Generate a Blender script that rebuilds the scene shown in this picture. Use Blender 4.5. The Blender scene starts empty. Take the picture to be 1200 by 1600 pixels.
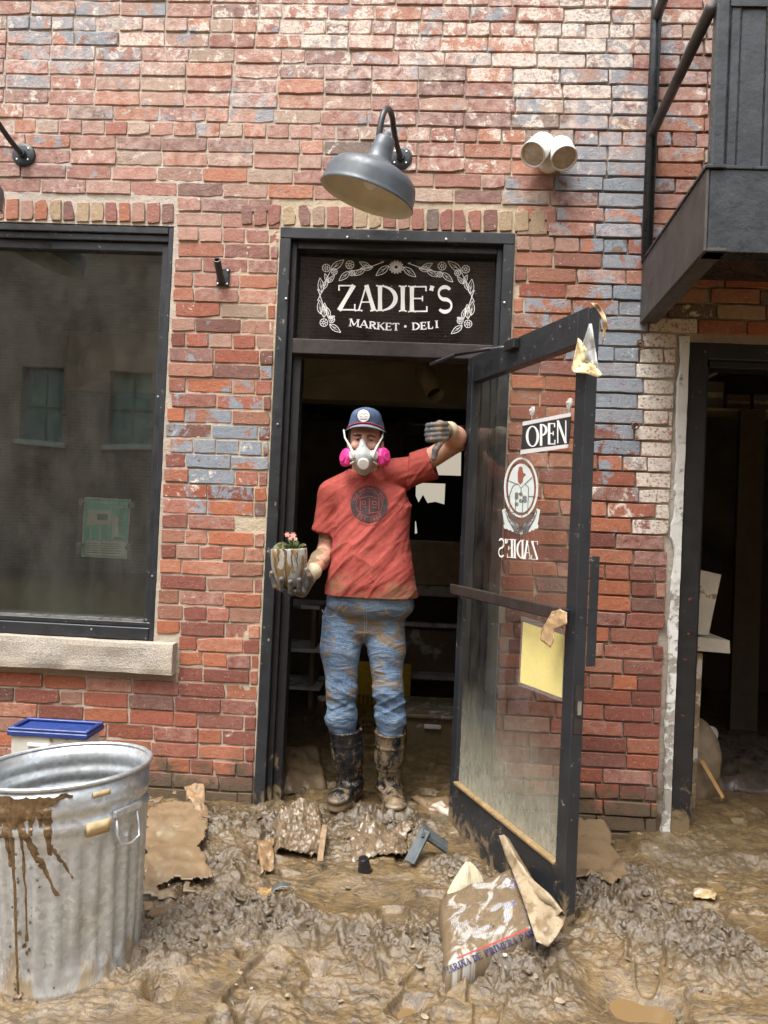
import bpy, math, random
import numpy as np
from mathutils import Vector, Matrix
R = math.radians
scene = bpy.context.scene
col = scene.collection
random.seed(7)
rng = np.random.default_rng(11)

# ------------------------------------------------------------------ camera
FPX = 1202.0                       # focal length in photo pixels (1200 x 1600 picture)
CAM_LOC = np.array([0.0, -3.5, 1.32])
YAW, PITCH, ROLL = R(2.75), R(0.8), R(2.6)
_f = np.array([-math.sin(YAW)*math.cos(PITCH), math.cos(YAW)*math.cos(PITCH), math.sin(PITCH)])
_r = np.cross(_f, [0, 0, 1.0]); _r /= np.linalg.norm(_r)
_u = np.cross(_r, _f)
CR = _r*math.cos(ROLL) + _u*math.sin(ROLL)
CU = _u*math.cos(ROLL) - _r*math.sin(ROLL)
CF = _f
cam = bpy.data.cameras.new("camera")
cam.sensor_fit = 'VERTICAL'; cam.sensor_height = 36.0; cam.lens = 36.0*FPX/1600.0
cam.clip_start = 0.02; cam.clip_end = 500.0
camo = bpy.data.objects.new("camera", cam); col.objects.link(camo)
camo.matrix_world = Matrix(((CR[0], CU[0], -CF[0], CAM_LOC[0]), (CR[1], CU[1], -CF[1], CAM_LOC[1]),
                            (CR[2], CU[2], -CF[2], CAM_LOC[2]), (0, 0, 0, 1)))
scene.camera = camo
scene.render.resolution_x = 768; scene.render.resolution_y = 1024

# ------------------------------------------------------------------ world: overcast sky
SUN_EL, SUN_AZ = R(66), R(-28)          # azimuth measured from -y (street side) towards +x
world = bpy.data.worlds.new("World"); scene.world = world; world.use_nodes = True
wn = world.node_tree.nodes; wl = world.node_tree.links; wn.clear()
sky = wn.new('ShaderNodeTexSky'); sky.sky_type = 'NISHITA'; sky.sun_disc = False
sky.sun_elevation = SUN_EL; sky.sun_rotation = math.pi - SUN_AZ
sky.air_density = 1.0; sky.dust_density = 6.0; sky.ozone_density = 1.0
hs = wn.new('ShaderNodeHueSaturation'); hs.inputs['Saturation'].default_value = 0.26
bg = wn.new('ShaderNodeBackground'); bg.inputs['Strength'].default_value = 0.13
wo = wn.new('ShaderNodeOutputWorld')
wl.new(sky.outputs[0], hs.inputs['Color']); wl.new(hs.outputs[0], bg.inputs['Color']); wl.new(bg.outputs[0], wo.inputs['Surface'])
# ------------------------------------------------------------------ sun behind thin cloud
sun = bpy.data.lights.new("sun", 'SUN'); sun.energy = 1.3; sun.angle = R(30); sun.color = (1.0, 0.975, 0.94)
suno = bpy.data.objects.new("sun", sun); col.objects.link(suno)
sd = Vector((math.sin(SUN_AZ)*math.cos(SUN_EL), -math.cos(SUN_AZ)*math.cos(SUN_EL), math.sin(SUN_EL)))
suno.rotation_euler = sd.to_track_quat('Z', 'Y').to_euler(); suno.location = (0, -6, 9)
scene.view_settings.view_transform = 'Standard'; scene.view_settings.look = 'None'
scene.view_settings.gamma = 1.0; scene.view_settings.use_curve_mapping = False
scene.view_settings.exposure = 1.45
scene.render.engine = 'CYCLES'
cy = scene.cycles
cy.max_bounces = 6; cy.diffuse_bounces = 4; cy.glossy_bounces = 3; cy.transmission_bounces = 4; cy.transparent_max_bounces = 12
cy.use_adaptive_sampling = True; cy.adaptive_threshold = 0.02; cy.caustics_reflective = False; cy.caustics_refractive = False

# ------------------------------------------------------------------ pixel <-> place helpers
def ray(u, v): return CF + CR*(u-600)/FPX - CU*(v-800)/FPX
def W(u, v, y=0.0):                 # pixel -> point on the vertical plane y = const (parallel to the wall)
    d = ray(u, v); return CAM_LOC + d*(y-CAM_LOC[1])/d[1]
def G(u, v, z=0.0):                 # pixel -> point on a level plane
    d = ray(u, v); return CAM_LOC + d*(z-CAM_LOC[2])/d[2]
def proj(P):
    d = np.asarray(P, float)-CAM_LOC
    z = d@CF
    return 600+FPX*(d@CR)/z, 800-FPX*(d@CU)/z

# ------------------------------------------------------------------ noise
_perm = np.random.default_rng(5).permutation(4096).astype(np.int64)
_val = np.random.default_rng(6).random(4096).astype(np.float32)
def _h(ix, iy, iz): return _val[_perm[(_perm[(_perm[ix & 4095] + iy) & 4095] + iz) & 4095]]
def vn(x, y, z=0.0, seed=0):
    x = np.asarray(x, np.float64); y = np.asarray(y, np.float64); z = np.asarray(z, np.float64)+seed*17.31
    x, y, z = np.broadcast_arrays(x, y, z)
    ix = np.floor(x).astype(np.int64); iy = np.floor(y).astype(np.int64); iz = np.floor(z).astype(np.int64)
    fx = x-ix; fy = y-iy; fz = z-iz
    fx = fx*fx*fx*(fx*(fx*6-15)+10); fy = fy*fy*fy*(fy*(fy*6-15)+10); fz = fz*fz*(3-2*fz)
    def L(a, b, t): return a+(b-a)*t
    a = L(L(_h(ix, iy, iz), _h(ix+1, iy, iz), fx), L(_h(ix, iy+1, iz), _h(ix+1, iy+1, iz), fx), fy)
    b = L(L(_h(ix, iy, iz+1), _h(ix+1, iy, iz+1), fx), L(_h(ix, iy+1, iz+1), _h(ix+1, iy+1, iz+1), fx), fy)
    return L(a, b, fz)*2-1
def fbm(x, y, z=0.0, o=4, seed=0, g=0.5):
    s = 0; a = 1; t = 0
    for i in range(o):
        s = s+a*vn(x*2**i+i*7.7, y*2**i-i*3.3, z*2**i if np.ndim(z) or z else 0.0, seed+i); t += a; a *= g
    return s/t
def ridge(x, y, o=3, seed=0):
    s = 0; a = 1; t = 0
    for i in range(o):
        s = s+a*(1-np.abs(vn(x*2**i+i*5.1, y*2**i+i*9.2, 0.0, seed+i))); t += a; a *= .5
    return s/t
def sstep(a, b, x): t = np.clip((x-a)/(b-a), 0, 1); return t*t*(3-2*t)

# ------------------------------------------------------------------ object helpers
WPOS = {}
def tag(o, label=None, cat=None, group=None, kind=None):
    if label: o['label'] = label
    if cat: o['category'] = cat
    if group: o['group'] = group
    if kind: o['kind'] = kind
    return o
def empty(name, loc, label=None, cat=None, group=None, kind=None, parent=None):
    o = bpy.data.objects.new(name, None); col.objects.link(o); o.empty_display_size = .1
    loc = Vector(loc)
    if parent is not None: o.parent = parent; o.location = loc-WPOS[parent]
    else: o.location = loc
    WPOS[o] = loc
    return tag(o, label, cat, group, kind)
def obj(name, verts, faces, mat, parent=None, label=None, cat=None, group=None, kind=None, smooth=False, origin=None, attrs=None, mats=None, midx=None):
    v = np.asarray(verts, float)
    if origin is None:
        lo = v.min(0); hi = v.max(0); origin = ((lo[0]+hi[0])/2, (lo[1]+hi[1])/2, lo[2])
    origin = Vector([float(a) for a in origin])
    me = bpy.data.meshes.new(name)
    vl = v-np.array(origin)
    fa = faces
    if isinstance(fa, np.ndarray):
        n = len(fa); k = fa.shape[1]
        me.vertices.add(len(vl)); me.vertices.foreach_set('co', vl.astype(np.float32).ravel())
        me.loops.add(n*k); me.loops.foreach_set('vertex_index', fa.astype(np.int32).ravel())
        me.polygons.add(n); me.polygons.foreach_set('loop_start', np.arange(0, n*k, k, dtype=np.int32))
        me.update(calc_edges=True); me.validate()
    else:
        me.from_pydata([tuple(p) for p in vl], [], fa); me.update()
    if smooth: me.polygons.foreach_set('use_smooth', np.ones(len(me.polygons), bool))
    if attrs:
        for an, (ty, data) in attrs.items():
            at = me.attributes.new(an, ty, 'POINT')
            data = np.asarray(data, np.float32)
            at.data.foreach_set({'FLOAT': 'value', 'FLOAT_COLOR': 'color', 'FLOAT_VECTOR': 'vector'}[ty], data.ravel())
    if mats:
        for m in mats: me.materials.append(m)
        me.polygons.foreach_set('material_index', np.asarray(midx, np.int32))
    elif mat is not None: me.materials.append(mat)
    o = bpy.data.objects.new(name, me); col.objects.link(o)
    if parent is not None: o.parent = parent; o.location = origin-WPOS[parent]
    else: o.location = origin
    WPOS[o] = origin
    return tag(o, label, cat, group, kind)

class MB:                            # small mesh builder
    def __init__(s): s.v = []; s.f = []
    def add(s, vs, fs):
        n = len(s.v); s.v += [tuple(float(c) for c in p) for p in vs]; s.f += [tuple(i+n for i in f) for f in fs]; return s
    def box(s, x0, x1, y0, y1, z0, z1, b=0.0):
        if b <= 0:
            return s.add([(x0,y0,z0),(x1,y0,z0),(x1,y1,z0),(x0,y1,z0),(x0,y0,z1),(x1,y0,z1),(x1,y1,z1),(x0,y1,z1)],
                         [(0,3,2,1),(4,5,6,7),(0,1,5,4),(1,2,6,5),(2,3,7,6),(3,0,4,7)])
        vs = []; idx = {}
        for i, x in enumerate((x0, x1)):
            for j, y in enumerate((y0, y1)):
                for k, z in enumerate((z0, z1)):
                    sx, sy, sz = (1-2*i)*b, (1-2*j)*b, (1-2*k)*b
                    idx[i,j,k,0] = len(vs); vs.append((x, y+sy, z+sz))
                    idx[i,j,k,1] = len(vs); vs.append((x+sx, y, z+sz))
                    idx[i,j,k,2] = len(vs); vs.append((x+sx, y+sy, z))
        fs = []
        for i in (0,1): fs.append([idx[i,0,0,0], idx[i,1,0,0], idx[i,1,1,0], idx[i,0,1,0]])
        for j in (0,1): fs.append([idx[0,j,0,1], idx[1,j,0,1], idx[1,j,1,1], idx[0,j,1,1]])
        for k in (0,1): fs.append([idx[0,0,k,2], idx[1,0,k,2], idx[1,1,k,2], idx[0,1,k,2]])
        for j in (0,1):
            for k in (0,1): fs.append([idx[0,j,k,1], idx[1,j,k,1], idx[1,j,k,2], idx[0,j,k,2]])
        for i in (0,1):
            for k in (0,1): fs.append([idx[i,0,k,0], idx[i,1,k,0], idx[i,1,k,2], idx[i,0,k,2]])
        for i in (0,1):
            for j in (0,1): fs.append([idx[i,j,0,0], idx[i,j,1,0], idx[i,j,1,1], idx[i,j,0,1]])
        for i in (0,1):
            for j in (0,1):
                for k in (0,1): fs.append([idx[i,j,k,0], idx[i,j,k,1], idx[i,j,k,2]])
        c = Vector(((x0+x1)/2, (y0+y1)/2, (z0+z1)/2)); out = []
        for f in fs:
            p = [Vector(vs[t]) for t in f]; n = (p[1]-p[0]).cross(p[2]-p[0])
            out.append(f if n.dot(sum(p, Vector())/len(p)-c) > 0 else f[::-1])
        return s.add(vs, out)
    def tube(s, pts, r, n=10, cap=True, close=False):
        pts = [Vector([float(c) for c in p]) for p in pts]; m = len(pts)
        rr = list(r) if hasattr(r, '__len__') else [r]*m
        rings = []; prev = None
        for i, p in enumerate(pts):
            a = pts[i-1] if (i > 0 or close) else p; b = pts[(i+1) % m] if (i < m-1 or close) else p
            t = (b-a).normalized()
            if prev is None:
                ref = Vector((0,0,1)) if abs(t.z) < .9 else Vector((1,0,0))
                nx = t.cross(ref).normalized()
            else: nx = (prev - t*prev.dot(t)).normalized()
            prev = nx; ny = t.cross(nx)
            rings.append([p+(nx*math.cos(2*math.pi*k/n)+ny*math.sin(2*math.pi*k/n))*rr[i] for k in range(n)])
        vs = [q for g in rings for q in g]; fs = []
        for i in range(m if close else m-1):
            j = (i+1) % m
            for k in range(n):
                k2 = (k+1) % n; fs.append((i*n+k, i*n+k2, j*n+k2, j*n+k))
        if cap and not close: fs += [tuple(range(n))[::-1], tuple((m-1)*n+k for k in range(n))]
        return s.add(vs, fs)
    def lathe(s, prof, n=32, M=None, fn=None, close=False):      # prof: (r, z); M: 4x4 matrix
        vs = []; fs = []; m = len(prof)
        for i, (r, z) in enumerate(prof):
            for k in range(n):
                a = 2*math.pi*k/n; rr = r if fn is None else fn(i, r, z, a)
                p = Vector((rr*math.cos(a), rr*math.sin(a), z)); vs.append(M@p if M else p)
        for i in range(m-1):
            for k in range(n):
                k2 = (k+1) % n; fs.append((i*n+k, i*n+k2, (i+1)*n+k2, (i+1)*n+k))
        if close: fs += [tuple(range(n))[::-1], tuple((m-1)*n+k for k in range(n))]
        return s.add(vs, fs)
    def prism(s, poly, d):            # poly: list of 3D points (planar), d: extrusion vector
        n = len(poly); P = [Vector([float(c) for c in p]) for p in poly]; d = Vector([float(c) for c in d])
        vs = P+[p+d for p in P]
        fs = [tuple(range(n))[::-1], tuple(range(n, 2*n))]+[(i, (i+1) % n, n+(i+1) % n, n+i) for i in range(n)]
        nr = (P[1]-P[0]).cross(P[2]-P[0])
        if nr.dot(d) < 0: fs = [f[::-1] for f in fs]
        return s.add(vs, fs)
    def build(s, name, mat, parent=None, **k): return obj(name, s.v, s.f, mat, parent, **k)

# ------------------------------------------------------------------ surface nets (implicit shapes -> one continuous mesh)
def nets(fn, lo, hi, h):
    lo = np.array(lo, float); hi = np.array(hi, float)
    n = np.ceil((hi-lo)/h).astype(int)+1
    xs = [lo[i]+h*np.arange(n[i]) for i in range(3)]
    X, Y, Z = np.meshgrid(*xs, indexing='ij')
    return nets_grid(fn(X, Y, Z).astype(np.float32), lo, h)
class Field:
    """a sampled implicit shape; each primitive only touches its own neighbourhood"""
    def __init__(s, lo, hi, h):
        s.lo = np.array(lo, float); s.h = h; s.n = np.ceil((np.array(hi, float)-s.lo)/h).astype(int)+1; s.V = np.full(tuple(s.n), .08, np.float32)
    def blk(s, lo, hi):
        a = np.clip(np.floor((np.array(lo)-s.lo)/s.h).astype(int), 0, s.n); b = np.clip(np.ceil((np.array(hi)-s.lo)/s.h).astype(int)+1, 0, s.n)
        X, Y, Z = np.meshgrid(*[s.lo[i]+s.h*np.arange(a[i], b[i]) for i in range(3)], indexing='ij')
        return tuple(slice(a[i], b[i]) for i in range(3)), X, Y, Z
    def add(s, fn, lo, hi, k=.01, op='u'):
        sl, X, Y, Z = s.blk(np.array(lo)-.06, np.array(hi)+.06); d = fn(X, Y, Z); v = s.V[sl]
        s.V[sl] = smin(v, d, k) if op == 'u' else (smax(v, -d, k) if op == 's' else smax(v, d, k))
    def cone(s, a, b, r1, r2, k=.015):
        a = np.asarray(a, float); b = np.asarray(b, float); r = max(r1, r2)
        s.add(lambda X, Y, Z: rcone(X, Y, Z, a, b, r1, r2), np.minimum(a, b)-r, np.maximum(a, b)+r, k)
    def ell(s, c, r, k=.015, op='u', M=None):
        c = np.asarray(c, float); m = max(r); s.add(lambda X, Y, Z: ell(X, Y, Z, c, r, M), c-m, c+m, k, op)
    def mesh(s): return nets_grid(s.V, s.lo, s.h)
def nets_grid(V, lo, h):
    n = np.array(V.shape)
    S = V < 0
    c = [(i, j, k) for i in (0,1) for j in (0,1) for k in (0,1)]
    sl = lambda o: tuple(slice(o[a], n[a]-1+o[a]) for a in range(3))
    cnt = sum(S[sl(o)].astype(np.int8) for o in c)
    act = (cnt > 0) & (cnt < 8)
    I = np.argwhere(act); idx = -np.ones(act.shape, np.int64); idx[act] = np.arange(len(I))
    acc = np.zeros((len(I), 3)); num = np.zeros(len(I))
    for a in range(3):
        for o in c:
            if o[a]: continue
            o2 = list(o); o2[a] = 1
            v0 = V[I[:,0]+o[0], I[:,1]+o[1], I[:,2]+o[2]]; v1 = V[I[:,0]+o2[0], I[:,1]+o2[1], I[:,2]+o2[2]]
            m = (v0 < 0) != (v1 < 0)
            t = np.where(m, v0/np.where(m, v0-v1, 1), 0)
            p = np.tile(np.array(o, float), (len(I), 1)); p[:, a] += t
            acc += p*m[:, None]; num += m
    P = lo+(I+acc/num[:, None])*h
    F = []
    for a in range(3):
        b, d = (a+1) % 3, (a+2) % 3
        s0 = [slice(None)]*3; s1 = [slice(None)]*3
        s0[a] = slice(0, n[a]-1); s1[a] = slice(1, n[a])
        A = S[tuple(s0)]; B = S[tuple(s1)]
        E = np.argwhere(A != B)
        E = E[(E[:, b] > 0) & (E[:, d] > 0) & (E[:, b] < n[b]-1) & (E[:, d] < n[d]-1)]
        q = []
        for ob, od in ((-1,-1), (0,-1), (0,0), (-1,0)):
            T = E.copy(); T[:, b] += ob; T[:, d] += od; q.append(idx[T[:,0], T[:,1], T[:,2]])
        q = np.stack(q, 1); fl = ~A[E[:,0], E[:,1], E[:,2]]
        q[fl] = q[fl][:, ::-1]; F.append(q)
    return P, np.concatenate(F)
def vnormals(P, F):
    N = np.zeros_like(P); t = np.cross(P[F[:,2]]-P[F[:,0]], P[F[:,3]]-P[F[:,1]])
    for k in range(4): np.add.at(N, F[:,k], t)
    return N/np.maximum(np.linalg.norm(N, axis=1, keepdims=True), 1e-9)
def relax(P, F, it=2, w=.5):
    for _ in range(it):
        S = np.zeros_like(P); c = np.zeros(len(P))
        for k in range(4):
            j = F[:, (k+1) % 4]; i = F[:, k]
            np.add.at(S, i, P[j]); np.add.at(c, i, 1); np.add.at(S, j, P[i]); np.add.at(c, j, 1)
        P = P+(S/np.maximum(c, 1)[:, None]-P)*w
    return P
def smin(a, b, k): h = np.clip(.5+.5*(b-a)/k, 0, 1); return b+(a-b)*h-k*h*(1-h)
def smax(a, b, k): return -smin(-a, -b, k)
def rcone(X, Y, Z, a, b, r1, r2):
    a = np.asarray(a, float); b = np.asarray(b, float); d = b-a; L2 = d@d
    t = np.clip(((X-a[0])*d[0]+(Y-a[1])*d[1]+(Z-a[2])*d[2])/L2, 0, 1)
    return np.sqrt((X-a[0]-t*d[0])**2+(Y-a[1]-t*d[1])**2+(Z-a[2]-t*d[2])**2)-(r1+(r2-r1)*t)
def ell(X, Y, Z, c, r, M=None):
    x, y, z = X-c[0], Y-c[1], Z-c[2]
    if M is not None:
        M = np.asarray(M); x, y, z = M[0][0]*x+M[0][1]*y+M[0][2]*z, M[1][0]*x+M[1][1]*y+M[1][2]*z, M[2][0]*x+M[2][1]*y+M[2][2]*z
    k = np.sqrt((x/r[0])**2+(y/r[1])**2+(z/r[2])**2)
    return (k-1)*min(r)

# ------------------------------------------------------------------ materials
class NT:
    def __init__(s, name):
        s.m = bpy.data.materials.new(name); s.m.use_nodes = True
        s.t = s.m.node_tree; s.t.nodes.clear()
        s.out = s.n('ShaderNodeOutputMaterial'); s._pos = None
    def n(s, ty, **k):
        o = s.t.nodes.new(ty)
        for a, b in k.items(): setattr(o, a, b)
        return o
    def l(s, a, b): s.t.links.new(a, b)
    def put(s, sock, v):
        if isinstance(v, bpy.types.NodeSocket): s.l(v, sock)
        elif isinstance(v, (tuple, list)) and len(v) == 3 and sock.type == 'RGBA': sock.default_value = (*v, 1)
        else: sock.default_value = v
    def pos(s):
        if s._pos is None: s._pos = s.n('ShaderNodeNewGeometry').outputs['Position']
        return s._pos
    def noise(s, scale, detail=4, rough=.55, vec=None, dist=0.0, stretch=None):
        o = s.n('ShaderNodeTexNoise'); v = vec or s.pos()
        if stretch:
            mp = s.n('ShaderNodeMapping'); mp.inputs['Scale'].default_value = stretch; s.l(v, mp.inputs['Vector']); v = mp.outputs[0]
        s.l(v, o.inputs['Vector']); o.inputs['Scale'].default_value = scale
        o.inputs['Detail'].default_value = detail; o.inputs['Roughness'].default_value = rough; o.inputs['Distortion'].default_value = dist
        return o.outputs['Fac']
    def math(s, op, a, b=0.0, c=None):
        o = s.n('ShaderNodeMath', operation=op); s.put(o.inputs[0], a); s.put(o.inputs[1], b)
        if c is not None: s.put(o.inputs[2], c)
        return o.outputs[0]
    def rmap(s, v, a, b, c=0.0, d=1.0):
        o = s.n('ShaderNodeMapRange'); s.put(o.inputs[0], v)
        for i, q in enumerate((a, b, c, d)): s.put(o.inputs[i+1], q)
        return o.outputs[0]
    def mix(s, f, a, b, blend='MIX'):
        o = s.n('ShaderNodeMix', data_type='RGBA', blend_type=blend)
        s.put(o.inputs[0], f); s.put(o.inputs[6], a); s.put(o.inputs[7], b); return o.outputs[2]
    def attr(s, name, out='Color'):
        o = s.n('ShaderNodeAttribute'); o.attribute_name = name; return o.outputs[out]
    def z(s):
        o = s.n('ShaderNodeSeparateXYZ'); s.l(s.pos(), o.inputs[0]); return o.outputs[2]
    def bump(s, h, strength=.3, dist=.01, normal=None):
        o = s.n('ShaderNodeBump'); o.inputs['Strength'].default_value = strength; o.inputs['Distance'].default_value = dist
        s.put(o.inputs['Height'], h)
        if normal: s.l(normal, o.inputs['Normal'])
        return o.outputs[0]
    def pbr(s, color, rough=.6, metal=0.0, normal=None, spec=.5, coat=0.0, trans=None):
        o = s.n('ShaderNodeBsdfPrincipled')
        s.put(o.inputs['Base Color'], color); s.put(o.inputs['Roughness'], rough); s.put(o.inputs['Metallic'], metal)
        s.put(o.inputs['Specular IOR Level'], spec); s.put(o.inputs['Coat Weight'], coat)
        if normal: s.l(normal, o.inputs['Normal'])
        s.l(o.outputs[0], s.out.inputs['Surface']); return o
MUD = (0.235, 0.165, 0.088)
MUD_DK = (0.135, 0.098, 0.058)
def mat(name, c, rough=.6, metal=0.0, var=.18, vs=14, bump=.15, bs=90, spec=.5, mud=None, flecks=None, vobj=False):
    """plain material with grain; mud=(noise scale, amount 0..1, z of full mud, z of none); flecks=(scale, amount, colour)"""
    t = NT(name)
    if vobj: t._pos = t.n('ShaderNodeTexCoord').outputs['Object']
    n1 = t.noise(vs, 5, .6); k = t.rmap(n1, .3, .7, 1-var, 1+var)
    cc = t.n('ShaderNodeVectorMath', operation='SCALE'); cc.inputs[0].default_value = c; t.l(k, cc.inputs['Scale']); cc = cc.outputs[0]
    rg = t.rmap(t.noise(vs*2.3, 3), .3, .7, max(.03, rough-.12), min(1, rough+.12)); mt = metal
    if flecks:
        fm = t.rmap(t.noise(flecks[0], 6, .7), 1-flecks[1]-.015, 1-flecks[1]+.015); cc = t.mix(fm, cc, flecks[2])
        mt = t.math('MULTIPLY', t.math('SUBTRACT', 1.0, fm), mt) if metal else mt
    h = t.noise(bs, 4, .6)
    if mud:
        ms, amt = mud[:2]; m = t.noise(ms, 7, .65, dist=.6)
        if len(mud) > 2:
            gnode = t.n('ShaderNodeNewGeometry'); sp = t.n('ShaderNodeSeparateXYZ'); t.l(gnode.outputs['Position'], sp.inputs[0])
            m = t.math('ADD', m, t.rmap(sp.outputs[2], mud[2], mud[3], .32, -.12))
        mk = t.rmap(m, 1-amt-.03, 1-amt+.05)
        mc = t.mix(t.noise(ms*4, 5), MUD_DK, MUD)
        cc = t.mix(mk, cc, mc); rg = t.mix(mk, rg, (.42,.42,.42)); h = t.math('ADD', h, t.math('MULTIPLY', mk, 1.2))
        if metal: mt = t.math('MULTIPLY', t.math('SUBTRACT', 1.0, mk), mt)
    t.pbr(cc, rg, mt, t.bump(h, bump, .006), spec)
    return t.m
M = {}
# ================================================================== STRUCTURE
# ---- openings in wall coordinates (metres, wall face is y = 0)
WIN_R, WIN_T, WIN_B = -1.203, 2.650, 0.724
DR_L, DR_R, DR_T = -0.702, 0.370, 2.657
RO_L, RO_T = 1.168, 2.196
CO = 0.07                                           # brick course

# ---- mud ground ---------------------------------------------------
def _bl(u, v, r, h, e=1.0): p = G(u, v); return (p[0], p[1], r, h, e)
PILES = [_bl(330,1290,.20,.075), _bl(350,1350,.20,.05), _bl(320,1430,.26,.05), _bl(455,1290,.17,.07), _bl(590,1310,.20,.045),
         _bl(690,1350,.13,.045), _bl(640,1290,.16,.03), _bl(820,1510,.22,.05), _bl(700,1480,.20,.045), _bl(1050,1440,.25,.055), _bl(950,1400,.18,.045),
         _bl(560,1470,.20,.03), _bl(1120,1500,.2,.04), _bl(250,1500,.18,.03), _bl(420,1440,.2,.035), _bl(1000,1360,.14,.05), _bl(535,1268,.13,.022), _bl(615,1276,.12,.022)]
POOLS = [_bl(530,1392,.13,.022), _bl(610,1400,.09,.02), _bl(975,1550,.10,.03), _bl(240,1425,.05,.03), _bl(1110,1410,.06,.05), _bl(255,1548,.045,.06), _bl(385,1490,.028,.06),
         _bl(1175,1440,.10,.025), _bl(385,1580,.035,.055), _bl(495,1510,.035,.04), _bl(345,1345,.03,.06), _bl(945,1330,.1,.02), _bl(640,1560,.05,.03), _bl(1040,1560,.06,.03)]
FEET = [(*G(u, v)[:2], R(a)) for u, v, a in ((400,1530,70), (565,1490,110), (615,1440,95), (650,1545,60), (760,1565,85), (1010,1500,75))]
WATER = -0.047
def mud_h(x, y):
    x = np.asarray(x, float); y = np.asarray(y, float)
    base = -.010+.024*fbm(x*1.7, y*1.7, o=3, seed=3)
    cl = .10+.45*fbm(x*2.3+4, y*2.3, o=2, seed=9)
    pl = 0
    for px, py, r, h, e in PILES:
        g = np.exp(-((x-px)**2+((y-py)*1.1)**2)/(2*(r*.62)**2)); pl = pl+.75*h*g; cl = cl+.7*g
    fl = 0
    for px, py, r, h, e in POOLS:
        g = np.exp(-(((x-px)**2+(y-py)**2)/(2*(r*.7)**2))**1.6); pl = pl-h*g; fl = fl+1.2*g
    front = sstep(-.85, -1.25, y); cl = cl-.28*front
    inside = sstep(.0, .5, y); cl = cl*(1-.6*inside)
    cl = np.clip(cl-fl, .0, 1.1)
    wx = x+.04*fbm(x*8, y*8, o=2, seed=21); wy = y+.04*fbm(x*8+5, y*8, o=2, seed=22)
    bil = lambda f, sd: np.abs(fbm(wx*f, wy*f, o=2, seed=sd))*2.2
    clod = .034*(bil(6, 31)-.4)+.024*(bil(14, 33)-.4)+.019*(bil(34, 35)-.4)+.010*(np.abs(vn(wx*62, wy*62, 0, 37))-.4)+.004*(np.abs(vn(x*105, y*105, 0, 38))-.4)
    w2x = x+.10*fbm(x*3.5, y*3.5, o=3, seed=23); w2y = y+.10*fbm(x*3.5+9, y*3.5, o=3, seed=24)
    slime = .014*fbm(w2x*5, w2y*8, o=2, seed=71)+.016*(ridge(w2x*9, w2y*13, 2, 73)-.72)+.007*fbm(w2x*24, w2y*32, o=3, seed=75)+.006*(np.abs(vn(w2x*38, w2y*52, 0, 77))-.4)+.002*vn(x*88, y*88, 0, 78)
    pit = -.020*sstep(.45, .62, vn(x*9+2, y*10, 0, 79))
    rmask = .18+.82*sstep(-.18, .30, fbm(x*3.1+7, y*3.6, o=2, seed=85)); slime = .012*fbm(w2x*5, w2y*8, o=2, seed=71)+rmask*(slime-.014*fbm(w2x*5, w2y*8, o=2, seed=71))
    h = base+pl+cl*clod+(1-.72*np.clip(fl, 0, 1))*np.clip(1.15-cl, .2, 1)*(slime+pit)
    h = h+.02*sstep(-.30, .0, y)*(x < .35)-.025*sstep(.5, .95, x)*sstep(-.9, -.15, y)
    cl = cl+.35*np.exp(-((y+.2)/.12)**2)*sstep(.9, 1.1, x); h = h+.034*sstep(-.30, -.15, y+.03*fbm(x*7, y*7, o=2, seed=95))*sstep(.96, 1.0, x)                # the muddy threshold step of the side opening
    for fx, fy, an in FEET:                                           # boot prints
        ca, sa = math.cos(an), math.sin(an); a = (x-fx)*ca+(y-fy)*sa; b = -(x-fx)*sa+(y-fy)*ca
        q = (np.abs(a)/.135)**3+(np.abs(b)/(.046+.010*np.sign(a)))**3
        q = q+.35*fbm(x*14, y*14, o=2, seed=88); h = h-.017*sstep(1.35, .65, q)+.008*np.exp(-((q-1.4)/.4)**2)
    return h, cl, np.clip(fl, 0, 1)
def axis(segs):
    a = []
    for lo, hi, st in segs: a.append(np.arange(lo, hi-1e-6, st))
    return np.concatenate(a+[[segs[-1][1]]])
gx = axis([(-30,-8,2.0), (-8,-3,.35), (-3,-2.05,.06), (-2.05,-1.2,.014), (-1.2,1.35,.0042), (1.35,1.9,.01), (1.9,3,.06), (3,8,.35), (8,30,2.0)])
gy = axis([(-15,-5,.6), (-5,-2.1,.15), (-2.1,-1.62,.02), (-1.62,-.12,.0042), (-.12,.5,.012), (.5,1.6,.03), (1.6,7.0,.25)])
GX, GY = np.meshgrid(gx, gy)
hh, cl_, fl_ = mud_h(GX, GY)
hh = np.where((np.abs(GX) > 4) | (GY < -3), hh*.3-.01, hh)
nxg, nyg = len(gx), len(gy)
ii = np.arange(nxg*nyg).reshape(nyg, nxg)
fq = np.stack([ii[:-1,:-1], ii[:-1,1:], ii[1:,1:], ii[1:,:-1]], -1).reshape(-1, 4)
t = NT('wet_mud')
clod = t.attr('clod', 'Fac')
n1 = t.noise(5, 6, .6); n2 = t.noise(48, 6, .68); n3 = t.noise(150, 4, .6); n5 = t.noise(17, 6, .65, dist=1.0)
c0 = t.mix(t.rmap(n1, .35, .65), (.178,.117,.050), (.146,.102,.052))
c0 = t.mix(t.rmap(n5, .45, .62), c0, (.085,.061,.035))
c1 = t.mix(t.rmap(n2, .32, .66), (.040,.028,.016), (.128,.090,.048))
cc = t.mix(t.rmap(t.math('ADD', clod, t.math('MULTIPLY', t.math('SUBTRACT', n2, .5), 1.1)), .22, .70), c0, c1)
cc = t.mix(t.rmap(t.noise(30, 5, .7), .66, .72, 0, .5), cc, (.19,.145,.09))
rg = t.rmap(t.math('ADD', t.math('MULTIPLY', clod, .34), t.noise(22, 6, .72)), .40, 1.02, .05, .46)
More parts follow.
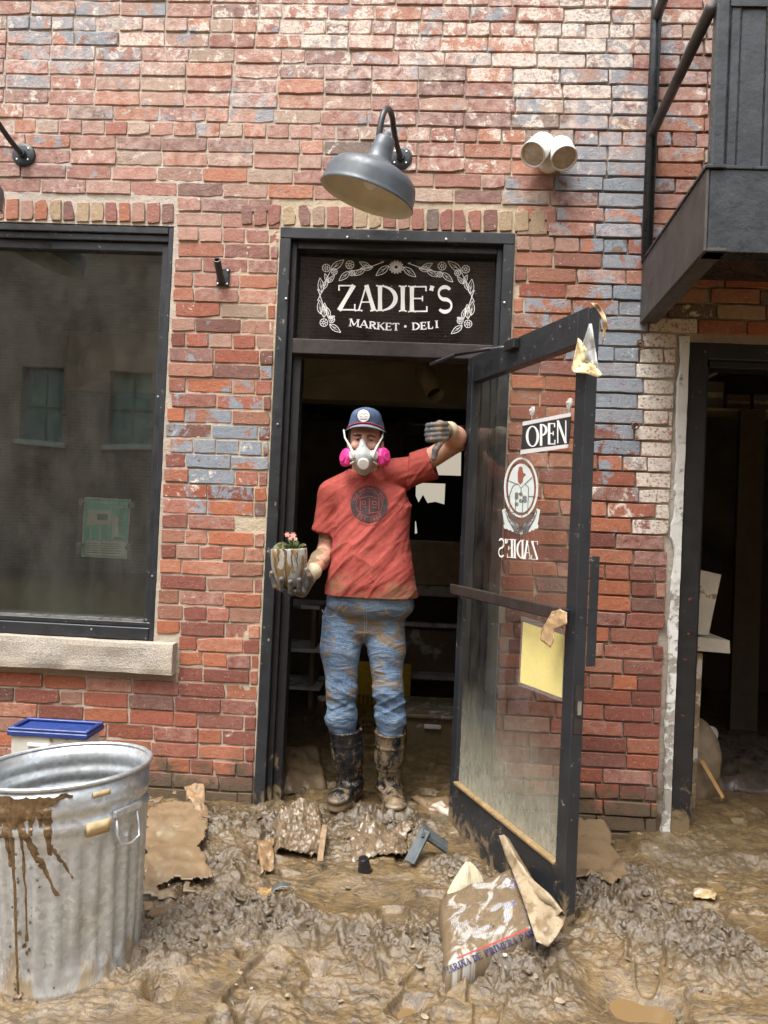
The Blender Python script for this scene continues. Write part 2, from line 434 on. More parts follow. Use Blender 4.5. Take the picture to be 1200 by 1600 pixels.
hgt = t.math('ADD', t.math('MULTIPLY', n2, .9), t.math('MULTIPLY', n3, .30))
hgt = t.math('ADD', hgt, t.math('MULTIPLY', n5, .9))
nb_ = t.bump(hgt, .80, .010)
pb_ = t.pbr(cc, rg, 0, nb_, .6, coat=t.rmap(t.noise(14, 5, .7), .42, .58, .15, 1.0)); pb_.inputs['Coat Roughness'].default_value = .10; t.l(nb_, pb_.inputs['Coat Normal'])
M['mud'] = t.m
obj('mud_ground', np.stack([GX.ravel(), GY.ravel(), hh.ravel()], 1), fq, M['mud'], kind='structure', smooth=True, origin=(0,0,0),
    attrs={'clod': ('FLOAT', cl_.ravel())})
t = NT('muddy_water')
cc = t.mix(t.noise(3, 4), (.20,.125,.052), (.165,.110,.055))
t.pbr(cc, .06, 0, t.bump(t.noise(12, 2), .06, .01), .5); M['water'] = t.m
obj('puddle_water', [(-3,-3,WATER), (3,-3,WATER), (3,3,WATER), (-3,3,WATER)], [(0,1,2,3)], M['water'], kind='structure')

# clods and crumbs of mud lying loose on the sheet
rc = np.random.default_rng(21); CV = []; CF_ = []; nv = 0; cnt = 0
ico = []
for i in range(5):
    for j in range(8): ico.append((math.sin(math.pi*(i+.5)/5)*math.cos(2*math.pi*j/8), math.sin(math.pi*(i+.5)/5)*math.sin(2*math.pi*j/8), -math.cos(math.pi*(i+.5)/5)))
ico = np.array(ico); icf = [(i*8+j, i*8+(j+1) % 8, (i+1)*8+(j+1) % 8, (i+1)*8+j) for i in range(4) for j in range(8)]+[(a, a, b, b) for a, b in ()]
top8 = [tuple(32+j for j in range(8))]
XY = np.stack([rc.uniform(-1.15, 1.35, 9000), rc.uniform(-1.6, .02, 9000)], 1); hz0, cl0, fl0 = mud_h(XY[:,0], XY[:,1])
keepc = (cl0 > .42+.5*rc.random(9000)) & (fl0 < .2)
for (cx0, cy0), z0 in list(zip(XY[keepc], hz0[keepc]))[:650]:
    r = .003+.008*rc.random()**2.5; n = ico*np.array([r*rc.uniform(.7,2.2), r*rc.uniform(.7,1.6), r*rc.uniform(.4,.9)])
    n = n*(1+.95*(rc.random((40,1))-.5)); a = rc.uniform(0, 6.28); n = np.stack([n[:,0]*math.cos(a)-n[:,1]*math.sin(a), n[:,0]*math.sin(a)+n[:,1]*math.cos(a), n[:,2]], 1)
    CV.append(n+[cx0, cy0, z0+r*.05]); CF_ += [tuple(q+nv for q in f) for f in icf]+[tuple(q+nv for q in top8[0])]; nv += 40
obj('mud_clods', np.concatenate(CV), CF_, M['mud'], kind='stuff', smooth=True, label='loose clods of dark mud scattered over the ground', cat='mud', origin=(0,0,0), attrs={'clod': ('FLOAT', np.full(nv, .55))})
# ---- brick wall ---------------------------------------------------
t = NT('old_brick')
base = t.attr('bcol'); pt = t.n('ShaderNodeSeparateXYZ'); t.l(t.attr('bpaint', 'Vector'), pt.inputs[0])
n1 = t.noise(38, 6, .65); n2 = t.noise(6.5, 7, .72, dist=.5); n3 = t.noise(15, 7, .72, dist=.5); n4 = t.noise(120, 3, .6)
cc = t.mix(t.rmap(n1, .25, .75, 0, 1), t.mix(.62, base, (.03,.02,.02)), t.mix(.10, base, (.75,.55,.42)))
cc = t.mix(.55, cc, base)
bl = t.rmap(t.math('ADD', n2, pt.outputs[0]), .985, 1.015)
bl = t.math('MULTIPLY', bl, t.rmap(n1, .30, .42))
cc = t.mix(bl, cc, t.mix(t.noise(30, 4), (.17,.20,.235), (.27,.30,.335)))
wh = t.rmap(t.math('ADD', n3, pt.outputs[1]), .99, 1.05)
wh = t.math('MULTIPLY', wh, t.rmap(t.noise(70, 5, .7), .36, .50))
cc = t.mix(wh, cc, t.mix(n1, (.60,.53,.44), (.72,.67,.60)))
fade_mix = t.math('MULTIPLY', pt.outputs[2], t.rmap(t.noise(22, 6, .7), .35, .7))
cc = t.mix(fade_mix, cc, (.62,.47,.40))  # pale tone mixes faded brick with painted-in light towards the top
spk = t.math('MULTIPLY', t.rmap(t.noise(85, 4, .72), .615, .66), t.rmap(t.noise(13, 4, .6), .40, .60, .25, 1.0)); cc = t.mix(spk, cc, (.56,.48,.39))
mk = t.rmap(t.math('ADD', t.noise(11, 6, .65), t.rmap(t.z(), -.02, .36, .34, -.26)), .47, .66)
cc = t.mix(mk, cc, t.mix(n1, (.075,.053,.035), (.15,.108,.066)))
hgt = t.math('ADD', t.math('MULTIPLY', n1, 1.2), t.math('ADD', t.math('MULTIPLY', n4, .6), spk))
t.pbr(cc, t.rmap(n1, .3, .7, .62, .9), 0, t.bump(hgt, .60, .007), .35)
M['brick'] = t.m
t = NT('lime_mortar')
cc = t.mix(.35, t.attr('mcol'), t.mix(t.noise(55, 5, .7), (.16,.13,.10), (.62,.54,.43)))
mk = t.rmap(t.math('ADD', t.noise(11, 6, .65), t.rmap(t.z(), -.02, .36, .34, -.26)), .47, .66)
cc = t.mix(mk, cc, (.10,.073,.046))
t.pbr(cc, .92, 0, t.bump(t.math('ADD', t.noise(110, 4, .65), t.noise(40, 4, .6)), .6, .007), .2)
M['mortar'] = t.m

wall = empty('brick_wall', (0, 0.1, 0), 'old red brick shopfront wall with patches of flaking blue and white paint', 'wall', kind='thing')
def gauss(u, v, cu, cv, ru, rv): return math.exp(-((u-cu)/ru)**2-((v-cv)/rv)**2)
def wall_look(x, z):
    u, v = proj((x, 0, z))
    blue = .355+.20*gauss(u,v,100,60,190,90)+.10*gauss(u,v,700,60,200,90)+.25*gauss(u,v,345,700,70,110)+.32*gauss(u,v,975,560,60,170)+.22*gauss(u,v,960,150,120,170)+.12*gauss(u,v,960,330,60,90)+.1*gauss(u,v,400,170,90,40)
    white = .325+.12*sstep(360,60,v)+.14*gauss(u,v,880,80,140,120)+.10*gauss(u,v,470,60,160,60)+.75*gauss(u,v,1046,625,42,125)+.28*gauss(u,v,1020,790,45,90)+.12*gauss(u,v,330,740,80,80)+.10*gauss(u,v,700,240,120,60)
    if v > 800: white -= .03; blue -= .08
    fade_lit = .62*sstep(520,100,v)+.08  # faded upper bricks, with the stronger light high on the wall painted in
    return u, v, blue, white, fade_lit
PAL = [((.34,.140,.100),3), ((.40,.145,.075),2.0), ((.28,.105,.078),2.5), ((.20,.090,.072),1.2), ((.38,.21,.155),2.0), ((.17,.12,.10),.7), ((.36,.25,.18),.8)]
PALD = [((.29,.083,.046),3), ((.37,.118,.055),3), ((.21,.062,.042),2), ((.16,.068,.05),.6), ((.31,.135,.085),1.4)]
rb = random.Random(3)
def brick_mesh(x0, x1, z0, z1, yf, chip=.003):
    e = .0020; pts = []
    def edge(xa, za, xb, zb, n):
        for i in range(n):
            tt = (i+(.0 if i == 0 else rb.uniform(-.2,.2)))/n
            pts.append((xa+(xb-xa)*tt+rb.gauss(0,.0010), za+(zb-za)*tt+rb.gauss(0,.0009)))
    c = [rb.uniform(.001, chip*(1.0 if rb.random() < .85 else 3.5)) for _ in range(4)]
    L = x1-x0; n = 4 if L > .14 else 2; nz = 2 if (z1-z0) < .09 else 3
    edge(x0+c[0], z0, x1-c[1], z0, n); edge(x1, z0+c[1], x1, z1-c[2], nz); edge(x1-c[2], z1, x0+c[3], z1, n); edge(x0, z1-c[3], x0, z0+c[0], nz)
    k = len(pts); cx, cz = (x0+x1)/2, (z0+z1)/2
    tx, tz = rb.gauss(0,.008), rb.gauss(0,.014)
    def yy(px, pz): return yf+tx*(px-cx)+tz*(pz-cz)
    V = [(px, yf+.055, pz) for px, pz in pts]
    V += [(px, yy(px,pz)+e*rb.uniform(.7,1.4), pz) for px, pz in pts]
    for px, pz in pts:
        qx = px-math.copysign(min(e*rb.uniform(.8,1.5), abs(px-cx)*.5), px-cx); qz = pz-math.copysign(min(e*rb.uniform(.8,1.5), abs(pz-cz)*.5), pz-cz)
        V.append((qx, yy(qx,qz), qz))
    F = []
    for a in (0, k):
        for i in range(k): j = (i+1) % k; F.append((a+i, a+j, a+k+j, a+k+i))
    F.append(tuple(2*k+i for i in range(k)))
    return V, F
def pick(pal):
    w = rb.uniform(0, sum(p[1] for p in pal))
    for c, q in pal:
        w -= q
        if w <= 0: return c
    return pal[0][0]
holes = [(-9, WIN_R+.006, WIN_B, 2.765), (-9, -1.090, .580, .728), (DR_L-.004, DR_R+.004, -1, 2.765), (RO_L-.055, 9, -1, RO_T+.02)]
bricks = []      # (x0,x1,z0,z1,kind)
def add_span(x0, x1, z0, z1):
    spans = [(x0, x1, z0, z1)]
    for hx0, hx1, hz0, hz1 in holes:
        nxt = []
        for a, b, c, d in spans:
            ov = min(d, hz1)-max(c, hz0)
            if ov <= .004 or b <= hx0 or a >= hx1: nxt.append((a,b,c,d)); continue
            if ov < .028 and not (a > hx0 and b < hx1 and False):
                if hz1 < d: nxt.append((a,b,hz1+.004,d))
                else: nxt.append((a,b,c,hz0-.004))
                continue
            if a < hx0: nxt.append((a, hx0-.006, c, d))
            if b > hx1: nxt.append((hx1+.006, b, c, d))
        spans = nxt
    for a, b, c, d in spans:
        if b-a > .018 and d-c > .03: bricks.append((a,b,c,d))
XL, XR = -2.36, 1.80
for k in range(-10, 48):
    zt = 3.14-k*CO+.0; 
for k in range(-9, 47):
    zt = 3.14-k*CO; zb = zt-CO
    if zb < -.14: continue
    if 2.765 > zb and zt > 2.79: pass
    header = (k % 7 == 0)
    pitch = .1085 if header else .2155
    x = XL-rb.uniform(0,.03)-(0 if k % 2 else (.05 if header else .107))
    while x < XR:
        w = pitch*(1+rb.gauss(0,.015))
        if not header and rb.random() < .07: w = pitch*.5
        jx = rb.uniform(.004,.0085); jz = rb.uniform(.0075,.011)
        add_span(x+jx/2, x+w-jx/2, zb+jz/2+rb.gauss(0,.0006), zt-jz/2+rb.gauss(0,.0006))
        x += w
bdata = []
for (a, b, c, d) in bricks:
    x, z = (a+b)/2, (c+d)/2; u, v, bl, wh, hz = wall_look(x, z)
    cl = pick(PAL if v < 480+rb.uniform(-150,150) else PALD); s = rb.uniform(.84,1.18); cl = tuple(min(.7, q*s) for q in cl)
    rec = rb.gauss(0,.0022)-(.003 if u > 560 else .001)
    V, F = brick_mesh(a, b, c, d, rec)
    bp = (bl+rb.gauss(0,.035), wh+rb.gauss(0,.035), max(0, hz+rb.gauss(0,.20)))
    inside = -30 < u < 1230 and -30 < v < 1330
    hidden = 1110 < u and 0 < v < 560
    rank = (0 if inside and not hidden else 1e6)+(-(b-a)*(d-c)*1e4 if inside else 0)+math.hypot(u-640, v-700)*.03
    bdata.append((rank, V, F, cl, bp))
bdata.sort(key=lambda q: q[0])
def put_brick(V, F, cl, bp, parent, name='brick'):
    n = len(V)
    return obj(name, V, F, M['brick'], parent, attrs={'bcol': ('FLOAT_COLOR', [(*cl, 1)]*n), 'bpaint': ('FLOAT_VECTOR', [bp]*n)})
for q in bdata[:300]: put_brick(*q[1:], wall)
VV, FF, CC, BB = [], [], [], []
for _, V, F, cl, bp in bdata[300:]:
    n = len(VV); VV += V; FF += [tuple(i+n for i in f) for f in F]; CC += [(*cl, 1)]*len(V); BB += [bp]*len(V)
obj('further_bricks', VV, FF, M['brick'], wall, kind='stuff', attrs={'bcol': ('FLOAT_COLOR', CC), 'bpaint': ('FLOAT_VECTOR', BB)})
# rowlock lintels over the window and the door
def lintel(x0, x1, zb, name='lintel'):
    le = empty(name, ((x0+x1)/2, 0, zb), parent=wall)
    x = x0
    while x < x1-.03:
        w = rb.uniform(.052,.062); g = rb.uniform(.007,.013)
        u, v, bl, wh, hz = wall_look(x, zb)
        V, F = brick_mesh(x, min(x+w, x1), zb+.006+rb.uniform(0,.008), zb+.108-rb.uniform(0,.008), rb.gauss(-.003,.002), .006)
        cl = pick(PAL+[((.40,.29,.17),2.0)]); put_brick(V, F, cl, (bl-.12+rb.gauss(0,.05), wh-.02, .15*rb.random()), le)
        x += w+g
lintel(-2.34, WIN_R+.03, WIN_T+.004)
lintel(DR_L-.19, DR_R+.18, DR_T+.002)
# mortar bed: one displaced sheet with the openings left out
st = .0125
mx = np.arange(XL-.02, XR+.03, st); mz = np.arange(-.16, 3.85, st)
MX, MZ = np.meshgrid(mx, mz)
uu = np.array(proj_ := [0]); 
P3 = np.stack([MX, np.zeros_like(MX), MZ], -1)
dd = P3-CAM_LOC; zz = dd@CF; UU = 600+FPX*(dd@CR)/zz; VVp = 800-FPX*(dd@CU)/zz
deep = .0052+.004*sstep(430, 850, UU)*sstep(-100, 300, VVp)+.003*sstep(560, 900, UU)
ny = .0036*np.clip(fbm(MX*8, MZ*8, o=3, seed=91), -.7, .5)+.0035*fbm(MX*34, MZ*34, o=2, seed=92)
near = np.exp(-(np.maximum(np.abs(UU-620)-215, 0)/50)**2)*sstep(1250, 850, VVp)*sstep(180, 330, VVp)
MY = deep*(1-.40*near)+ny
tone = np.ones(MX.shape+(4,))
ctop = np.array([.54,.48,.42]); clow = np.array([.42,.36,.29]); cyel = np.array([.56,.44,.28]); cdk = np.array([.20,.16,.135])
f1 = sstep(300, 700, VVp)[..., None]
tone[..., :3] = ctop*(1-f1)+clow*f1
f2 = (.75*near)[..., None]; tone[..., :3] = tone[..., :3]*(1-f2)+cyel*f2
f3 = (.8*sstep(820, 930, UU)*sstep(-400, 100, VVp)*(1-near))[..., None]; tone[..., :3] = tone[..., :3]*(1-f3)+cdk*f3
f4 = np.clip(np.exp(-((UU-1045)/30)**2)*sstep(480,520,VVp)*sstep(1150,700,VVp), 0, 1)[..., None]; tone[..., :3] = tone[..., :3]*(1-f4)+np.array([.66,.62,.55])*f4
mi = np.arange(MX.size).reshape(MX.shape)
q = np.stack([mi[:-1,:-1], mi[:-1,1:], mi[1:,1:], mi[1:,:-1]], -1).reshape(-1, 4)
cxm = (MX[:-1,:-1]+st/2).ravel(); czm = (MZ[:-1,:-1]+st/2).ravel(); keep = np.ones(len(q), bool)
for hx0, hx1, hz0, hz1 in [(-9, WIN_R, WIN_B-.04, WIN_T), (DR_L+.012, DR_R-.012, -1, DR_T-.012), (RO_L+.006, 9, -1, RO_T)]:
    keep &= ~((cxm > hx0) & (cxm < hx1) & (czm > hz0) & (czm < hz1))
q = q[keep]; used = np.unique(q); rem = -np.ones(MX.size, int); rem[used] = np.arange(len(used))
obj('mortar', np.stack([MX.ravel(), MY.ravel(), MZ.ravel()], 1)[used], rem[q], M['mortar'], wall, smooth=True, attrs={'mcol': ('FLOAT_COLOR', tone.reshape(-1,4)[used])})
# masonry core (thickness of the wall, and the wall past the edge of the picture)
t = NT('far_brickwork')
bt = t.n('ShaderNodeTexBrick'); mp = t.n('ShaderNodeMapping'); mp.inputs['Rotation'].default_value = (R(90),0,0)
t.l(t.pos(), mp.inputs['Vector']); t.l(mp.outputs[0], bt.inputs['Vector'])
for k, v in (('Scale',1.0), ('Brick Width',.2155), ('Row Height',.07), ('Mortar Size',.007)): bt.inputs[k].default_value = v
bt.inputs['Color1'].default_value = (.50,.32,.25,1); bt.inputs['Color2'].default_value = (.30,.20,.16,1); bt.inputs['Mortar'].default_value = (.62,.56,.48,1)
cc = t.mix(t.rmap(t.noise(1.5, 5, .6), .40, .65, 0, .35), bt.outputs['Color'], (.45,.36,.30))
t.pbr(cc, .9, 0, t.bump(t.math('SUBTRACT', 1.0, bt.outputs['Fac']), .5, .01)); M['farbrick'] = t.m
mb = MB(); y0, y1 = .030, .30
for x0, x1, z0, z1 in [(-6, -3.1, -.3, 7), (-3.1, WIN_R, -.3, WIN_B-.03), (-3.1, WIN_R, WIN_T, 7), (WIN_R, DR_L, -.3, 7), (DR_L, DR_R, DR_T, 7), (DR_R, RO_L, -.3, 7), (RO_L, 2.6, RO_T, 7), (2.6, 6, -.3, 7)]:
    mb.box(x0, x1, y0, y1, z0, z1)
mb.build('wall_core', M['farbrick'], wall)
mb = MB()
for x0, x1, z0, z1 in [(-6, XL-.02, 0, 3.85), (-6, 6, 3.838, 7), (XR+.01, 6, RO_T+.02, 3.838)]: mb.box(x0, x1, .006, .029, z0, z1)
mb.build('wall_face_beyond', M['farbrick'], wall)
# painted render strip beside the side opening
t = NT('peeling_white_paint')
m = t.rmap(t.math('ADD', t.noise(16, 7, .7), t.rmap(t.z(), .2, 1.6, -.10, .08)), .42, .48)
cc = t.mix(m, (.30,.27,.23), t.mix(t.noise(9, 4), (.62,.62,.58), (.74,.73,.69)))
t.pbr(cc, .8, 0, t.bump(t.math('ADD', t.noise(60, 5, .7), m), .5, .006)); M['peel'] = t.m
n = 90; zs = np.linspace(-.14, RO_T+.02, n); V = []; F = []
for i, z in enumerate(zs):
    a = RO_L-.040-.010*float(vn(z*9, 1.0))-.004*float(vn(z*40, 3.0)); b = RO_L+.004
    V += [(a, .004, z), (a+.004, -.007, z), (b-.006, -.010+.003*float(vn(z*30, 7.)), z), (b, .03, z)]
for i in range(n-1):
    for k in range(3): F.append((i*4+k, i*4+k+1, (i+1)*4+k+1, (i+1)*4+k))
obj('render_strip', V, F, M['peel'], wall)

# ---- rooms behind the wall
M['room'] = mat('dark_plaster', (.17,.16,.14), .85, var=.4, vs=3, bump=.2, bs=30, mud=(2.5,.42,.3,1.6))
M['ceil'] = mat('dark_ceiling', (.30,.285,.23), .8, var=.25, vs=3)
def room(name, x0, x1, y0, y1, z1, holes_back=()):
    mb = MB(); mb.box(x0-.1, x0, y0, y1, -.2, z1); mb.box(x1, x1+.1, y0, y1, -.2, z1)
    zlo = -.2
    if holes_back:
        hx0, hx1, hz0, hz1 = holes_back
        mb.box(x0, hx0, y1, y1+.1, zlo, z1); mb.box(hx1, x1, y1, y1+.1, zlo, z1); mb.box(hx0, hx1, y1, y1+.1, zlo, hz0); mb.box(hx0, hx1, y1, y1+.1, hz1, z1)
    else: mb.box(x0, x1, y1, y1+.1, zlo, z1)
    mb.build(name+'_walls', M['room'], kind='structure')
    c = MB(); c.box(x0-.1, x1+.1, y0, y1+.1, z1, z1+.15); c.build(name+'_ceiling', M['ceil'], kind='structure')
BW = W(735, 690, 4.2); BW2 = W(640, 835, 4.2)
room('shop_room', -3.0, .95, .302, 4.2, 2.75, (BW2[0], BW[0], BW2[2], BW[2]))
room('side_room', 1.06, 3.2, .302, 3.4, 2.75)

# ---- building across the street (seen in the window's reflection)
ob = empty('brick_building', (0, -12.5, 0), 'brick building across the street, mirrored in the dark shop window glass', 'building', kind='thing')
hz = []
for (u0, v0, u1, v1) in [(33,575,100,690), (170,575,252,690)]:
    a = W(u0, v0, 12.6); b = W(u1, v1, 12.6); hz.append((a[0], b[0], b[2], a[2]))
w0 = hz[0]; dx = hz[1][0]-hz[0][0]
hz = [(w0[0]+dx*i, w0[0]+dx*i+.95, w0[2], w0[3]) for i in range(-4, 9)]
mb = MB(); xs = [-16]+[q for h in hz for q in h[:2]]+[16]
z0, z1 = hz[0][2], hz[0][3]
mb.box(-16, 16, -13, -12.5, -.2, z0); mb.box(-16, 16, -13, -12.5, z1, 7.2)
for i in range(0, len(xs), 2): mb.box(xs[i], xs[i+1], -13, -12.5, z0, z1)
mb.build('wall', M['farbrick'], ob)
M['oppglass'] = mat('shaded_window_glass', (.30,.38,.36), .15, var=.2, vs=2)
M['woodtrim'] = mat('painted_trim', (.28,.33,.31), .5)
for h in hz:
    w = MB().box(h[0], h[1], -12.72, -12.70, h[2], h[3]).build('window', M['oppglass'], ob)
    f = MB(); cx = (h[0]+h[1])/2; cz = (h[2]+h[3])/2
    f.box(cx-.02, cx+.02, -12.70, -12.66, h[2], h[3]); f.box(h[0], h[1], -12.70, -12.655, cz-.025, cz+.025)
    f.build('window_bar', M['woodtrim'], w)
    s = MB().box(h[0]-.08, h[1]+.08, -12.6, -12.42, h[2]-.12, h[2]-.003, .01); s.build('sill', M['peel'], w)
MB().box(-16.1, 16.1, -13.1, -12.35, 7.203, 7.45, .03).build('cornice', M['woodtrim'], ob)
# ================================================================== SHOPFRONT JOINERY
M['blackmetal'] = mat('black_painted_aluminium', (.018,.020,.023), .42, var=.25, vs=8, bump=.08, bs=140, flecks=(34,.345,(.26,.24,.20)), mud=(9,.31,-.15,.38))
M['blackplain'] = mat('black_gasket', (.009,.009,.010), .5, var=.2, mud=(9,.28,-.05,.45))
def glass(name, tint=(.86,.92,.89), refl=1.0, dirt=.06, mudz=None, rough=0.01, gtint=(1,1,1)):
    t = NT(name)
    tr = t.n('ShaderNodeBsdfTransparent'); tr.inputs[0].default_value = (*tint, 1)
    gl = t.n('ShaderNodeBsdfGlossy'); gl.inputs['Roughness'].default_value = rough; gl.inputs['Color'].default_value = (*gtint, 1)
    fr = t.n('ShaderNodeFresnel'); fr.inputs['IOR'].default_value = 1.5
    fac = t.math('MINIMUM', t.math('MULTIPLY', fr.outputs[0], 1.9*refl), 1.0)
    wv = t.bump(t.noise(1.1, 1), .06, .05); t.l(wv, gl.inputs['Normal'])
    mx = t.n('ShaderNodeMixShader'); t.l(fac, mx.inputs[0]); t.l(tr.outputs[0], mx.inputs[1]); t.l(gl.outputs[0], mx.inputs[2])
    df = t.n('ShaderNodeBsdfDiffuse')
    sm = t.math('MULTIPLY', t.rmap(t.noise(5, 6, .7, stretch=(1,1,.45)), .35, .8), dirt)
    sp = t.math('MULTIPLY', t.rmap(t.noise(95, 3, .6), .70, .76), .45); sm = t.math('MAXIMUM', sm, sp)
    dc = (.55,.56,.50)
    if mudz:
        e = t.math('ADD', t.rmap(t.z(), mudz[0], mudz[1], 1.0, -.10), t.math('MULTIPLY', t.math('SUBTRACT', t.noise(7, 6, .7, stretch=(1,1,.35)), .5), .55))
        e = t.rmap(e, 0, 1, 0, .92); sc = t.rmap(t.noise(40, 7, .75, dist=.3, stretch=(1,1,.5)), .30, .66, .45, 1); e = t.math('MULTIPLY', e, sc)
        sm = t.math('MAXIMUM', sm, e); dc = t.mix(t.noise(6, 5), (.38,.37,.28), (.50,.48,.38))
    t.put(df.inputs[0], dc)
    m2 = t.n('ShaderNodeMixShader'); t.l(sm, m2.inputs[0]); t.l(mx.outputs[0], m2.inputs[1]); t.l(df.outputs[0], m2.inputs[2])
    t.l(m2.outputs[0], t.out.inputs['Surface']); return t.m
M['throughglass'] = NT('inner_glass_face').m
_t = M['throughglass'].node_tree; _b = _t.nodes.new('ShaderNodeBsdfTransparent'); _b.inputs[0].default_value = (.99,.995,.99,1); _t.links.new(_b.outputs[0], _t.nodes[0].inputs['Surface'])
def one_face(o, pick):          # the reflecting, dusty coat sits on one face of the pane only
    o.data.materials.append(M['throughglass'])
    for p in o.data.polygons: p.material_index = 0 if pick(p.normal) else 1
    return o
M['winglass'] = glass('shop_window_glass', (.95,.98,.97), 2.1, .08, gtint=(.80,1.0,.96))
M['transomglass'] = glass('transom_glass', (.25,.24,.23), .9, .05)
M['doorglass'] = glass('muddy_door_glass', (.985,.99,.985), .50, .15, (.10,.72))
# ---- big shop window
sw = empty('shop_window', (-2.1, .05, WIN_B), 'large black framed shop window with dark dusty reflecting glass', 'window', kind='thing')
def frame_piece(parent, x0, x1, z0, z1, steps, name='frame'):
    pass
mb = MB(); xl = -3.1
mb.box(WIN_R-.026, WIN_R-.002, .004, .09, WIN_B+.004, WIN_T-.004, .003); mb.box(WIN_R-.058, WIN_R-.027, .022, .09, WIN_B+.085, WIN_T-.09, .003)
mb.build('frame_jamb', M['blackmetal'], sw)
mb = MB(); mb.box(xl, WIN_R-.0275, .004, .09, WIN_T-.034, WIN_T-.004, .003); mb.box(xl, WIN_R-.0275, .018, .09, WIN_T-.066, WIN_T-.0345, .003); mb.box(xl, WIN_R-.0275, .036, .09, WIN_T-.108, WIN_T-.0665, .003)
mb.build('frame_head', M['blackmetal'], sw)
mb = MB(); mb.box(xl, WIN_R-.0275, .004, .09, WIN_B+.004, WIN_B+.06, .003); mb.box(xl, WIN_R-.0275, .020, .09, WIN_B+.0605, WIN_B+.084, .003)
mb.build('frame_bottom', M['blackmetal'], sw)
M['steel'] = mat('bare_aluminium', (.62,.62,.61), .35, 1.0, var=.15)
MB().box(xl, WIN_R-.063, .030, .052, WIN_B+.0845, WIN_B+.094).build('glazing_bead', M['steel'], sw)
one_face(MB().box(xl, WIN_R-.040, .064, .070, WIN_B+.07, WIN_T-.08).build('pane', M['winglass'], sw, label='dark dusty glass mirroring the brick building opposite'), lambda n: n.y < -.9)
for u, v in [(143,983), (247,620), (238,900)]:
    p = W(u, v, .003); mb = MB(); mb.lathe([(.006,0),(.005,.004),(.0001,.005)], 10, Matrix.Translation((p[0], .0035 if p[2] < .8 else .0035, p[2]))@Matrix.Rotation(R(90),4,'X'), close=True)
    mb.build('screw', M['steel'], sw)
# ---- stone sill
t = NT('granite')
cc = t.mix(t.rmap(t.noise(150, 4, .7), .35, .65), (.26,.23,.19), (.52,.47,.40)); cc = t.mix(t.rmap(t.noise(7, 5), .4, .65, 0, .6), cc, (.50,.42,.32))
t.pbr(cc, .85, 0, t.bump(t.noise(120, 5, .7), .8, .008)); M['granite'] = t.m
def stone(name, x0, x1, y0, y1, z0, z1, **k):
    nx_, n2 = 60, 8; V = []; F = []
    per = [(y1, z0), (y0, z0)]+[(y0, z0+(z1-z0)*i/6) for i in range(1,6)]+[(y0, z1), (y1, z1)]
    m = len(per)
    for i in range(nx_+1):
        x = x0+(x1-x0)*i/nx_
        for j, (y, z) in enumerate(per):
            V.append((x+(.004*float(vn(j*.9, 3.3)) if i in (0, nx_) else 0), y+(.006*float(vn(x*11, z*14)) if y == y0 else 0)+(.004 if j in (1, m-2) else 0), z+(.004*float(vn(x*13, y*9+j)) if j in (0,1,m-2,m-1) else 0)))
    for i in range(nx_):
        for j in range(m): F.append((i*m+j, i*m+(j+1) % m, (i+1)*m+(j+1) % m, (i+1)*m+j))
    F += [tuple(range(m))[::-1], tuple(nx_*m+j for j in range(m))]
    return obj(name, V, F, M['granite'], **k)
si = empty('window_sill', (-1.9, 0, .584), 'rough grey granite sill under the large shop window', 'window sill', kind='thing')
stone('stone_block', -2.9, -1.912, -.062, .09, .584, .722, parent=si)
stone('stone_block', -1.907, -1.094, -.060, .09, .586, .724, parent=si)
# ---- door frame with transom
df_ = empty('shop_entrance', (-.166, .05, 0), 'black metal doorway frame with a lettered transom pane above the opening', 'door frame', kind='thing')
zb = -.12
MB().box(DR_L, DR_L+.050, -.012, .12, zb, DR_T-.051, .003).build('jamb', M['blackmetal'], df_)
MB().box(DR_R-.050, DR_R, -.012, .12, zb, DR_T-.051, .003).build('jamb', M['blackmetal'], df_)
MB().box(DR_L, DR_R, -.012, .12, DR_T-.05, DR_T, .003).build('head', M['blackmetal'], df_)
TB0, TB1 = 2.082, 2.150
MB().box(DR_L+.0505, DR_L+.075, .022, .12, zb, DR_T-.0515, .002).build('inner_jamb', M['blackplain'], df_)
MB().box(DR_R-.075, DR_R-.0505, .022, .12, zb, DR_T-.0515, .002).build('inner_jamb', M['blackplain'], df_)
MB().box(DR_L+.0755, DR_R-.0755, .022, .12, DR_T-.085, DR_T-.0515, .002).build('inner_head', M['blackplain'], df_)
MB().box(DR_L+.0755, DR_L+.115, .05, .14, zb, TB0-.002, .002).build('door_stop', M['blackplain'], df_)
MB().box(DR_R-.115, DR_R-.0755, .05, .14, zb, TB0-.002, .002).build('door_stop', M['blackplain'], df_)
M['brownmetal'] = mat('dark_bronze_metal', (.030,.022,.019), .5, var=.4, vs=20, mud=(12,.22))
MB().box(DR_L+.0755, DR_R-.0755, .006, .12, TB0, TB1, .003).build('transom_bar', M['brownmetal'], df_)
TGY = .080
tp = MB().box(DR_L+.0757, DR_R-.0757, TGY, TGY+.006, TB1+.0005, DR_T-.0855).build('transom_pane', M['transomglass'], df_, label='dark transom glass with white floral lettering')
for u, v in [(543,371), (697,374), (447,467), (788,473), (434,663), (420,1000), (427,900)]:
    p = W(u, v, -.012); MB().lathe([(.0065,0),(.0055,.004),(.0001,.005)], 10, Matrix.Translation((p[0], -.0125, p[2]))@Matrix.Rotation(R(90),4,'X'), close=True).build('screw', M['steel'], df_)
